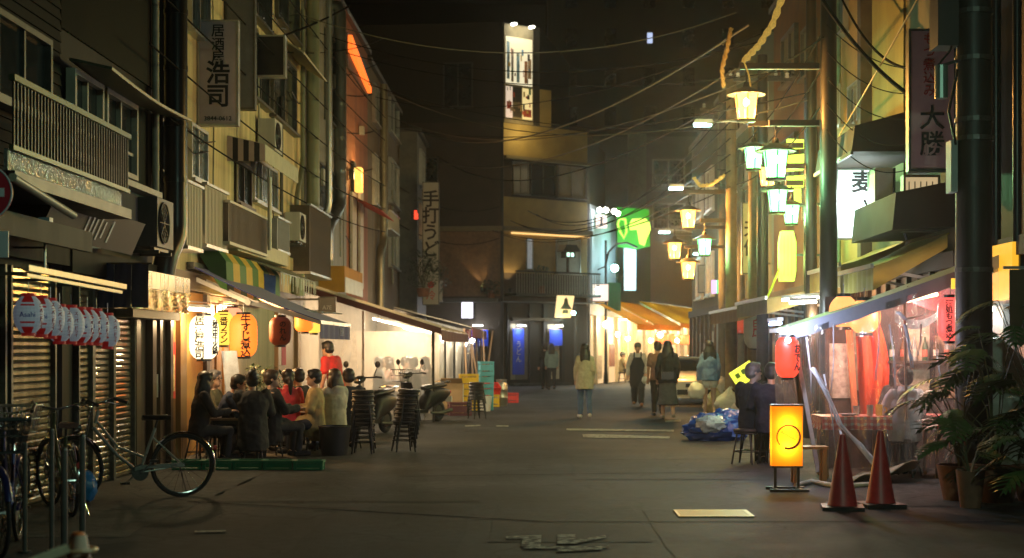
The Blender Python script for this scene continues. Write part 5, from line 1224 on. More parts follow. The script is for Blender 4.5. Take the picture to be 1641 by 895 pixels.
# curtain on the near side: two gathered sheets with a slit
drape(lambda a, c: (Vector((3.02 + .28 * c + (1.25 - .15 * c) * a, ta + .0, (1.72 + .42 * a) * (1 - c) + .12 * c)), Vector((0, -1, 0))), 30, 16, .05, 21).build('plastic_wall', clear, t3, True, 179)
drape(lambda a, c: (Vector((4.3 + 1.25 * a, ta - .02, (2.15 + .36 * a) * (1 - c) + .1 * c)), Vector((0, -1, 0))), 26, 16, .05, 22).build('plastic_wall', clear, t3, True, 179)
drape(lambda a, c: (Vector((3.02 + .1 * c, ta + .05 + 1.55 * a, 1.72 - 1.6 * c)), Vector((-1, 0, 0))), 22, 12, .04, 23).build('plastic_wall', clear, t3, True, 179)
def fold(pts, wd, seed):                 # bunched strip of clear sheet; thin ones serve as highlight streaks
    b = MB(); P = [Vector(p) for p in pts]
    for k in range(3):
        b.tube([p + Vector((math.sin(i * 1.7 + seed + k * 2) * wd * .5, -.02 * k, 0)) for i, p in enumerate(P)], [wd * (.35 + .25 * math.sin(i * 2 + k)) for i in range(len(P))], 7)
    return b.build('plastic_fold', M('vinyl_fold', (.5, .52, .6), .14, var=.3, scale=5, spec=.9, coat=.5), t3, True, 179)
fold([W(1302, 590, 17.4), W(1325, 630, 17.38), W(1345, 680, 17.36), W(1378, 715, 17.34), W(1405, 752, 17.32)], .045, 1)
fold([W(1450, 520, 17.4), W(1458, 560, 17.4), W(1462, 590, 17.4)], .03, 2)
fold([W(1437, 500, 17.4), W(1452, 512, 17.4), W(1480, 505, 17.4)], .03, 3)
for k, (x0, y0, x1, y1) in enumerate(((1292, 540, 1300, 660), (1335, 520, 1330, 640), (1408, 500, 1402, 610), (1425, 520, 1435, 640), (1475, 520, 1470, 570), (1345, 690, 1362, 760), (1500, 560, 1505, 640), (1320, 600, 1340, 740))):  # extra thin pale folds added as bright highlight streaks on the plastic
    fold([W(x0, y0, 17.44), W((x0 + x1) / 2 + 3, (y0 + y1) / 2, 17.43), W(x1, y1, 17.42)], .012, 5 + k)
fold([W(1375, 710, 17.42), W(1398, 735, 17.4), W(1412, 752, 17.38)], .03, 4)
rc = thing('red_curtain', 'bright orange red cloth gathered and hanging inside the clear tent', 'curtain', (4.3, 19.3, .9))
MB().sheet(lambda a, c: Vector((W(1362 + 12 * c, 0, 19.2).x + (.2 + .2 * math.sin(c * PI * .9)) * a, 18.95 + .06 * math.sin(a * 14 + c * 2), 2.15 - 1.45 * c)), 14, 10, .008).build('cloth', M('orange_red_cloth', (.75, .1, .035), .7, var=.15, scale=4), rc, True, 60)
MB().bar((W(1352, 0, 19.1).x, 18.9, 2.1), (W(1366, 0, 19.1).x, 18.9, .6), .07).build('edge_strip', M('salmon_strip', (.75, .22, .1), .7, var=.1), rc, True)
ms = thing('hanging_cloth', 'dark red bunting cloth under the tent awning', 'cloth', (5, 18.6, 2))
MB().sheet(lambda a, c: Vector((4.55 + .9 * a, 18.4, 2.3 - (.12 + .1 * math.sin(a * PI)) * c * 1.4)), 10, 3, .008).build('cloth', M('maroon_cloth', (.2, .02, .03), .8, var=.2), ms, True)
bt = MB().sheet(lambda a, c: Vector((4.35 + .55 * a, 18.2 + .01 * math.sin(a * 9), 2.0 - .12 * math.sin(a * PI) - .14 * c * (1 - a * .4))), 8, 3, .006).build('bunting', M('pale_bunting', (.5, .5, .52), .7, var=.5, scale=12)); tag(bt, 'pale drooping bunting tied inside the clear tent', 'bunting')
MB().box(5.5, 5.54, 17.6, 19.15, 0, 2.5).build('back_wall', M('tent_wall_tan', (.13, .07, .05), .8, var=.35, scale=5), t3, True)
MB().box(3.7, 5.5, 19.2, 19.23, .0, 2.2).build('end_wall', M('tent_wall_dark', (.07, .045, .04), .8, var=.45, scale=3), t3, True)
for i, (x, z0, z1, m) in enumerate(((3.75, .9, 1.6, 0), (4.05, 1.0, 1.9, 1), (4.75, .8, 1.9, 2), (5.1, .9, 1.7, 0))):
    MB().box(x, x + .28, 19.17, 19.198, z0, z1).build('menu_sheet', M('menusheet%d' % (i % 4), (.4, .3, .2), .7, var=.4), t3, True)
big_lantern('glowing orange lantern inside the clear tent beside the red cloth', W(1385, 508, 18.7), .2, .42, E('tent_orange', (1, .4, .12), 1.5), None, group='lanterns at the clear tent', shape='round')
big_lantern('second orange lantern deeper in the clear tent', W(1352, 500, 18.9), .18, .4, E('tent_orange'), None, group='lanterns at the clear tent', shape='round')
red_glow = E('red_lantern_glow', (1, .07, .03), 1.3)
oden = big_lantern('red glowing lantern with black oden lettering at the corner of the clear tent', W(1262, 573, 17.45), .14, .47, red_glow, 'おでん', ink, .12, group='lanterns at the clear tent', turn=.75, line=.85)
lamp(W(1262, 540, 17.1) + Vector((-.05, 0, .1)), 55, (.75, .8, 1), .05, parent=oden)
MB().ball((-.02, -.16, .2), .035, 10, 6).build('lamp_head', E('cool_spot', (.8, .85, 1), 14), oden)
big_lantern('red and white glowing lantern with black lettering beside the utility pole', W(1523, 512, 17.2), .145, .5, E('red_white_lantern', (1, .12, .1), 1.2), '酒処もつ煮込', ink, .085, group='lanterns at the clear tent', turn=-.35, line=.85)
MB().lathe([(.12, 0), (.149, .0), (.149, .3), (.12, .3)], n=8)
wl = big_lantern('large unlit white lantern with red lettering far along the right shops', W(1212, 526, 31), .26, .85, M('lantern_paper_cream', (.5, .5, .42), .6, var=.1), '白鳳', red_ink, .2, group='lanterns at the clear tent', turn=-.1)
wl['group'] = 'lanterns along the right shops'
big_lantern('small red lantern on the grey shuttered frontage', W(1187, 522, 38), .16, .4, M('lantern_red_paper', (.4, .04, .03), .6, var=.1, emit=(1, .1, .05), es=.15), None, group='lanterns along the right shops')
tube_lamp('warm lamp tube inside the clear tent', (4.2, 18.3, 2.05), (4.9, 18.3, 2.2), E('warm_tube'), 95, (1, .58, .46))
lamp((3.5, 18.6, 1.72), 40, (1, .5, .3), .1, name='bulb')
blu = tube_lamp('bluish lamp tube along the outer edge of the tent awning', (2.93, 18.0, 1.84), (2.93, 18.8, 1.84), E('blue_tube', (.55, .65, 1), 5), 45, (.5, .62, 1))
tube_lamp('cool lamp tube under the awnings beyond the clear tent', (3.9, 23.8, 2.3), (4.5, 23.9, 2.35), E('cool_tube'), 40, (.9, 1, .95))
tube_lamp('cool lamp tube over the seated men in dark coats', (3.7, 21.9, 2.2), (4.1, 21.95, 2.22), E('cool_tube'), 25, (.8, .95, 1))
shf = thing('wall_shelf', 'dark shelf on the end wall of the clear tent', 'shelf', (4.95, 19.05, 1.35))
MB().box(-.5, .4, -.1, .1, 0, .03).build('board', woodd, shf); MB().box(-.45, -.41, -.08, .1, -.15, -.001).build('bracket', dsteel, shf); MB().box(.31, .35, -.08, .1, -.15, -.001).build('bracket', dsteel, shf)
for i in range(6):
    bt_ = thing('bottle', f'{("first", "second", "third", "fourth", "fifth", "last")[i]} bottle on the tent shelf counted from the red cloth', 'bottle', (4.52 + i * .14, 19.05, 1.382), 0, 'bottles on the tent shelf')
    MB().lathe([(0, 0), (.036, 0), (.036, .18), (.014, .24), (.014, .3), (0, .3)], n=12).build('glass_body', M('bottle%d' % (i % 3), ((.03, .08, .03), (.1, .05, .015), (.3, .32, .3))[i % 3], .12, var=.1), bt_, smooth=40)
    MB().lathe([(.0372, .05), (.0372, .14)], n=12).build('label_band', M('bottle_label%d' % (i % 2), ((.6, .55, .45), (.5, .1, .05))[i % 2], .6, var=.2), bt_)
# shop lights at the near edge
ol = thing('lit_sign', 'orange lit panel between the utility pole and the picture edge', 'sign', FR.p(16.9, .2, 2.2))
MB().fb(FR, 17.0, 18.0, .13, .2, 2.1, 2.75).build('panel', E('orange_panel', (1, .5, .03), .9), ol, True); MB().fb(FR, 16.95, 18.05, .0, .128, 2.05, 2.8).build('housing', black, ol, True)
lk = thing('lit_sign', 'small amber keyhole shaped light beside the red and white lantern', 'sign', W(1532, 455, 17.0))
MB().box(-.05, .05, -.02, .02, -.06, .06).build('panel', E('amber_light', (1, .55, .05), 1.3), lk); MB().box(-.008, .008, -.026, -.021, -.035, .035).build('print', ink, lk); MB().box(-.01, .01, -.01, .01, .06, .35).build('cord', black, lk)
dcl = thing('hanging_cloth', 'dark brown hanging cloth with a faint crest at the picture edge', 'cloth', (5.2, 15.9, 2))
MB().sheet(lambda a, c: Vector((4.86 + .66 * a, 15.4 + .02 * math.sin(a * 9), 2.35 - (.75 + .1 * a) * c)), 6, 6, .008).build('cloth', M('brown_cloth', (.09, .055, .02), .8, var=.2), dcl, True, 60)
MB().cyl((5.25, 15.37, 2.0), (5.25, 15.365, 2.0), .06, n=20).build('crest', M('crest_grey', (.16, .13, .1), .8), dcl, True)
MB().bar((4.8, 15.4, 2.37), (5.6, 15.4, 2.37), .03).build('rod', steel, dcl, True)
ta_ = tube_lamp('greenish white tube behind the plants at the picture edge', (5.2, 17.3, 2.0), (5.5, 18.0, 2.0), E('green_white_tube', (.8, 1, .85), 4), 22, (.85, 1, .9))
wb = thing('white_screen', 'pale sloping plastic screen behind the plants at the picture edge', 'screen', (5.2, 16.6, 0))
MB().sheet(lambda a, c: Vector((4.95 + .6 * a, 16.7 + .1 * a, .1 + (1.75 - .5 * a) * c)), 6, 6, .01).build('panel', M('pale_screen', (.5, .55, .5), .4, var=.25), wb, True)

# ---------------------------------------------------------------- poles and lantern lamps
pole_m = M('pole_concrete', (.1, .095, .085), .75, var=.25, scale=4)
dpole = M('pole_black', (.018, .017, .016), .5, var=.25, scale=5)
up = thing('utility_pole', 'thick black utility pole with straps and clamps in front of the near house', 'utility pole', (4.67, 16, 0))
MB().cyl((0, 0, 0), (0, 0, 9.5), .2, .165, 20).build('pole', dpole, up, smooth=60)
for z in (2.35, 3.75, 3.95, 4.6, 5.1):
    MB().lathe([(.19, 0), (.202, 0), (.202, .05), (.19, .05)], (0, 0, z), 20).build('strap', dsteel, up)
MB().box(-.27, -.2, -.1, .1, 3.2, 3.75).build('number_plate', M('grey_plate_light', (.4, .45, .42), .5, var=.1), up)
MB().box(-.42, -.2, -.14, .2, 4.75, 6.4).build('control_box', dpole, up)
MB().cyl((-.36, -.05, 4.2), (-.36, -.05, 4.55), .07, .07, 14).build('canister', M('green_grey_can', (.2, .28, .24), .35, .5, var=.2), up)
MB().bar((-.36, -.05, 4.55), (-.15, 0, 4.62), .03).build('clamp', dsteel, up)
b = MB(); b.tube([(-.2, -.1, 4.5), (-.3, -.12, 4.05), (-.22, -.1, 3.7)], .015, 6).tube([(-.2, -.1, 5.0), (-.28, -.1, 4.7), (-.4, -.05, 4.55)], .012, 6)
b.build('cable_loop', black, up)
def lantern_parts(t, pos, s=1.0, warm=True):
    p = Vector(pos)
    fm = M('lantern_iron', (.03, .022, .016), .5, .5, var=.2)
    pn = GLASS('pane_warm', (1, .36, .05), 10, .4) if warm else GLASS('pane_green', (.15, 1, .28), 7, .4)
    r0, r1, h = .115 * s, .165 * s, .34 * s; n = 6
    ps_ = lambda r, k, z: p + Vector((r * math.cos(2 * PI * (k + .5) / n), r * math.sin(2 * PI * (k + .5) / n), z))
    b = MB()
    for k in range(n): b.tube([ps_(r0, k, -h), ps_(r1, k, 0)], .008 * s, 5)
    b.lathe([(r0 * .3, -h - .03 * s), (r0 * 1.08, -h - .02 * s), (r0 * 1.08, -h + .01 * s), (r0 * .3, -h + .01 * s)], p, 18)
    fr = b.build('lantern_frame', fm, t, True)
    for k in range(n): MB().add([ps_(r0 * .99, k, -h + .01), ps_(r0 * .99, k + 1, -h + .01), ps_(r1 * .99, k + 1, 0), ps_(r1 * .99, k, 0)], [(0, 1, 2, 3)]).build('pane', pn, fr, True)
    MB().lathe([(.005, .17 * s), (.03 * s, .165 * s), (.05 * s, .1 * s), (.25 * s, .012 * s), (.255 * s, -.005 * s), (.24 * s, -.006 * s), (.02 * s, .06 * s)], p, 18).build('lantern_roof', fm, t, True, 40)
    MB().tube([p + Vector((0, 0, .16 * s)), p + Vector((0, 0, .36 * s))], .014 * s, 6).build('hanger', fm, t, True)
    MB().ball(p - Vector((0, 0, .1 * s)), (.04 * s, .04 * s, .055 * s), 10, 7).build('bulb', E('bulb_amber', (1, .75, .4), 40) if warm else E('bulb_green', (.75, 1, .85), 40), t, True, 179)
    l = lamp(p - Vector((0, 0, .23 * s)), 1, (1, .45, .09) if warm else (.38, 1, .42), .05, parent=t)
    return l
LW = 860
def lamp_post(label, x, y, h, r, lamps, arms, group='lantern posts along the right kerb', m=None):
    t = thing('lamp_post', label, 'lamp post', (x, y, 0), 0, group)
    MB().cyl((x, y, 0), (x, y, h), r, r * .8, 14).build('pole', m or dpole, t, True, 60)
    MB().cyl((x, y, 0), (x, y, .6), r * 1.25, r * 1.25, 14).build('base_sleeve', dpole, t, True, 60)
    am = M('rust_brown_arm', (.07, .035, .02), .5, .4, var=.3)
    for (px, pz) in arms:
        MB().bar((px - .1, y, pz), (x - r, y, pz), .07, .09).build('arm', am, t, True)
    for (px, pz, warm, s, k) in lamps:
        l = lantern_parts(t, (px, y, pz), s, warm); l.data.energy = LW * k * (1.0 if warm else .45)
    return t
Ya = S(108)
w1, w2 = W(1196, 152, Ya), W(1243, 243, Ya)
lamp_post('nearest brown lantern post with an amber upper lamp and a greenish lower lamp', 4.33, Ya, 8.5, .14, [(w1.x, w1.z, True, 1.12, 1.3), (w2.x, w2.z, False, 1.2, 1)], [(w1.x, w1.z + .42), (w2.x, w2.z + .42)])
Yb = S(94)
w1, w2, w3, w4 = W(1208, 238, Yb), W(1246, 306, Yb), W(1230, 270, Yb + 2), W(1268, 330, Yb + 2)
lamp_post('second lantern post with two greenish lamps just behind the first', 4.68, Yb, 7.5, .11, [(w1.x, w1.z, False, 1.05, .8), (w2.x, w2.z, False, 1.1, .7)], [(w1.x, w1.z + .42), (w2.x, w2.z + .42)])
lamp_post('third lantern post with an amber lamp over a greenish lamp close to the wall', 5.0, Yb + 2, 6.5, .1, [(w3.x, w3.z, True, 1.0, .7), (w4.x, w4.z, False, 1.0, .7)], [(w3.x, w3.z + .42), (w4.x, w4.z + .42)])
Yd = S(72)
w1, w2 = W(1103, 338, Yd), W(1129, 384, Yd)
lamp_post('mid street pale pole with an amber lamp above a greenish lamp', 4.33, Yd, 7.6, .14, [(w1.x, w1.z, True, 1.15, 1.2), (w2.x, w2.z, False, 1.05, .9)], [(w1.x, w1.z + .42), (w2.x, w2.z + .42)], m=M('pole_tan', (.2, .15, .08), .7, var=.25))
Ye = S(60)
w1, w2 = W(1081, 390, Ye), W(1103, 421, Ye)
lamp_post('farthest lantern post with two yellow green lamps', 5.46, Ye, 7, .12, [(w1.x, w1.z, True, 1.25, 1), (w2.x, w2.z, True, 1.3, 1)], [(w1.x, w1.z + .42), (w2.x, w2.z + .42)], m=pole_m)
for k, (px, yy, h, m, lab) in enumerate(((1207, 33, 8, M('pole_tan'), 'tan wooden utility pole behind the seated men'), (1158, 40.5, 8.5, pole_m, 'plain grey utility pole beyond the mid street lamps'), (1222, 30.5, 7.5, dpole, 'dark slim pole beside the grey green sign'))):
    o = thing('utility_pole', lab, 'utility pole', (W(px, 0, yy).x, yy, 0))
    MB().cyl((0, 0, 0), (0, 0, h), .13, .1, 12).build('pole', m, o, smooth=60)
    MB().bar((-.6, 0, h - .5), (.6, 0, h - .5), .06).build('crossarm', dsteel, o)
    for q in (-.5, 0, .5): MB().lathe([(.02, 0), (.045, .03), (.03, .07), (.045, .1), (.0, .13)], (q, 0, h - .47), 10).build('insulator', plastw, o)
led = E('led_cyan_white', (.6, 1, 1), 12)
def street_led(label, px, py, Y, toX, watts):
    p = W(px, py, Y); t = thing('street_light', label, 'street light', p, 0, 'cool street lights high on the right')
    MB().hexa([Vector(q) for q in ((-.2, -.09, -.03), (.16, -.07, -.03), (.16, .07, -.03), (-.2, .09, -.03), (-.17, -.07, .05), (.16, -.05, .05), (.16, .05, .05), (-.17, .07, .05))]).build('lamp_head', plastw, t)
    MB().prism([(-.19, -.085), (.14, -.065), (.14, .065), (-.19, .085)], lambda x, y, s: Vector((x, y, -.032 - .045 * s))).build('diffuser', led, t)
    MB().tube([(.15, 0, .0), (.5, 0, .02), (toX - p.x, 0, -.05)], .02, 6).build('arm', steel, t)
    lamp(p - Vector((0, 0, .16)), watts, (.65, 1, 1), .1, parent=t)
    return t
led_src = street_led('nearest cyan white street light under the amber lamp', 1128, 196, S(84), 4.6, 75)
street_led('second cyan white street light above the mid street amber lamp', 1085, 299, S(66), 4.4, 130)
street_led('farthest cyan white street light over the lit shops', 1066, 370, S(52), 4.8, 130)
street_led('fourth small cool light at the far end of the row', 1120, 405, S(46), 5.5, 60)

# the next cool street light of the same row, above and behind the viewer
np_ = thing('utility_pole', 'grey pole carrying the next cool street light of the row behind the viewer', 'utility pole', (4.75, 6.5, 0))
MB().cyl((0, 0, 0), (0, 0, 7.5), .15, .12, 12).build('pole', pole_m, np_, smooth=60)
sl_ = dup(led_src, (2.6, 6.5, 5.5), 0, 'cool street light of the same row above and behind the viewer', 'cool street lights high on the right')
for c in sl_.children:
    if c.type == 'LIGHT': c.data = c.data.copy(); c.data.energy = 340; c.data.color = (.6, 1, .74)
# ---------------------------------------------------------------- crates, stools, tables
def crate_mesh(w_, d_, h_, m, name='crate'):
    b = MB(); t = .018
    b.box(-w_ / 2 + t, w_ / 2 - t, -d_ / 2 + t, d_ / 2 - t, 0, t)
    for sx in (-1, 1):
        for sy in (-1, 1): b.box(sx * w_ / 2 - (0 if sx < 0 else .04), sx * w_ / 2 + (.04 if sx < 0 else 0), sy * d_ / 2 - (0 if sy < 0 else .04), sy * d_ / 2 + (.04 if sy < 0 else 0), 0, h_ - .03)
    for z0, z1 in ((.0, h_ * .16), (h_ * .26, h_ * .72), (h_ * .80, h_ - .031)):
        for s_ in (-1, 1):
            b.box(-w_ / 2 + .041, w_ / 2 - .041, s_ * (d_ / 2 - t) - t / 2, s_ * (d_ / 2 - t) + t / 2, z0, z1)
            b.box(s_ * (w_ / 2 - t) - t / 2, s_ * (w_ / 2 - t) + t / 2, -d_ / 2 + .041, d_ / 2 - .041, z0, z1)
    for s_ in (-1, 1):
        b.box(-w_ / 2 - .006, w_ / 2 + .006, s_ * (d_ / 2 - .012) - .018, s_ * (d_ / 2 - .012) + .018, h_ - .03, h_)
        b.box(s_ * (w_ / 2 - .012) - .018, s_ * (w_ / 2 - .012) + .018, -d_ / 2 + .031, d_ / 2 - .031, h_ - .029, h_ - .001)
    return b.mesh(name, m)
CR = {}
def crate(label, loc, rz, size, m, group, tilt=0):
    k = (size, m.name)
    if k not in CR: CR[k] = crate_mesh(*size, m)
    o = ob('crate', CR[k]); tag(o, label, 'crate', group); o.location = loc; o.rotation_euler = (tilt, 0, rz); return o
green_pl = M('green_crate_plastic', (.01, .16, .07), .45, var=.2); yel_pl = M('yellow_crate_plastic', (.75, .48, .01), .45, var=.12); red_pl = M('red_crate_plastic', (.55, .03, .03), .45, var=.15); blue_pl = M('blue_crate_plastic', (.08, .36, .48), .45, var=.12); wine_pl = M('wine_crate_plastic', (.1, .02, .03), .45, var=.15)
names = ('first', 'second', 'third', 'fourth', 'fifth', 'sixth')
for i in range(5):
    crate(f'low green plastic tray, {names[i]} of the row counting from the bicycles', (-4.42 + i * .385, 19.05 + rnd.uniform(-.03, .03) - i * .015, .004), rnd.uniform(-.04, .04), (.37, .26, .12), green_pl, 'green trays along the tavern edge')
for i in range(3): crate(('lowest', 'middle', 'topmost')[i] + ' yellow bottle crate of the stack by the far tent', (-1.68 + (.02, -.01, .03)[i], 36.4, .3 * i + .002), (.05, -.04, .12)[i], (.46, .36, .3), yel_pl, 'yellow bottle crates')
for i in range(4): crate(('lowest', 'second', 'third', 'topmost')[i] + ' light blue crate of the tall stack by the yellow crates', (-1.25, 36.9, .3 * i + .002), .1 + .03 * i, (.34, .42, .3), blue_pl, 'light blue crates')
crate('red bottle crate alone on the asphalt near the corner house', (-.74, 42, .002), .1, (.44, .34, .27), red_pl, 'red crates'); 
crate('wine red crate behind the parked scooter', (-1.75, 34.0, .002), .2, (.5, .4, .3), wine_pl, 'red crates')
crate('yellow crate under the tilted red basket', (-1.12, 39.0, .002), 0, (.3, .3, .32), yel_pl, 'yellow bottle crates')
crate('tilted red basket lying on a yellow crate', (-1.18, 39.0, .36), .4, (.38, .28, .24), M('bright_red_plastic', (.7, .04, .03), .4, var=.1), 'red crates', .5)
kg = thing('beer_keg', 'small steel keg standing by the tilted red basket', 'keg', (-.93, 39.6, 0))
MB().lathe([(0, .02), (.15, .02), (.165, .06), (.165, .2), (.175, .22), (.165, .24), (.165, .42), (.175, .44), (.165, .46), (.165, .56), (.13, .62), (0, .62)], n=20).build('drum', steel, kg, smooth=40)
MB().lathe([(.13, .62), (.15, .7), (.14, .7), (.12, .62)], n=20).build('collar', steel, kg); MB().lathe([(.14, 0), (.15, .0), (.15, .04), (.14, .04)], n=20).build('foot_ring', steel, kg)
bk = thing('bucket', 'white plastic bucket beside the light blue crates', 'bucket', (-1.24, 36.2, 0))
MB().lathe([(0, .005), (.12, 0), (.16, .36), (.15, .36), (.112, .012), (0, .012)], n=20).build('shell', plastw, bk, smooth=40); MB().torus((0, 0, .355), .16, .01, 'z', 20, 5).build('rim', plastw, bk)
bx = thing('cardboard_box', 'open brown cardboard box behind the scooter seat', 'box', (-1.95, 34.6, 0))
cb = M('cardboard', (.3, .19, .09), .8, var=.15)
b = MB(); b.box(-.25, .25, -.2, -.19, 0, .72).box(-.25, .25, .19, .2, 0, .72).box(-.25, -.24, -.189, .189, 0, .72).box(.24, .25, -.189, .189, 0, .72).box(-.239, .239, -.189, .189, .0, .01); b.build('carton', cb, bx)
MB().hexa([Vector(q) for q in ((-.25, -.2, .721), (.25, -.2, .721), (.25, -.19, .721), (-.25, -.19, .721), (-.24, -.36, .84), (.24, -.36, .84), (.24, -.35, .845), (-.24, -.35, .845))]).build('flap', cb, bx)
MB().box(.252, .256, -.18, .18, .05, .7).build('white_side', M('white_card', (.6, .6, .56), .7, var=.1), bx)

stool_m = M('stool_black', (.018, .017, .016), .45, .3, var=.2); seat_m = M('stool_seat', (.025, .022, .02), .5, var=.2)
def make_stool():
    t = thing('stool', 'x', 'stool', (0, 0, 0))
    MB().lathe([(0, .42), (.15, .42), (.165, .432), (.168, .45), (.155, .465), (0, .47)], n=18).build('seat', seat_m, t, smooth=40)
    MB().torus((0, 0, .41), .145, .012, 'z', 20, 5).build('seat_ring', stool_m, t)
    me = MB().tube([(.125, 0, .42), (.205, 0, 0)], .0125, 7).mesh('leg', stool_m)
    for k in range(4):
        o = ob('leg', me, t); o.rotation_euler = (0, 0, PI / 4 + k * PI / 2)
    MB().torus((0, 0, .17), .17, .008, 'z', 20, 5).build('brace_ring', stool_m, t)
    return t
stool0 = make_stool(); used_stool = []
def stool(loc, label, group='stools in use at the tavern tables', rz=None):
    rz = rnd.uniform(0, 1.5) if rz is None else rz
    if not used_stool:
        used_stool.append(1); stool0.location = loc; stool0.rotation_euler = (0, 0, rz); stool0['label'] = label; stool0['group'] = group; return stool0
    return dup(stool0, loc, rz, label, group)
ordn = ('lowest', 'second lowest', 'third lowest', 'fourth lowest', 'fifth lowest', 'sixth lowest', 'seventh lowest', 'topmost')
for si, (x, y, n_, nm) in enumerate(((-2.52, 21.8, 8, 'black stool in the stack beside the dark coated drinkers'), (-1.98, 22.2, 8, 'black stool in the stack nearest the orange board'), (-1.3, 32.4, 6, 'black stool in the far stack beyond the scooter'))):
    for k in range(n_):
        nm2 = ordn[k] if k < n_ - 1 else 'topmost'
        o = stool((x + rnd.uniform(-.012, .012) + .012 * k * (si == 1), y + rnd.uniform(-.01, .01), .066 * k + .002), f'{nm2} {nm}', 'stacked black stools', .3 * si + rnd.uniform(-.06, .06))
        o.rotation_euler = (0, .02 * (si == 1), o.rotation_euler.z)
tabw = M('table_wood', (.2, .11, .05), .4, var=.3, scale=5)
def table(label, loc, w_, d_, h_, m, legs=stool_m, rz=0, group='tavern tables'):
    t = thing('table', label, 'table', loc, rz, group)
    MB().box(-w_ / 2, w_ / 2, -d_ / 2, d_ / 2, h_ - .03, h_).build('tabletop', m, t)
    MB().box(-w_ / 2 + .04, w_ / 2 - .04, -d_ / 2 + .04, d_ / 2 - .04, h_ - .08, h_ - .031).build('apron', legs, t)
    for sx in (-1, 1):
        for sy in (-1, 1): MB().box(sx * (w_ / 2 - .06) - .018, sx * (w_ / 2 - .06) + .018, sy * (d_ / 2 - .06) - .018, sy * (d_ / 2 - .06) + .018, 0, h_ - .081).build('leg', legs, t)
    return t
table('brown tavern table before the dark haired woman', (-4.12, 20.75, 0), .7, .6, .58, tabw)
table('brown tavern table between the red jacket and the back wall', (-3.75, 22.6, 0), 1.0, .6, .58, tabw)
table('tavern table behind the people in light jackets', (-3.3, 24.0, 0), .9, .6, .58, tabw)
def glass_cup(label, loc, r, h, m, group='glasses on the tables', handle=False):
    t = thing('drinking_glass', label, 'glass', loc, 0, group)
    MB().lathe([(0, .0), (r * .85, 0), (r, h), (r * .93, h), (r * .8, .012), (0, .012)], n=16).build('cup', m, t, smooth=40)
    if handle: MB().torus((r + .018, 0, h * .5), .03, .007, 'y', 12, 5, -PI / 2, PI / 2).build('handle', m, t)
    return t
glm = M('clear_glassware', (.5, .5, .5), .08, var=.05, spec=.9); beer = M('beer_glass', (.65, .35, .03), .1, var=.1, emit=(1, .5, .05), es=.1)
dark_m = M('dark_mug', (.03, .025, .02), .3, var=.1)
glass_cup('dark tumbler on the table before the dark haired woman', (-4.2, 20.6, .582), .045, .16, dark_m)
cad = thing('menu_box', 'brown condiment box on the near tavern table', 'box', (-3.95, 20.7, .582))
MB().box(-.12, .12, -.06, .06, 0, .15).build('box_body', woodl, cad); MB().box(-.05, .0, -.02, .02, .15, .2).build('bottle_cap', red_pl, cad)
glass_cup('pale cup at the table end by the seated woman', (-4.35, 20.55, .582), .04, .1, plastw)
mst = thing('menu_stand', 'tall white menu board leaning at the near tavern table', 'menu board', (-4.35, 21.5, 0))
MB().hexa([Vector(q) for q in ((-.1, 0, .75), (.12, 0, .75), (.12, .02, .75), (-.1, .02, .75), (-.2, .12, 1.5), (.02, .12, 1.5), (.02, .14, 1.5), (-.2, .14, 1.5))]).build('board', M('menu_white', (.6, .62, .66), .6, var=.2, scale=12), mst)
MB().bar((.02, .02, 0), (.0, .05, .8), .03).build('stand', dsteel, mst)
ob_ = thing('leaning_board', 'thin orange board edge standing by the stool stacks', 'board', (-2.28, 27.3, 0))
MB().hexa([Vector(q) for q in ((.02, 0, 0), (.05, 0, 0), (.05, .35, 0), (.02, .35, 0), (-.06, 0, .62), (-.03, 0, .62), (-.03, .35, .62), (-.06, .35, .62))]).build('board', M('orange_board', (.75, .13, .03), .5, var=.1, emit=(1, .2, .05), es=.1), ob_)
MB().box(-.05, .1, .05, .3, 0, .03).build('foot', dsteel, ob_)
pl_tub = thing('tub', 'black plastic tub on the ground beside the hooded drinker', 'tub', (-2.9, 21.5, 0))
MB().lathe([(0, .01), (.19, 0), (.23, .42), (.215, .42), (.18, .015), (0, .015)], n=22).build('shell', black, pl_tub, smooth=40); MB().torus((0, 0, .415), .228, .012, 'z', 22, 5).build('rim', black, pl_tub)

# ---------------------------------------------------------------- right side street things
cone_m = M('dark_red_cone', (.5, .03, .03), .45, var=.25, scale=5); cone_o = M('orange_cone', (.8, .16, .02), .45, var=.15)
def cone(label, loc, h, r, m, base=black, band=None, group='traffic cones'):
    t = thing('traffic_cone', label, 'traffic cone', loc, rnd.uniform(-.2, .2), group)
    MB().lathe([(r, .045), (r * .95, .06), (r * .2, h * .97), (r * .15, h), (0, h)], n=24).build('shell', m, t, smooth=40)
    MB().box(-r * 1.35, r * 1.35, -r * 1.35, r * 1.35, 0, .04).build('base', base, t)
    if band:
        q = lambda z: r * (.95 - (z / h - .08) * .84)
        MB().lathe([(q(z) + .004, z) for z in (h * .82, h * .985)], n=24).build('reflective_band', band, t)
    return t
cone('dark red traffic cone beside the orange stand sign', (2.92, 14.3, 0), .72, .145, cone_m)
cone('dark red traffic cone nearer the plants', (3.34, 14.55, 0), .74, .145, cone_m)
cone('orange traffic cone with a pale band at the bottom edge of the street', (-2.08, 6.8, 0), .71, .16, cone_o, black, M('pale_band', (.7, .5, .4), .5, var=.1))
bar = thing('barrier_pole', 'pale barrier pole with a ring hooked over the orange cone', 'barrier pole', (-2.2, 6.9, .6))
MB().bar((-2.08, 6.64, .66), (-2.75, 6.1, .4), .035).build('pole', M('pale_bar', (.6, .5, .35), .4, var=.15), bar, True); MB().torus((-2.08, 6.8, .63), .075, .012, 'z', 24, 6).build('ring', M('ring_orange', (.6, .35, .2), .4, var=.1), bar, True)
rb = thing('barrier_pole', 'red ball ended barrier pole low at the bottom edge', 'barrier pole', (-2.15, 6.6, .5))
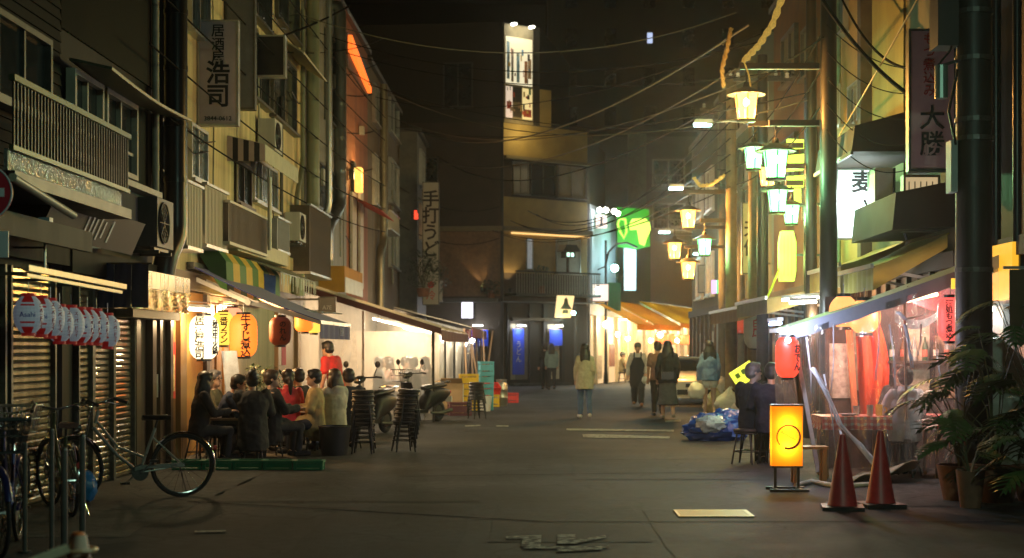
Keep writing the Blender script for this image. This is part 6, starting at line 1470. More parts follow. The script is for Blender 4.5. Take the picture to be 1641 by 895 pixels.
MB().ball((-2.17, 6.6, .60), .042, 14, 9).build('ball_end', M('red_ball', (.6, .03, .02), .25, var=.05), rb, True, 179); MB().bar((-2.17, 6.6, .0), (-2.17, 6.6, .57), .03).build('pole', M('red_ball'), rb, True)
st = thing('stand_sign', 'glowing orange stand sign with a brushed ink circle', 'sign', (2.70, 16.2, 0))
MB().box(-.165, .165, -.07, .07, .272, .915).build('light_box', CANVAS('orange_acrylic', (.85, .36, .015), .7, .05), st)
for zz, w_ in ((.48, 5), (.72, 4)): lamp((2.7, 16.2, zz), w_, (1, .72, .3), .03, parent=st)
b = MB(); n = 40
for i in range(n):
    a0, a1 = R(250) + i / n * R(335), R(250) + (i + 1) / n * R(335); w0, w1 = .012 * (1 - i / n * .75) + .002, .012 * (1 - (i + 1) / n * .75) + .002
    p = lambda a, r: (r * math.cos(a) + .012, -.0775, .585 + r * math.sin(a))
    b.add([p(a0, .125 - w0), p(a0, .125 + w0), p(a1, .125 + w1), p(a1, .125 - w1)], [(0, 1, 2, 3)])
b.build('ink_circle', M('brown_ink', (.05, .008, .004), .7, var=.1), st)
for k in range(4):
    x0 = -.065 + k * .038; z0 = .63 - k * .022
    MB().tube([(x0, -.0745, z0), (x0 + .014, -.0745, z0 + .018), (x0 + .02, -.0745, z0 - .012), (x0 + .034, -.0745, z0 - .002)], .0035, 4).build('brush_stroke', M('brown_orange_ink', (.45, .16, .01), .7, var=.1), st)
for zz in (.262, .925): MB().box(-.17, .17, -.074, .074, zz - .009, zz + .009).build('edge', black, st)
for x in (-.12, .13): MB().box(x - .014, x + .014, -.014, .014, .03, .252).build('leg', black, st)
for y in (-.17, .13): MB().box(-.2, .22, y, y + .04, 0, .03).build('foot', black, st)
for x in (-.12, .13): MB().box(x - .014, x + .014, -.13, .13, .0, .028).build('foot_rail', black, st)
lamp((2.7, 15.7, .6), 9, (1, .6, .12), .15, parent=st)
be = thing('bench', 'low wooden bench behind the orange stand sign', 'bench', (3.12, 17.15, 0))
MB().box(-.22, .2, -.14, .14, .39, .42).build('seat', woodl, be)
for x in (-.19, .14):
    for y in (-.1, .08): MB().box(x, x + .045, y, y + .045, 0, .389).build('leg', woodl, be)
gp2 = bpy.data.materials.new('gingham'); gp2.use_nodes = True; t_ = gp2.node_tree; N_ = t_.nodes.new
tc = N_('ShaderNodeTexCoord'); sx = N_('ShaderNodeSeparateXYZ'); t_.links.new(tc.outputs['Object'], sx.inputs[0])
def stripe(sock):
    a = N_('ShaderNodeMath'); a.operation = 'MULTIPLY'; a.inputs[1].default_value = 13; t_.links.new(sock, a.inputs[0])
    f = N_('ShaderNodeMath'); f.operation = 'FRACT'; t_.links.new(a.outputs[0], f.inputs[0])
    g_ = N_('ShaderNodeMath'); g_.operation = 'GREATER_THAN'; g_.inputs[1].default_value = .42; t_.links.new(f.outputs[0], g_.inputs[0]); return g_.outputs[0]
yz = N_('ShaderNodeMath'); yz.operation = 'ADD'; t_.links.new(sx.outputs[1], yz.inputs[0]); t_.links.new(sx.outputs[2], yz.inputs[1])
ad = N_('ShaderNodeMath'); ad.operation = 'ADD'; t_.links.new(stripe(sx.outputs[0]), ad.inputs[0]); t_.links.new(stripe(yz.outputs[0]), ad.inputs[1])
rp = N_('ShaderNodeValToRGB'); rp.color_ramp.interpolation = 'CONSTANT'
hf = N_('ShaderNodeMath'); hf.operation = 'MULTIPLY'; hf.inputs[1].default_value = .5; t_.links.new(ad.outputs[0], hf.inputs[0]); t_.links.new(hf.outputs[0], rp.inputs[0])
rp.color_ramp.elements[0].color = (.7, .66, .64, 1); rp.color_ramp.elements[1].position = .4; rp.color_ramp.elements[1].color = (.62, .2, .18, 1)
e_ = rp.color_ramp.elements.new(.8); e_.color = (.5, .04, .04, 1)
t_.links.new(rp.outputs[0], t_.nodes['Principled BSDF'].inputs['Base Color']); t_.nodes['Principled BSDF'].inputs['Roughness'].default_value = .5
def cloth_table(label, clabel, x0, x1, y0, y1, h_):
    table(label, ((x0 + x1) / 2, (y0 + y1) / 2, 0), x1 - x0 - .02, y1 - y0 - .02, h_ - .008, tabw, woodl, 0, 'tables in the clear tent')
    t = thing('tablecloth', clabel, 'tablecloth', ((x0 + x1) / 2, (y0 + y1) / 2, h_))
    w_, d_ = (x1 - x0) / 2, (y1 - y0) / 2
    b = MB(); b.box(-w_, w_, -d_, d_, -.006, .0)
    b.sheet(lambda a, c: Vector((-w_ + 2 * w_ * a, -d_ - .004 - .012 * math.sin(a * 31) * c - .01 * c, -.001 - .155 * c)), 40, 3, .004)
    b.sheet(lambda a, c: Vector((-w_ - .004 - .012 * math.sin(a * 21) * c - .008 * c, d_ - 2 * d_ * a, -.001 - .155 * c)), 20, 3, .004)
    b.sheet(lambda a, c: Vector((w_ + .004 + .012 * math.sin(a * 21) * c, -d_ + 2 * d_ * a, -.001 - .155 * c)), 20, 3, .004)
    b.build('cloth', gp2, t)
cloth_table('tent table under gingham behind the first cone', 'red and white gingham cloth on the table behind the cones', 3.36, 4.18, 17.62, 18.3, .735)
cloth_table('tent table under gingham beside the utility pole', 'red and white gingham cloth on the table beside the utility pole', 4.66, 5.1, 17.62, 18.3, .74)
glass_cup('clear empty glass on the gingham table', (3.95, 17.75, .738), .04, .13, glm)
glass_cup('mug of yellow beer on the gingham table', (4.08, 17.85, .738), .045, .13, beer, handle=True)
glass_cup('small clear tumbler next to the beer mug', (3.83, 17.95, .738), .04, .11, glm)
pt = MB().lathe([(0, .004), (.06, 0), (.11, .022), (.105, .026), (.05, .008), (0, .008)], n=18).build('plate', M('plate_blue', (.4, .45, .55), .25, var=.1)); pt.location = (3.7, 17.8, .738); tag(pt, 'pale blue plate on the gingham table', 'plate')
tan_cl = thing('ground_sheet', 'crumpled beige sheet on the ground under the clear tent', 'sheet', (3.7, 17.2, 0))
MB().sheet(lambda a, c: Vector((-.1 + .75 * a, -.15 + .5 * c, .03 + .22 * a * (1 - c * .6) + .04 * math.sin(a * 9 + c * 5))), 10, 6, .01).build('sheet', M('beige_sheet', (.42, .36, .24), .7, var=.25), tan_cl, smooth=179)
hz = thing('garden_hose', 'loose pale hose lying along the tent edge', 'hose', (0, 0, 0))
MB().tube([G(1275, 783) + Vector((0, 0, .03)), G(1300, 776) + Vector((0, 0, .03)), G(1330, 782) + Vector((0, 0, .03)), G(1360, 783) + Vector((0, 0, .03)), G(1410, 780) + Vector((0, 0, .03))], .028, 8).build('hose', M('pale_hose', (.45, .46, .4), .4, var=.2), hz, True, 60)
# blue tarp heap, bags, tilted placard
def blob(name, mats, par, c, r, seed, amp=.2, n=30, k=16, flat=.0, smooth=179, peak=0.0, freq=3.0):
    from mathutils import noise as nz
    b = MB(); b.ball((0, 0, 0), (1, 1, 1), n, k)
    out = []
    for v in b.v:
        v = Vector(v); q = nz.noise(v * freq + Vector((seed * 7.1, seed * 3.3, 0))) * .6 + abs(nz.noise(v * freq * 2.3 + Vector((seed, 0, seed)))) * .5
        s_ = 1 + amp * q
        p = Vector((v.x * r[0] * s_, v.y * r[1] * s_, v.z * r[2] * s_ + (peak * max(0, v.z - .75) * 3 * r[2])))
        if peak and v.z > .75: p.x *= max(.15, 1 - (v.z - .75) * 3.6); p.y *= max(.15, 1 - (v.z - .75) * 3.6)
        p.z = max(p.z, -r[2] * (1 - flat)); out.append(tuple(p + Vector(c)))
    b.v = out
    return b.build(name, mats, par, smooth=smooth)
tp = thing('tarp_bundle', 'heap of bright blue tarpaulin bundled on the road', 'tarp', (2.98, 25, 0))
blob('tarp', M('blue_tarp_bright', (.015, .07, .36), .35, var=.25, scale=4, bump=.6, bscale=9), tp, (0, 0, .16), (.5, .4, .27), 3, .45, 40, 22, .4, 35)
blob('tarp', M('blue_tarp_bright'), tp, (.22, .15, .24), (.32, .3, .26), 5, .4, 30, 18, .2, 35)
bagm = M('clear_bag', (.42, .5, .55), .22, var=.35, scale=7, spec=.8, bump=.7, bscale=14)
blob('clear_bag', bagm, tp, (-.1, -.28, .27), (.25, .18, .15), 9, .5, 26, 14, .1, 35)
wbag = M('white_bag', (.6, .6, .52), .35, var=.2, scale=6, bump=.5, bscale=16); cbag = M('yellowish_bag', (.5, .46, .25), .35, var=.4, scale=7, bump=.5, bscale=14)
for i, (x, y, r, m, lab) in enumerate(((4.15, 34.9, .26, cbag, 'yellowish rubbish bag on the kerb nearest the walking woman'), (4.2, 32.6, .3, wbag, 'fat white rubbish bag with a knotted top'), (4.55, 32.8, .28, cbag, 'yellowish rubbish bag by the tilted placard'), (4.35, 31.8, .22, wbag, 'small pale rubbish bag in front of the others'))):
    t = thing('rubbish_bag', lab, 'rubbish bag', (x, y, 0), 0, 'rubbish bags on the kerb')
    blob('sack', m, t, (0, 0, r * .85), (r, r * .9, r * 1.0), i + 11, .35, 26, 16, .15, 40, .6)
    MB().tube([(0, 0, r * 1.9), (.02, 0, r * 2.15), (.06, 0, r * 2.3)], [.03, .02, .035], 7).build('knot', m, t)
pc = thing('placard', 'bright yellow tilted placard with green marks on a red stick', 'placard', (4.1, 29.5, 0))
rt = Matrix.Translation(Vector((4.08, 29.5, 1.02))) @ Matrix.Rotation(R(-33), 4, 'Y')
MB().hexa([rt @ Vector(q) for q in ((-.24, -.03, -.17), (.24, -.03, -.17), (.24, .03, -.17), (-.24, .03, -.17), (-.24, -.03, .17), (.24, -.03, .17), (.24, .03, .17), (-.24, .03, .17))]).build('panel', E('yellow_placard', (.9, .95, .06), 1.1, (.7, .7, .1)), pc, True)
for (x, z) in ((-.12, .04), (.02, .05), (.13, -.03)): MB().hexa([rt @ Vector((x + a, y, z + c)) for c in (-.05, .05) for (a, y) in ((-.045, -.036), (.045, -.036), (.045, -.031), (-.045, -.031))]).build('print', M('green_print', (.2, .4, .02), .6, var=.3), pc, True)
MB().bar((4.1, 29.52, 0), (4.08, 29.52, .88), .03).build('stick', red_pl, pc, True)

# ---------------------------------------------------------------- bicycles
def bicycle(label, loc, rz, fc, basket=True, steer=.0, fender=None, child=False, low=True, red=None):
    t = thing('bicycle', label, 'bicycle', loc, rz, 'bicycles parked by the shutters')      # local: front towards +x
    wr = .33; fx, rx = .54, -.54
    def wheel(x, par, turn=0.0):
        w_ = ob('wheel', MB().torus((0, 0, 0), wr - .016, .017, 'y', 36, 6).mesh('tyre', rubber), par)
        MB().torus((0, 0, 0), wr - .04, .009, 'y', 36, 5).build('rim', chrome, w_)
        MB().cyl((0, -.04, 0), (0, .04, 0), .022, n=10).build('hub', chrome, w_)
        b = MB()
        for i in range(20):
            a = i * PI / 10; s_ = .03 if i % 2 else -.03; b.tube([(0, s_, 0), ((wr - .04) * math.cos(a), 0, (wr - .04) * math.sin(a))], .0022, 3, False)
        b.build('spokes', chrome, w_, stuff=True)
        w_.location = (x, 0, wr); w_.rotation_euler = (0, 0, turn); return w_
    wheel(rx, t); wheel(fx, t, steer)
    bb_, st_, hd_ = Vector((-.1, 0, .27)), Vector((-.26, 0, .72)), Vector((.34, 0, .78))
    b = MB()
    b.tube([bb_, st_], .016, 8).tube([hd_ - Vector((0, 0, .0)), hd_ + Vector((-.03, 0, .14))], .018, 8)
    if low: b.tube([hd_ - Vector((-.02, 0, .04)), (.12, 0, .45), bb_], .018, 8); b.tube([hd_ + Vector((.0, 0, .04)), (.12, 0, .54), (-.15, 0, .42)], .014, 8)
    else: b.tube([hd_ - Vector((-.02, 0, .05)), bb_], .018, 8); b.tube([hd_ + Vector((0, 0, .05)), st_ - Vector((0, 0, .08))], .015, 8)
    for s_ in (-.06, .06): b.tube([(bb_.x, s_ * .6, bb_.z), (rx, s_, wr)], .009, 6); b.tube([(st_.x + .02, s_ * .3, .62), (rx, s_, wr)], .008, 6)
    b.build('frame', fc, t, smooth=60)
    fk = Matrix.Translation(Vector((fx, 0, 0))) @ Matrix.Rotation(steer, 4, 'Z') @ Matrix.Translation(Vector((-fx, 0, 0)))
    T = lambda *p: fk @ Vector(p)
    b = MB()
    for s_ in (-.055, .055): b.tube([T(fx, s_, wr), T(.43, s_, .62), T(.41, 0, .68)], .011, 6)
    b.tube([T(.41, 0, .68), T(.345, 0, .95)], .014, 8); b.build('fork', chrome, t, smooth=60)
    b = MB(); b.tube([T(.18, -.3, 1.0), T(.28, -.27, 1.03), T(.38, -.16, .98), T(.36, 0, .95), T(.38, .16, .98), T(.28, .27, 1.03), T(.18, .3, 1.0)], .011, 7).build('handlebar', chrome, t, smooth=60)
    for s_ in (-1, 1):
        MB().tube([T(.13, s_ * .31, .985), T(.27, s_ * .275, 1.03)], .018, 8).build('grip', black, t, smooth=60)
        MB().tube([T(.36, s_ * .2, .98), T(.3, s_ * .24, .99), T(.2, s_ * .27, .965)], .006, 5).build('brake_lever', chrome, t)
    MB().tube([T(.4, .03, .98), T(.5, .03, .9), T(.46, .04, .7)], .004, 5).build('brake_cable', black, t)
    MB().sheet(lambda a, c: Vector((-.40 + .27 * a, (c - .5) * (.19 - .14 * a), .86 + .015 * math.cos(c * 6.28) - .03 * (c - .5) ** 2 * 4)), 8, 8, .045).build('saddle', black if not red else red, t, smooth=60)
    MB().tube([st_, st_ + Vector((-.03, 0, .1))], .012, 8).build('seat_post', chrome, t)
    fm = fender or chrome
    def guard(cx, a0, a1, turn, nm):
        b = MB(); k = 16; vs = []
        for i in range(k + 1):
            a = a0 + (a1 - a0) * i / k
            for (y, rr) in ((-.026, wr + .005), (-.014, wr + .02), (.014, wr + .02), (.026, wr + .005)): vs.append(Vector((rr * math.cos(a), y, rr * math.sin(a))))
        b.add(vs, [(i * 4 + j, i * 4 + j + 1, (i + 1) * 4 + j + 1, (i + 1) * 4 + j) for i in range(k) for j in range(3)])
        o = b.build(nm, fm, t, smooth=60); o.location = (cx, 0, wr); o.rotation_euler = (0, 0, turn)
    guard(rx, R(35), R(195), 0, 'rear_mudguard'); guard(fx, R(20), R(150), steer, 'front_mudguard')
    MB().cyl((bb_.x, .03, bb_.z), (bb_.x, .045, bb_.z), .085, n=20).build('chainring', dsteel, t)
    b = MB(); b.prism([(-.55, .33), (-.52, .36), (-.12, .345), (-.04, .32), (-.04, .29), (-.14, .31), (-.54, .315)], lambda x, z, s: Vector((x, .046 + .02 * s, z))); b.build('chain_guard', fc, t)
    for s_, a in ((1, -1), (-1, 1)):
        e = bb_ + Vector((.12 * a, s_ * .09, -.12 * a)); MB().bar(bb_ + Vector((0, s_ * .07, 0)), e, .016).build('crank', chrome, t); MB().box(e.x - .045, e.x + .045, e.y - .03 + s_ * .04, e.y + .03 + s_ * .04, e.z - .012, e.z + .012).build('pedal', black, t)
    MB().tube([(rx + .02, -.05, wr), (rx - .08, -.14, .015)], .008, 6).build('kickstand', chrome, t)
    MB().cyl((rx - .33, 0, .5), (rx - .355, 0, .5), .025, n=10).build('rear_reflector', red_pl, t)
    MB().cyl((.48, 0, .74), (.55, 0, .74), .03, .035, 10).build('headlamp', chrome, t)
    if basket:
        w_, d_, h_ = .19, .13, .24; c = T(.56, 0, .78); b = MB(); rot = Matrix.Rotation(steer, 4, 'Z')
        for z, s_ in ((0, .78), (.5, .9), (1, 1)):
            pts = [rot @ Vector((x * s_, y * s_, z * h_)) + c for x, y in ((-d_, -w_), (d_, -w_), (d_, w_), (-d_, w_), (-d_, -w_))]; b.tube(pts, .006 if z < 1 else .01, 5, False)
        for i in range(9):
            y = -w_ + i * w_ / 4
            for s_ in (-1, 1): b.tube([rot @ Vector((s_ * d_ * .78, y * .78, 0)) + c, rot @ Vector((s_ * d_, y, h_)) + c], .004, 4, False)
        for i in range(6):
            x = -d_ + i * d_ * .4
            for s_ in (-1, 1): b.tube([rot @ Vector((x * .78, s_ * w_ * .78, 0)) + c, rot @ Vector((x, s_ * w_, h_)) + c], .004, 4, False)
            b.tube([rot @ Vector((x * .78, -w_ * .78, 0)) + c, rot @ Vector((x * .78, w_ * .78, 0)) + c], .004, 4, False)
        b.build('basket', basket, t)
    return t
silver_f = M('silver_frame', (.42, .42, .38), .3, .6, var=.15); bluef = M('dark_blue_frame', (.02, .025, .12), .3, .3, var=.2); olivef = M('olive_frame', (.1, .11, .06), .35, .4, var=.2)
bask = M('basket_black', (.02, .022, .025), .5, var=.15); bask_s = M('basket_silver', (.35, .35, .33), .35, .7, var=.1)
bicycle('silver city bicycle standing broadside nearest the tavern', (-4.16, 15.3, .0), math.atan2(-.42, -.84), silver_f, False, -.75)
bicycle('olive bicycle with a red brown saddle and chrome mudguard, middle of the three', (-4.5, 14.15, .0), R(118), olivef, False, .2, red=M('red_brown_saddle', (.12, .03, .02), .5, var=.2))
bicycle('dark blue bicycle with a black front basket at the picture edge', (-4.05, 11.5, .0), R(-78), bluef, bask, .35, bluef)
bicycle('black bicycle half hidden between the shutters and the olive bicycle', (-4.6, 13.1, .0), R(105), M('black_frame', (.02, .02, .02), .35, .3, var=.15), bask_s, -.3)
blu_b = thing('plastic_bag', 'blue plastic bag stuffed by the wheel of the silver bicycle', 'bag', (-4.5, 14.9, 0)); blob('sack', M('blue_bag', (.03, .2, .45), .35, var=.25, scale=7, bump=.5, bscale=15), blu_b, (0, 0, .16), (.12, .12, .16), 4, .35, 20, 12, .1, 40)
for i, (px, py0, py1) in enumerate(((103, 880, 722), (132, 862, 700), (83, 884, 690), (40, 886, 712))):
    g0 = G(px, py0); hh = (py0 - py1) / (F / g0.y)
    t = thing('bollard', ('plain grey steel post in front of the olive bicycle wheel', 'slim grey steel post nearest the silver bicycle', 'thin grey post before the shutters', 'thin grey post beside the blue bicycle')[i], 'post', g0, 0, 'steel posts along the kerb')
    MB().cyl((0, 0, 0), (0, 0, hh), .026 if i < 2 else .018, n=12).build('post', M('post_grey', (.17, .16, .15), .4, .5, var=.2), t, smooth=60); MB().ball((0, 0, hh), .027 if i < 2 else .019, 10, 6).build('cap', dsteel, t); MB().cyl((0, 0, 0), (0, 0, .015), .05, n=12).build('flange', dsteel, t)

# ---------------------------------------------------------------- scooters and car
def loft(secs, n=20, e=2.6):             # secs: (x, half width, z centre, half height) superellipse sections along x
    b = MB(); vs = []
    for (x, hw, zc, hh) in secs:
        for j in range(n):
            a = 2 * PI * j / n; ca, sa = math.cos(a), math.sin(a)
            vs.append(Vector((x, hw * abs(ca) ** (2 / e) * (1 if ca > 0 else -1), zc + hh * abs(sa) ** (2 / e) * (1 if sa > 0 else -1))))
    k = len(secs)
    fs = [(i * n + j, i * n + (j + 1) % n, (i + 1) * n + (j + 1) % n, (i + 1) * n + j) for i in range(k - 1) for j in range(n)] + [tuple(range(n)), tuple(range((k - 1) * n, k * n))]
    return b.add(vs, fs)
def scooter(label, loc, rz, m, basket=True):
    t = thing('scooter', label, 'scooter', loc, rz, 'scooters parked along the tent')
    for x, nm in ((.62, 'front_wheel'), (-.58, 'rear_wheel')):
        w_ = MB().torus((0, 0, 0), .17, .055, 'y', 26, 8).build(nm, rubber, t, smooth=60); w_.location = (x, 0, .225)
        MB().cyl((0, -.04, 0), (0, .04, 0), .12, n=16).build('rim', dsteel, w_)
    loft([(-.95, .03, .62, .03), (-.9, .1, .6, .07), (-.7, .16, .56, .15), (-.45, .17, .52, .2), (-.2, .15, .46, .22), (-.08, .13, .34, .14), (.0, .12, .26, .04)]).build('body_shell', m, t, smooth=50)
    loft([(-.82, .08, .76, .03), (-.7, .13, .76, .05), (-.4, .15, .74, .05), (-.15, .12, .72, .05), (-.08, .05, .7, .03)]).build('seat', black, t, smooth=60)
    MB().box(-.1, .32, -.14, .14, .2, .27).build('floorboard', m, t)
    MB().sheet(lambda a, c: Vector((.3 + .18 * c + .03 * math.sin(a * PI), (a - .5) * (.40 - .12 * c), .22 + .62 * c)), 10, 8, .03).build('leg_shield', m, t, smooth=60)
    loft([(.4, .03, .4, .03), (.5, .07, .42, .05), (.66, .075, .42, .05), (.84, .05, .34, .03), (.88, .01, .3, .01)]).build('front_fender', m, t, smooth=60)
    b = MB()
    for s_ in (-.07, .07): b.tube([(.62, s_, .225), (.5, s_ * .6, .6)], .02, 7)
    b.tube([(.5, 0, .55), (.4, 0, .95)], .025, 8); b.build('fork', dsteel, t)
    loft([(.3, .04, 1.0, .03), (.38, .1, 1.0, .055), (.48, .09, .97, .06), (.53, .03, .95, .03)]).build('handlebar_cowl', m, t, smooth=60)
    MB().tube([(.28, -.34, 1.03), (.38, -.15, 1.02), (.38, .15, 1.02), (.28, .34, 1.03)], .014, 7).build('handlebar', black, t)
    MB().ball((.52, 0, .97), (.025, .06, .045), 12, 8).build('headlamp', chrome, t)
    for s_ in (-1, 1):
        mm = MB().tube([(.34, s_ * .24, 1.04), (.34, s_ * .3, 1.2)], .007, 5).build('mirror', black, t); MB().ball((.34, s_ * .31, 1.25), (.015, .055, .06), 10, 7).build('mirror_glass', black, mm)
        MB().tube([(.25, s_ * .35, 1.02), (.32, s_ * .25, 1.035)], .018, 7).build('grip', rubber, t)
    MB().box(-.98, -.93, -.06, .06, .58, .64).build('tail_lamp', red_pl, t); MB().box(-.99, -.96, -.08, .08, .40, .52).build('plate', plastw, t)
    MB().tube([(-.98, .0, .8), (-.85, .12, .84), (-.6, .13, .82)], .012, 6).tube([(-.98, 0, .8), (-.85, -.12, .84), (-.6, -.13, .82)], .012, 6).build('rear_rack', chrome, t)
    MB().tube([(-.2, .12, .2), (-.5, .15, .18), (-.85, .16, .24)], [.02, .035, .045], 9).build('exhaust', dsteel, t)
    MB().tube([(-.25, -.08, .22), (-.33, -.16, .0)], .012, 6).build('kickstand', chrome, t)
    if basket:
        b = MB(); c = Vector((.62, 0, .86))
        for z, s_ in ((0, .85), (.12, .92), (.24, 1)): b.tube([c + Vector((x * s_, y * s_, z)) for x, y in ((-.13, -.18), (.13, -.18), (.13, .18), (-.13, .18), (-.13, -.18))], .008, 5, False)
        for i in range(8):
            for s_ in (-1, 1): b.tube([c + Vector((s_ * .13 * .85, (-.18 + i * .051) * .85, 0)), c + Vector((s_ * .13, -.18 + i * .051, .24))], .005, 4, False)
            b.tube([c + Vector((-.11, (-.18 + i * .051) * .85, 0)), c + Vector((.11, (-.18 + i * .051) * .85, 0))], .005, 4, False)
        b.build('basket', dsteel, t)
    return t
scooter('dark scooter with a front basket parked by the milky tent', (-2.4, 30.9, 0), math.atan2(-1.6, -1.06), M('scooter_dark', (.008, .008, .008), .5, var=.15, spec=.3))
scooter('grey scooter half hidden behind the stacked stools', (-2.95, 26.6, 0), math.atan2(-1.6, -.6), M('scooter_grey', (.014, .014, .014), .5, var=.15, spec=.3), False)
car = thing('parked_car', 'low white car parked facing the camera with one amber headlight', 'car', (4.3, 40, 0), R(-90))
paint = M('white_car_paint', (.62, .6, .52), .22, var=.04, coat=.7, spec=.6)
# local x: front +
loft([(.0, .62, .46, .18), (-.06, .76, .47, .25), (-.25, .84, .48, .31), (-.9, .88, .52, .36), (-1.4, .89, .55, .38), (-2.6, .89, .56, .39), (-3.6, .87, .58, .38), (-4.1, .8, .6, .32), (-4.25, .65, .6, .22)], 24, 4.5).build('body', paint, car, smooth=50)
loft([(-1.15, .62, .9, .02), (-1.55, .67, 1.02, .13), (-1.95, .66, 1.1, .17), (-2.8, .64, 1.11, .17), (-3.4, .6, 1.02, .12), (-3.7, .55, .92, .03)], 24, 4).build('windows', glass, car, smooth=50)
loft([(-1.85, .57, 1.26, .015), (-2.1, .6, 1.275, .022), (-2.8, .58, 1.275, .022), (-3.2, .54, 1.21, .015)], 24, 4).build('roof', paint, car, smooth=50)
for s_ in (-1, 1):
    MB().tube([(-1.2, s_ * .66, .9), (-1.88, s_ * .585, 1.255)], .03, 6).build('pillar', paint, car)
    MB().hexa([Vector(q) for q in ((-.02, s_ * .42, .62), (-.02, s_ * .7, .64), (-.3, s_ * .84, .66), (-.2, s_ * .4, .62), (-.12, s_ * .42, .72), (-.12, s_ * .7, .74), (-.34, s_ * .82, .76), (-.3, s_ * .42, .74))]).build('headlight', E('amber_headlight', (1, .72, .25), 1.2) if s_ < 0 else M('headlight_glass', (.4, .4, .4), .1, var=.1), car)  # one headlight takes an amber emissive colour
    MB().ball((-1.35, s_ * .98, .95), (.08, .1, .07), 12, 8).build('wing_mirror', paint, car, smooth=179)
    for x in (-.8, -3.3):
        w_ = MB().torus((0, 0, 0), .24, .085, 'y', 28, 8).build('wheel', rubber, car, smooth=60); w_.location = (x, s_ * .8, .315); MB().cyl((0, -.08, 0), (0, .08, 0), .2, n=20).build('rim', steel, w_)
MB().box(-.02, .012, -.32, .32, .48, .58).build('grille', black, car); MB().box(-.05, .005, -.55, .55, .28, .42).build('bumper_intake', black, car); MB().box(.012, .02, -.17, .17, .42, .5).build('plate', plastw, car)
MB().box(-.1, .03, -.72, .72, .19, .235).build('front_lip', paint, car)
# ---------------------------------------------------------------- people
tex = bpy.data.textures.new('folds', 'CLOUDS'); tex.noise_scale = .11; tex.noise_depth = 2
def oval(b, pts, rx, ry, xdir, n=12):    # closed tube of ellipses along pts; xdir is the wide side
    pts = [Vector(p) for p in pts]; k = len(pts); o = []
    for i, p in enumerate(pts):
        d = (pts[min(i + 1, k - 1)] - pts[max(i - 1, 0)]).normalized(); x = (xdir - d * xdir.dot(d)).normalized(); y = d.cross(x)
        o += [p + x * rx[i] * math.cos(2 * PI * j / n) + y * ry[i] * math.sin(2 * PI * j / n) for j in range(n)]
    return b.add(o, [(i * n + j, i * n + (j + 1) % n, (i + 1) * n + (j + 1) % n, (i + 1) * n + j) for i in range(k - 1) for j in range(n)] + [tuple(range(n - 1, -1, -1)), tuple(range((k - 1) * n, k * n))])
def limb(b, pts, rs):
    b.tube(pts, rs, 10)
    for p, r in zip(pts, rs): b.ball(p, r, 10, 7)
    return b
def organic(b, name, m, par, vox, fold=0.0, smooth=2):
    o = b.build(name, m, par, smooth=179)
    r = o.modifiers.new('remesh', 'REMESH'); r.mode = 'VOXEL'; r.voxel_size = vox; r.use_smooth_shade = True
    s_ = o.modifiers.new('smooth', 'SMOOTH'); s_.iterations = smooth; s_.factor = .5
    if fold:
        d = o.modifiers.new('folds', 'DISPLACE'); d.texture = tex; d.strength = fold; d.mid_level = .5; d.texture_coords = 'LOCAL'
    return o
skin = M('skin', (.5, .29, .19), .5, var=.1, scale=20); skin_l = M('skin_legs', (.55, .34, .24), .5, var=.08)
hairm = M('black_hair', (.012, .01, .009), .45, var=.3, scale=40, streak=True); hairb = M('brown_hair', (.035, .02, .012), .45, var=.3, scale=40, streak=True); hairg = M('grey_hair', (.11, .1, .095), .5, var=.3, scale=40)
eye_m = M('eye_dark', (.01, .008, .008), .2, var=.05); lip = M('lip', (.35, .12, .1), .5, var=.05)
def CLO(name, col=(.5, .48, .45), r=.85, var=.22): return M('cloth_' + name, col, r, var=var, scale=9, bump=.15, bscale=120)
c_black = CLO('black', (.014, .013, .014)); c_navy = CLO('navy', (.02, .024, .04)); c_jeans = CLO('jeans', (.06, .09, .16)); c_dark = CLO('charcoal', (.03, .03, .032))
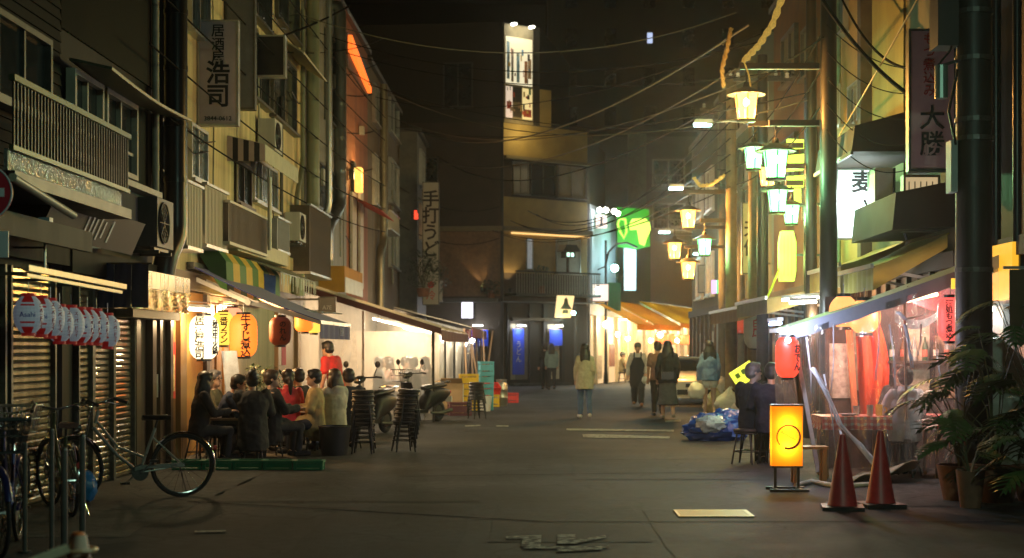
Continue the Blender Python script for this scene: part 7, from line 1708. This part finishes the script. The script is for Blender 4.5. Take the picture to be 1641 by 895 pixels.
def person(label, loc, face, pose='stand', H=1.0, top=c_black, bottom=c_dark, hair='short', hm=hairm, lean=0.0, arms=None, turn=0.0, nod=0.0, hem=.10, skirt=None, shoes=None, shorts=False, facial=True, stride=0.0, wide=1.0, loose=.02, glasses=False, apron=None, sleeve=1.0, collar=False, hood=False, seat=.355, body_skin=skin, group=None, longhair=.32, hs=1.06, hairw=1.0):
    t = thing('person', label, 'person', loc, R(face), group)
    X = Vector((1, 0, 0))
    if pose == 'sit':
        P = Vector((0, 0, seat + .085)); k = [Vector((s * .12, .40, seat + .06)) for s in (-1, 1)]; a = [Vector((s * .11, .37, .085)) for s in (-1, 1)]
    else:
        P = Vector((0, 0, .90)); st_ = stride
        k = [Vector((-.09, .02 + st_ * .32, .49)), Vector((.09, .02 - st_ * .12, .49))]
        a = [Vector((-.09, -.03 + st_ * .42, .085)), Vector((.09, -.03 - st_ * .62, .085 + .12 * abs(st_)))]
    up = Vector((0, math.sin(lean), math.cos(lean))); fw = Vector((0, math.cos(lean), -math.sin(lean)))
    hips = [P + Vector((s * .085, 0, -.02)) for s in (-1, 1)]
    sh = [P + up * .455 + X * (s * .155 * wide) for s in (-1, 1)]
    neck = P + up * .52; hc = P + up * .655 + fw * .025
    arms = arms or ('table' if pose == 'sit' else 'hang')
    el, hd = [], []
    for i, s in enumerate((-1, 1)):
        am = arms if isinstance(arms, str) else arms[i]
        if am == 'hang': e = sh[i] + Vector((s * .05, -.02, -.27)); h = e + Vector((s * .01, .07, -.23))
        elif am == 'swing': e = sh[i] + Vector((s * .05, -.07 if s * stride > 0 else .03, -.26)); h = e + Vector((0, .10, -.21))
        elif am == 'table': e = sh[i] + Vector((s * .07, .12, -.23)); h = e + Vector((-s * .08, .22, .02))
        elif am == 'fold': e = sh[i] + Vector((s * .07, .08, -.25)); h = e + Vector((-s * .25, .12, .04))
        elif am == 'raise': e = sh[i] + Vector((s * .1, .22, -.12)); h = e + Vector((-s * .03, .2, .12))
        elif am == 'carry': e = sh[i] + Vector((s * .08, -.02, -.27)); h = e + Vector((s * .02, .03, -.25))
        el.append(e); hd.append(h)
    # head frame
    Rm = Matrix.Rotation(turn, 3, 'Z') @ Matrix.Rotation(-lean * .4 - nod, 3, 'X')
    hp = lambda x, y, z: hc + Rm @ (Vector((x, y, z)) * hs)
    def ell(b, c, r, n=14, kk=10):
        q = len(b.v); b.ball((0, 0, 0), r, n, kk)
        for i in range(q, len(b.v)): v = b.v[i]; b.v[i] = tuple(hp(v[0] + c[0], v[1] + c[1], v[2] + c[2]))
    b = MB()
    ell(b, (0, -.005, .03), (.074, .092, .09)); ell(b, (0, .018, -.045), (.058, .068, .072)); ell(b, (0, .092, -.012), (.012, .018, .022), 8, 6); ell(b, (0, .07, -.075), (.03, .025, .024), 8, 6)
    for s in (-1, 1): ell(b, (s * .075, -.005, -.005), (.01, .02, .03), 8, 6)
    limb(b, [neck - up * .06, neck + up * .03, hp(0, -.005, -.05)], [.056, .05, .048])
    oval(b, [P - up * .06, P + up * .04, P + up * .16, P + up * .34, P + up * .45, P + up * .5], [.15, .155, .125, .15 * wide, .155 * wide, .07], [.1, .105, .085, .1, .08, .06], X)
    for i, s in enumerate((-1, 1)):
        limb(b, [sh[i], el[i], hd[i]], [.052, .04, .027])
        d = (hd[i] - el[i]).normalized(); q = d.cross(Vector((0, 0, 1)));  q = q.normalized() if q.length > .2 else X * s; z_ = q.cross(d)
        c = hd[i] + d * .055; oval(b, [hd[i], c, hd[i] + d * .09], [.026, .042, .036], [.018, .018, .014], q, 8)
        for f in range(4):
            L = (.062, .072, .068, .054)[f]; o_ = hd[i] + d * .085 + q * (-.03 + f * .02); limb(b, [o_, o_ + d * L * .55 - z_ * .006, o_ + d * L * .85 - z_ * .03], [.0095, .009, .0075])
        o_ = hd[i] + d * .03 + q * (-s * .035); limb(b, [o_, o_ + d * .03 + q * (-s * .022), o_ + d * .06 + q * (-s * .022)], [.0115, .0105, .009])
        limb(b, [hips[i], k[i], a[i]], [.078, .054, .038]); toe = a[i] + Vector((s * .02, .15, -.05)); limb(b, [a[i] - Vector((0, .03, .03)), toe], [.036, .028])
    body = organic(b, 'body', body_skin, t, .0115, 0, 1)
    # clothes
    if top:
        b = MB(); L = loose
        hz_ = P - up * hem if pose == 'sit' else P - Vector((0, 0, hem))
        oval(b, [hz_, P + up * .05, P + up * .18, P + up * .34, P + up * .46, P + up * .515], [.168 + L, .162 + L, .142 + L, .155 * wide + L, .145 * wide + L * .5, .07 + L * .3], [.125 + L, .12 + L, .105 + L, .115 + L, .09 + L * .7, .07 + L * .4], X, 16)
        if pose == 'sit' and hem > .14:
            limb(b, [P, P + Vector((0, .2, -.02))], [.15, .13]); oval(b, [P - Vector((0, .04, .05)), P - Vector((0, .06, min(.38, hem + .05)))], [.19, .2], [.15, .16], X)
        for i, s in enumerate((-1, 1)):
            w_ = hd[i] if sleeve >= 1 else el[i] * 1.0 + (sh[i] - el[i]) * .3
            pts = [sh[i], el[i], hd[i] - (hd[i] - el[i]) * .06] if sleeve >= 1 else [sh[i], w_]
            limb(b, pts, ([.06 + L * .5, .052 + L * .6, .042 + L * .4] if sleeve >= 1 else [.068 + L * .5, .06 + L * .5]))
        if collar: oval(b, [neck - up * .05, neck + up * .03], [.085, .075], [.08, .07], X)
        if hood: oval(b, [neck - up * .10 - fw * .075, neck - up * .02 - fw * .095, neck + up * .03 - fw * .06], [.11, .12, .07], [.05, .06, .04], X); oval(b, [neck - up * .04, neck + up * .035], [.095, .085], [.09, .085], X)
        organic(b, 'jacket', top, t, .0145, .034)
    if bottom and not skirt:
        b = MB(); oval(b, [P - up * .09, P + up * .02, P + up * .10], [.165, .168, .15], [.12, .122, .105], X)
        for i, s in enumerate((-1, 1)):
            w2 = 1.35 if (apron or wide > 1.2) else 1.0
            if shorts: limb(b, [hips[i], hips[i] + (k[i] - hips[i]) * .42], [.098, .1])
            else: limb(b, [hips[i], k[i], a[i] + (k[i] - a[i]) * .06], [.096, .073 * w2, .058 * w2])
        organic(b, 'trousers', bottom, t, .0145, .026)
    if skirt:
        b = MB(); z0 = skirt[1]; c = (a[0] + a[1]) / 2
        oval(b, [P + up * .1, P - Vector((0, 0, .1)), Vector((c.x * .5, c.y * .4, .55)), Vector((c.x * .7, c.y * .7, z0))], [.14, .18, .19, .235], [.11, .135, .16, .24], X, 20)
        organic(b, 'skirt', skirt[0], t, .0145, .03)
    if apron:
        b = MB(); pts = [P + up * .40, P + up * .2, P + up * .0, P - Vector((0, 0, .38))]
        b.sheet(lambda u, c: pts[min(3, int(c * 3))] * (1 - (c * 3 - min(3, int(c * 3)))) + (pts[min(3, int(c * 3) + 1)]) * (c * 3 - min(3, int(c * 3))) + Vector(((u - .5) * (.2 + .2 * min(1, c * 2.4)), .155 + .0 * c - .10 * (abs(u - .5) * 2) ** 2 * min(1, c * 2), 0)), 10, 12, .01)
        b.build('apron', apron, t, smooth=60)
        for s in (-1, 1): MB().tube([P + up * .40 + Vector((s * .09, .15, 0)), sh[0 if s < 0 else 1] * .55 + neck * .45 + Vector((0, .06, .05)), P + up * .3 + Vector((s * .06, -.14, 0))], .018, 6).build('strap', apron, t)
    for i, s in enumerate((-1, 1)):
        f = Vector((s * .02, .15, -.045)); b = MB(); limb(b, [a[i] + Vector((0, -.04, -.045)), a[i] + f * .6 + Vector((0, 0, -.012)), a[i] + f], [.042, .044, .034])
        for j, v in enumerate(b.v): b.v[j] = (v[0], v[1], max(v[2], a[i].z - .083))
        b.build('shoe', shoes or c_black, t, smooth=60)
    # hair
    b = MB()
    if hair != 'bald':
        ell(b, (0, -.02, .045), (.09, .103, .094)); ell(b, (0, -.045, -.01), (.084, .075, .075)); ell(b, (0, .045, .092), (.062, .045, .035), 10, 7)
        for s in (-1, 1): ell(b, (s * .062, .0, .04), (.024, .06, .05), 8, 6)
        if hair in ('long', 'bob', 'pony'):
            d_ = {'long': longhair, 'bob': .15, 'pony': .0}[hair]
            if d_:
                for s in (-1, 1): ell(b, (s * .078, -.02, -.05 - d_ * .25), (.036, .075, .08 + d_ * .25), 10, 8)
                oval(b, [hp(0, -.05, .02), hp(0, -.085, -.1), hp(0, -.1, -.1 - d_)], [.1, .118 * hairw, (.1 if hair == 'long' else .115) * hairw], [.065, .06, .04], Rm @ X)
            else: limb(b, [hp(0, -.09, .02), hp(0, -.14, -.06), hp(0, -.13, -.22)], [.035, .045, .02])
        if hair == 'bun': ell(b, (0, -.1, .1), (.06, .06, .055), 12, 8); ell(b, (.02, -.11, .04), (.05, .04, .05), 10, 8)
        organic(b, 'hair', hm, t, .012, .012, 1)
    if hair == 'cap':
        b = MB(); ell(b, (0, -.005, .06), (.09, .105, .075)); ell(b, (0, .09, .055), (.065, .06, .012)); organic(b, 'cap', CLO('cap_grey', (.14, .14, .13)), t, .011, 0, 1)
    if facial:
        for s in (-1, 1):
            b = MB(); ell(b, (s * .029, .078, .012), (.012, .008, .007), 8, 6); b.build('eye', eye_m, body)
            MB().bar(hp(s * .015, .086, .034), hp(s * .045, .076, .036), .006).build('brow', hm, body)
        MB().bar(hp(-.02, .09, -.058), hp(.02, .09, -.058), .009, .007).build('mouth', lip, body)
    if glasses:
        b = MB()
        for s in (-1, 1): b.tube([hp(s * .031 + .024 * math.cos(q * PI / 5), .09, .012 + .018 * math.sin(q * PI / 5)) for q in range(11)], .003, 4); b.tube([hp(s * .055, .09, .015), hp(s * .078, .0, .012)], .003, 4)
        b.build('glasses', black, t)
    return t, hd
G_T = 'drinkers at the tavern tables'
def seatp(px, s_, label, face, **k):
    Y = S(s_); x = (px - 860) / s_
    k.setdefault('seat', .355)
    r = person(label, (x, Y, 0), face, 'sit', **k)
    if k.get('stooled', True):
        o = stool((x, Y, 0), 'stool under the ' + label.replace('person ', 'person '), 'stools in use'); o.scale = (.9, .9, k['seat'] / .47)
    return r
def sp(px, s_, label, face, slabel, sgroup='stools under seated people', **k):
    Y = S(s_); x = (px - 860) / s_; seat = k.get('seat', .355)
    person(label, (x, Y, 0), face, 'sit', **k)
    if slabel: o = stool((x, Y, 0), slabel, sgroup); o.scale = (.9, .9, seat / .47)
sp(318, 118, 'person with long dark hair and black top seated by the white lantern', -70, 'stool under the long haired person by the white lantern', hair='long', top=c_black, lean=.12, longhair=.22)
sp(338, 112, 'person in glasses and olive shirt seated beneath the white lantern', -100, 'stool under the person in glasses', glasses=True, hm=hairg, top=CLO('olive', (.1, .08, .04)), lean=.05, turn=-.2)
sp(352, 116, 'person in navy leaning over the table with an arm raised', -85, 'stool under the person leaning over the table', top=CLO('navy_bright', (.025, .035, .07)), lean=.38, arms=('raise', 'table'), hm=hairm)
sp(405, 117, 'person with a hair bun and long black coat seated back to the street', 15, 'stool under the person with the hair bun', hair='bun', top=c_black, hem=.26, wide=1.15, loose=.05, lean=.1)
sp(434, 113, 'person in a black coat with face turned to the red jacket', -60, 'stool under the person in the black coat', top=c_black, hem=.22, wide=1.1, loose=.045, hm=hairb, turn=-.35)
sp(463, 109, 'person in a bright red jacket with a dark ponytail', 25, 'stool under the red jacket', hair='pony', top=CLO('red', (.5, .02, .03), .6), bottom=c_black, lean=.05, collar=True)
sp(481, 104, 'person with cropped hair and black top between red and beige jackets', 55, 'stool under the person between red and beige jackets', top=c_black, lean=.05)
sp(505, 109, 'person in a beige jacket with arms folded, face lit from the tavern', 100, 'stool under the beige jacket', top=CLO('beige', (.42, .3, .13)), bottom=c_navy, arms='fold', hem=.2, loose=.03, turn=.1)
sp(537, 107, 'person in a pale grey hooded sweatshirt and jeans seen from behind', 42, 'stool under the hooded sweatshirt', hair='bob', hm=hairb, top=CLO('pale_grey', (.5, .46, .36)), bottom=c_jeans, hood=True, loose=.03)
sp(560, 105, 'person in dark navy seated behind the hooded sweatshirt', 20, 'stool under the person in dark navy', top=c_navy, lean=.08, loose=.04)
person('person in a red shirt standing bent among the tables', (-3.36, S(95), 0), 60, 'stand', top=CLO('red_shirt', (.55, .02, .02), .7), bottom=c_jeans, lean=.3, sleeve=.5)
G2 = 'diners behind the milky plastic'
for (px, yy, fa, kw, lab) in ((607, 32.3, -80, dict(top=CLO('slate', (.09, .1, .12)), hm=hairg), 'person in slate grey bent over a meal behind the milky plastic'), (624, 33.2, 95, dict(top=CLO('blush', (.5, .3, .25)), hair='bob', hm=hairb), 'person in a blush top facing the slate grey diner'),
      (663, 32.0, 60, dict(top=CLO('suit', (.1, .09, .11)), wide=1.15, loose=.04), 'broad person in a dark suit behind the milky plastic'), (649, 33.4, -100, dict(top=CLO('brown', (.14, .08, .05))), 'person half hidden behind the dark suit in the tent'), (682, 32.8, 110, dict(top=CLO('taupe', (.25, .17, .14)), hair='bob', arms=('raise', 'table')), 'person in taupe with a hand to the mouth in the tent')):
    s_ = F / yy; person(lab, ((px - 860) / s_, yy, 0), fa, 'sit', seat=.47, group=None, **kw)
    o = stool(((px - 860) / s_, yy, 0), 'stool under the ' + lab.replace('person', 'diner').replace('behind the milky plastic', 'in the tent'), 'stools in the milky tent')
def at(px, s_): return ((px - 860) / s_, S(s_), 0)
person('person in a pale teal sweater walking away by the wooden door', at(884, 44), 0, 'stand', top=CLO('teal', (.25, .36, .34)), bottom=c_dark, hair='bob', stride=.3, arms='swing', facial=False)
person('dark dressed person beside the pale teal sweater', at(873, 43.3), 10, 'stand', top=c_black, bottom=c_black, stride=-.2, facial=False)
t_, h_ = person('person in a loose beige cardigan and jeans walking down the middle', at(937, 73), 5, 'stand', top=CLO('oat', (.46, .38, .26)), bottom=CLO('blue_jeans', (.08, .12, .22)), hair='bob', hem=.24, loose=.04, wide=.86, hs=1.14, stride=.25, arms='swing', facial=False, shoes=CLO('shoe_white', (.6, .55, .5), .5)); t_.scale = (.97, .97, .96)
t_, h_ = person('person in a dark apron and pale shirt walking towards the camera', at(1022, 60.5), 175, 'stand', top=CLO('shirt', (.42, .4, .35)), bottom=c_dark, hair='cap', hm=hairg, stride=.25, apron=c_black, wide=1.05, arms=('swing', 'carry'), shoes=CLO('shoe_brown', (.25, .1, .05), .5)); t_.scale = (1.02, 1.02, .99)
def carry_bag(label, p, m, r=.15, h_=.3):
    t = thing('carrier_bag', label, 'bag', (p.x, p.y, p.z - h_ - .06)); blob('sack', m, t, (0, 0, h_ * .45), (r, r * .7, h_ * .47), int(p.x * 10) % 17, .3, 22, 14, .15, 40)
    for s in (-1, 1): MB().tube([(s * .05, 0, h_ * .8), (s * .02, 0, h_ * .98), (0, 0, h_ + .06)], .009, 5).build('handle', m, t)
def wpt(t, v): return t.matrix_basis @ Vector((v.x * t.scale.x, v.y * t.scale.y, v.z * t.scale.z)) if t.scale.x == 1 else Matrix.LocRotScale(t.location, t.rotation_euler.to_quaternion(), t.scale) @ v
wm_ = M('carrier_white', (.65, .65, .6), .4, var=.12, scale=6, bump=.3, bscale=18)
carry_bag('pale carrier bag with dark print in the hand of the apron wearer', wpt(t_, h_[0]), M('carrier_print', (.5, .52, .48), .5, var=.4, scale=9), .11, .24)
t_, h_ = person('person with long black hair, black jacket and ankle length grey skirt', at(1070, 74), 3, 'stand', top=c_black, bottom=None, skirt=(CLO('skirt_grey', (.075, .07, .075)), .3), hair='long', hs=1.1, hairw=1.15, stride=.3, arms='swing', loose=.045, wide=.98, facial=False, shoes=CLO('shoe_grey', (.2, .16, .14), .5), hem=.12)
sb = thing('shoulder_bag', 'small black shoulder bag on the back of the black jacket', 'bag', (at(1070, 74)[0] - .02, S(74) - .2, .86)); MB().box(-.13, .13, -.05, .05, 0, .16).build('pouch', M('black_leather', (.02, .018, .018), .35, var=.2), sb); MB().tube([(-.12, .0, .15), (-.14, .03, .35), (.12, .04, .62)], .01, 6).build('strap', M('black_leather'), sb)
person('person with bare forearms walking ahead of the black jacket', at(1054, 70.5), 0, 'stand', top=CLO('rose_brown', (.2, .12, .1)), bottom=c_black, sleeve=.5, stride=-.25, arms='hang', facial=False)
t_, h_ = person('person in a denim jacket and white shorts with waist length hair', at(1137, 71), 3, 'stand', top=CLO('denim', (.13, .22, .4)), bottom=CLO('white_shorts', (.62, .6, .55)), shorts=True, hair='long', longhair=.46, hs=1.12, hairw=1.35, wide=.88, stride=.12, arms=('carry', 'hang'), facial=False, loose=.045, shoes=CLO('shoe_white'), body_skin=skin_l)
carry_bag('big white carrier bag held beside the bare legs', wpt(t_, h_[0]) + Vector((-.06, 0, .02)), wm_, .19, .42)
person('person in an olive shirt and cap seated outside the far lit eatery', (3.75, 65.8, 0), -90, 'sit', top=CLO('olive_shirt', (.2, .16, .07)), bottom=c_dark, hair='cap', hm=hairm, seat=.47, sleeve=.5); stool((3.75, 65.8, 0), 'stool under the person in the olive shirt at the far eatery', 'stools at the far eatery')
sp(1207, 119, 'person in glasses and a broad black coat seated beside the yellow placard', -38, 'stool under the broad black coat by the red lantern', top=c_black, hem=.14, wide=1.2, loose=.05, hm=hairg, glasses=True, turn=-.7, seat=.47)
sp(1236, 121, 'person in dark navy coat just behind the red oden lantern', -10, 'stool under the dark navy coat by the red lantern', top=CLO('ink_navy', (.012, .014, .028)), hem=.14, wide=1.2, loose=.05, seat=.47)
person('person in a pale blue grey hooded jacket seated inside the clear tent', (4.42, 17.95, 0), 5, 'sit', top=CLO('pale_blue', (.48, .52, .58), .6), bottom=c_jeans, hood=True, loose=.04, seat=.44, facial=False); stool((4.42, 17.95, 0), 'stool under the pale hooded jacket in the clear tent', 'stools in the clear tent')
person('dark haired person facing the pale hooded jacket in the clear tent', (4.55, 18.75, 0), 170, 'sit', top=c_dark, seat=.47); stool((4.55, 18.75, 0), 'stool under the dark haired diner in the clear tent', 'stools in the clear tent')
stool((2.78, 19.9, 0), 'empty stool beside the broad black coat by the red lantern', 'stools by the red lantern')
# ---------------------------------------------------------------- plants
leafm = M('philodendron_leaf', (.045, .1, .026), .35, var=.35, scale=6, spec=.5); leafm2 = M('leaf_pale', (.075, .13, .035), .4, var=.35, scale=6); stemm = M('plant_stem', (.06, .06, .025), .6, var=.3)
def split_leaf(L=.42, lobes=7, wd=.26):           # deeply lobed leaf growing along +x from the origin, drooping
    b = MB()
    def mid(t): return Vector((L * t, 0, .10 * L * math.sin(t * PI) - .22 * L * t * t))
    for i in range(lobes):
        t = .08 + .8 * i / (lobes - 1); p = mid(t); l = wd * (math.sin((t * .85 + .12) * PI) ** .7) * 1.05
        for s in (-1, 1):
            d = Vector((.55 + .5 * t, s * (1 - .25 * t), -.18)).normalized(); q = Vector((-d.y, d.x, 0)).normalized() * .024 * (L / .42)
            a, m_, e = p, p + d * l * .55 + Vector((0, 0, .012)), p + d * l
            b.add([a - q * .8, a + q * .8, m_ + q, m_ - q, e], [(0, 1, 2, 3), (3, 2, 4)])
    e = mid(1.0); p = mid(.86); b.add([p + Vector((0, -.02, 0)), p + Vector((0, .02, 0)), e + Vector((.06, 0, -.02))], [(0, 1, 2)])
    pts = [mid(i / 5) for i in range(6)]; b.tube(pts, [.005, .005, .004, .004, .003, .002], 4)
    for i in range(5): b.add([mid(i / 5) + Vector((0, -.014, .001)), mid((i + 1) / 5) + Vector((0, -.014, .001)), mid((i + 1) / 5) + Vector((0, .014, .001)), mid(i / 5) + Vector((0, .014, .001))], [(0, 1, 2, 3)])
    return b
LEAF = [split_leaf(.42).mesh('leaf', leafm), split_leaf(.34, 6, .2).mesh('leaf', leafm), split_leaf(.5, 9, .24).mesh('leaf', leafm2)]
potm = M('terracotta_pot', (.2, .09, .05), .7, var=.3)
def leafy(label, loc, stems, pot=.22, spread=.35, h0=.5, h1=1.4, scale=1.0, sd=1):
    r_ = random.Random(sd); t = thing('potted_plant', label, 'plant', loc, 0, 'plants by the utility pole')
    MB().lathe([(0, .0), (pot * .7, 0), (pot, .36), (pot * .92, .36), (pot * .9, .3), (0, .3)], n=20).build('pot', potm, t, smooth=40)
    for i in range(stems):
        a = r_.uniform(0, 2 * PI); h = r_.uniform(h0, h1); rr = spread * r_.uniform(.4, 1)
        e = Vector((rr * math.cos(a), rr * math.sin(a), h)); pts = [(0, 0, .3), (e.x * .3, e.y * .3, .3 + (h - .3) * .6), e]
        MB().tube(pts, [.009, .008, .005], 5, False).build('stem', stemm, t)
        o = ob('leaf', LEAF[r_.randrange(3)], t); o.location = e; o.rotation_euler = (r_.uniform(-.4, .4), r_.uniform(-.1, .55), a + r_.uniform(-.5, .5)); o.scale = (scale * r_.uniform(.8, 1.2),) * 3
    return t
leafy('tall split leaved plant beside the second gingham table', (4.3, 15.2, 0), 15, .24, .45, .8, 1.6, .85, 3)
leafy('split leaved plant arching in front of the utility pole', (4.6, 15.0, 0), 18, .24, .5, .6, 1.85, .95, 5)
leafy('dense dark split leaved plant at the right picture edge', (5.05, 15.1, 0), 24, .26, .5, .6, 2.05, 1.0, 8)
leafy('low bushy split leaved plant between the second cone and the pole', (4.2, 14.5, 0), 12, .14, .3, .35, .8, .65, 11)
leafy('drooping split leaved plant lowest at the picture edge', (4.85, 14.2, 0), 20, .22, .45, .3, 1.3, .9, 14)
small = [MB().add([(0, 0, 0), (.05, -.022, .008), (.11, 0, -.01), (.05, .022, .008)], [(0, 1, 2, 3)]).mesh('leaf', M('small_leaf', (.04, .07, .03), .5, var=.35))]
def bush(label, loc, r, h, n, sd, name='potted_shrub', m=None, group=None):
    r_ = random.Random(sd); t = thing(name, label, 'shrub', loc, 0, group)
    MB().lathe([(0, 0), (r * .32, 0), (r * .4, .3), (0, .3)], n=16).build('pot', potm, t, smooth=40)
    b = MB()
    for i in range(7):
        a = r_.uniform(0, 6.3); b.tube([(0, 0, .25), (r * .3 * math.cos(a), r * .3 * math.sin(a), h * .5), (r * .75 * math.cos(a + .4), r * .75 * math.sin(a + .4), h * r_.uniform(.7, .95))], [.02, .014, .006], 5, False)
    b.build('branches', stemm, t, stuff=True)
    b = MB()
    for i in range(n):
        a, q, z = r_.uniform(0, 6.3), r_.random() ** .5, r_.uniform(.22, 1); rr = r * q * (math.sin(z * 2.6) * .8 + .3); p = Vector((rr * math.cos(a), rr * math.sin(a), h * z))
        d = Vector((r_.uniform(-1, 1), r_.uniform(-1, 1), r_.uniform(-.5, .7))).normalized(); w_ = d.cross(Vector((0, 0, 1))).normalized() * .03; L = .11
        b.add([p, p + d * L * .5 + w_, p + d * L, p + d * L * .5 - w_], [(0, 1, 2, 3)])
    b.build('foliage', m or M('small_leaf'), t, stuff=True)
    return t
bush('dark bushy shrub on the balcony below the tall noodle sign', (-3.95, 52.2, 3.31), .6, 1.6, 900, 2)
bush('low leafy shrub on the tent roof line beside the noodle sign', (-3.9, 56.0, 3.31), .7, 1.3, 800, 4)
bush('round clipped shrub on the corner house balcony', tuple(FB.p(1.7, .4, 3.74)), .35, 1.1, 400, 6)
bush('small dark plants at the foot of the uplight', tuple(FA.p(.4, .35, 3.52)), .4, .7, 350, 7)
bush('dark plants in a pot by the red jacket drinkers', (-4.3, 23.6, 0), .35, 1.25, 500, 8)

# ---------------------------------------------------------------- wires overhead
wire_m = M('wire_black', (.01, .01, .01), .9, var=.1, spec=.05); wire_p = M('wire_pale', (.14, .125, .09), .7, var=.2, spec=.2)
def wire(label, a, c, sag, r=.012, m=None, n=22, group='overhead wires'):
    a, c = Vector(a), Vector(c)
    pts = [a.lerp(c, i / n) - Vector((0, 0, sag * 4 * (i / n) * (1 - i / n))) for i in range(n + 1)]
    o = MB().tube(pts, r, 6).build('overhead_wire', m or wire_m, smooth=60); tag(o, label, 'wire', group); return o
wire('thick black wire crossing the dark boards on the left to the pale sign', W(-40, 128, 14.5), W(560, 10, 36), .35, .022)
wire('second black wire a little below the thick one on the left', W(-30, 128, 15), W(620, 95, 48), .5, .012)
wire('thin wire sagging across the plaster house', W(250, 45, 20), W(620, 60, 44), .4, .01)
wire('pale wire running from the far roofs to the upper lantern post', W(655, 200, 55), W(1200, 40, 24), 1.2, .018, wire_p)
wire('pale wire across the ochre house to the mid street pole', W(690, 255, 58), W(1180, 110, 30), 1.0, .018, wire_p)
for i in range(6):
    wire(f'{("highest", "second", "third", "fourth", "fifth", "lowest")[i]} dark wire of the bunch across the ochre corner house', W(790 + i * 14, 370 - i * 8 + (i % 2) * 14, 59), W(1170, 300 - i * 26, 33), .7 + .12 * i, .014)
wire('dark wire from the ochre house eave to the near lantern post', W(700, 250, 60), W(1320, 60, 22), 1.5, .015)
wire('heavy black cable curving from the lantern post to the pink sign', W(1318, 0, 21), W(1456, 152, 19.6), .12, .028)
wire('second black cable curving over the tan house', W(1350, 0, 24), W(1458, 110, 20), .25, .02)
wire('straight pale wire slanting up past the pink sign', W(1345, 218, 22), W(1475, -10, 18.5), .02, .012, M('wire_orange', (.45, .28, .1), .4, var=.1))
for i in range(5): wire(f'{("highest", "second", "third", "fourth", "lowest")[i]} thin wire of the set between the tan house and the lantern post', W(1325, 40 + i * 42, 22), W(1460, 110 + i * 40, 20.5), .15 + .03 * i, .008)
for i in range(3): wire(f'{("upper", "middle", "lower")[i]} wire over the lanterns towards the far poles', W(1330, 30 + i * 60, 22.2), W(1150, 250 + i * 22, 40.5), .5, .012)
for i in range(2): wire(f'{("upper", "lower")[i]} wire strung from the far left house over the street end', W(640, 300 + 60 * i, 54), W(805, 330 + 50 * i, 60.2), .5, .014)
for i in range(3): wire(f'{("upper", "middle", "lower")[i]} loose wire on the rust red house', W(505, 130 + i * 60, 34), W(600, 150 + i * 60, 46), .2, .014)
rw = random.Random(9)
ends = [(W(470 + i * 22, 20 + i * 26, 31 + 3.2 * i), W(1180 + (i % 4) * 38, 20 + (i * 47) % 200, 33 - (i % 4) * 2.6)) for i in range(8)]
for i, (a, c) in enumerate(ends): wire(f'{("first", "second", "third", "fourth", "fifth", "sixth", "seventh", "eighth")[i]} thin dark wire slung across the whole street counted from the near end', a, c, rw.uniform(.5, 1.3), .011, wire_m if i % 3 else wire_p)
for i in range(6): wire(f'{("first", "second", "third", "fourth", "fifth", "sixth")[i]} dark wire along the left upper fronts counted from the roof', FL.p(14 + i, .35, 8.2 - i * .75), FL.p(46, .35, 8.6 - i * .7), rw.uniform(.15, .4), .012, n=30)
gold = M('rope_gold', (.5, .38, .12), .5, var=.4, scale=30, bump=.8, bscale=40, emit=(1, .6, .1), es=.3)
def rope(label, pts, r, m, seed):
    t = thing('rope', label, 'rope', pts[0]); P = []
    for i in range(len(pts) - 1):
        for k in range(8): P.append(Vector(pts[i]).lerp(Vector(pts[i + 1]), k / 8))
    P.append(Vector(pts[-1]))
    for q in range(2): MB().tube([p + Vector((math.cos(i * 1.1 + q * PI), math.sin(i * 1.1 + q * PI) * .5, math.sin(i * 1.1 + q * PI))) * r * .5 for i, p in enumerate(P)], r * .75, 6).build('strand', m, t, True, 60)
rope('thick gold lit twisted rope coming down to the nearest amber lamp', [W(1258, -15, 21.8), W(1238, 40, 21.9), W(1215, 75, 22), W(1192, 98, 22.1)], .045, gold, 1)
rope('thin lit chain above the nearest amber lamp', [W(1192, 98, 22.1), W(1200, 120, 22.2), W(1203, 140, 22.2)], .012, gold, 2)
rope('dull twisted rope hanging left of the nearest amber lamp', [W(1172, 45, 24), W(1165, 80, 24), W(1157, 110, 24), W(1160, 140, 24)], .035, M('rope_dull', (.3, .24, .1), .7, var=.4, scale=20), 3)
rope('curved garland of gold lights above the mid street amber lamp', [W(1112, 285, 33), W(1122, 298, 33), W(1140, 296, 32.5), W(1160, 282, 32)], .04, gold, 4)
# ---------------------------------------------------------------- night air
hzm = bpy.data.materials.new('night_air'); hzm.use_nodes = True; ht = hzm.node_tree
ht.nodes.remove(ht.nodes['Principled BSDF'])
pv = ht.nodes.new('ShaderNodeVolumePrincipled'); pv.inputs['Density'].default_value = .0007; pv.inputs['Color'].default_value = (.9, .88, .85, 1); pv.inputs['Anisotropy'].default_value = .9
ht.links.new(pv.outputs[0], ht.nodes['Material Output'].inputs['Volume'])
hz_ = MB().box(-72, 82, -16, 160, -1, 64).build('haze', hzm); hz_['kind'] = 'stuff'
sc.cycles.volume_bounces = 0
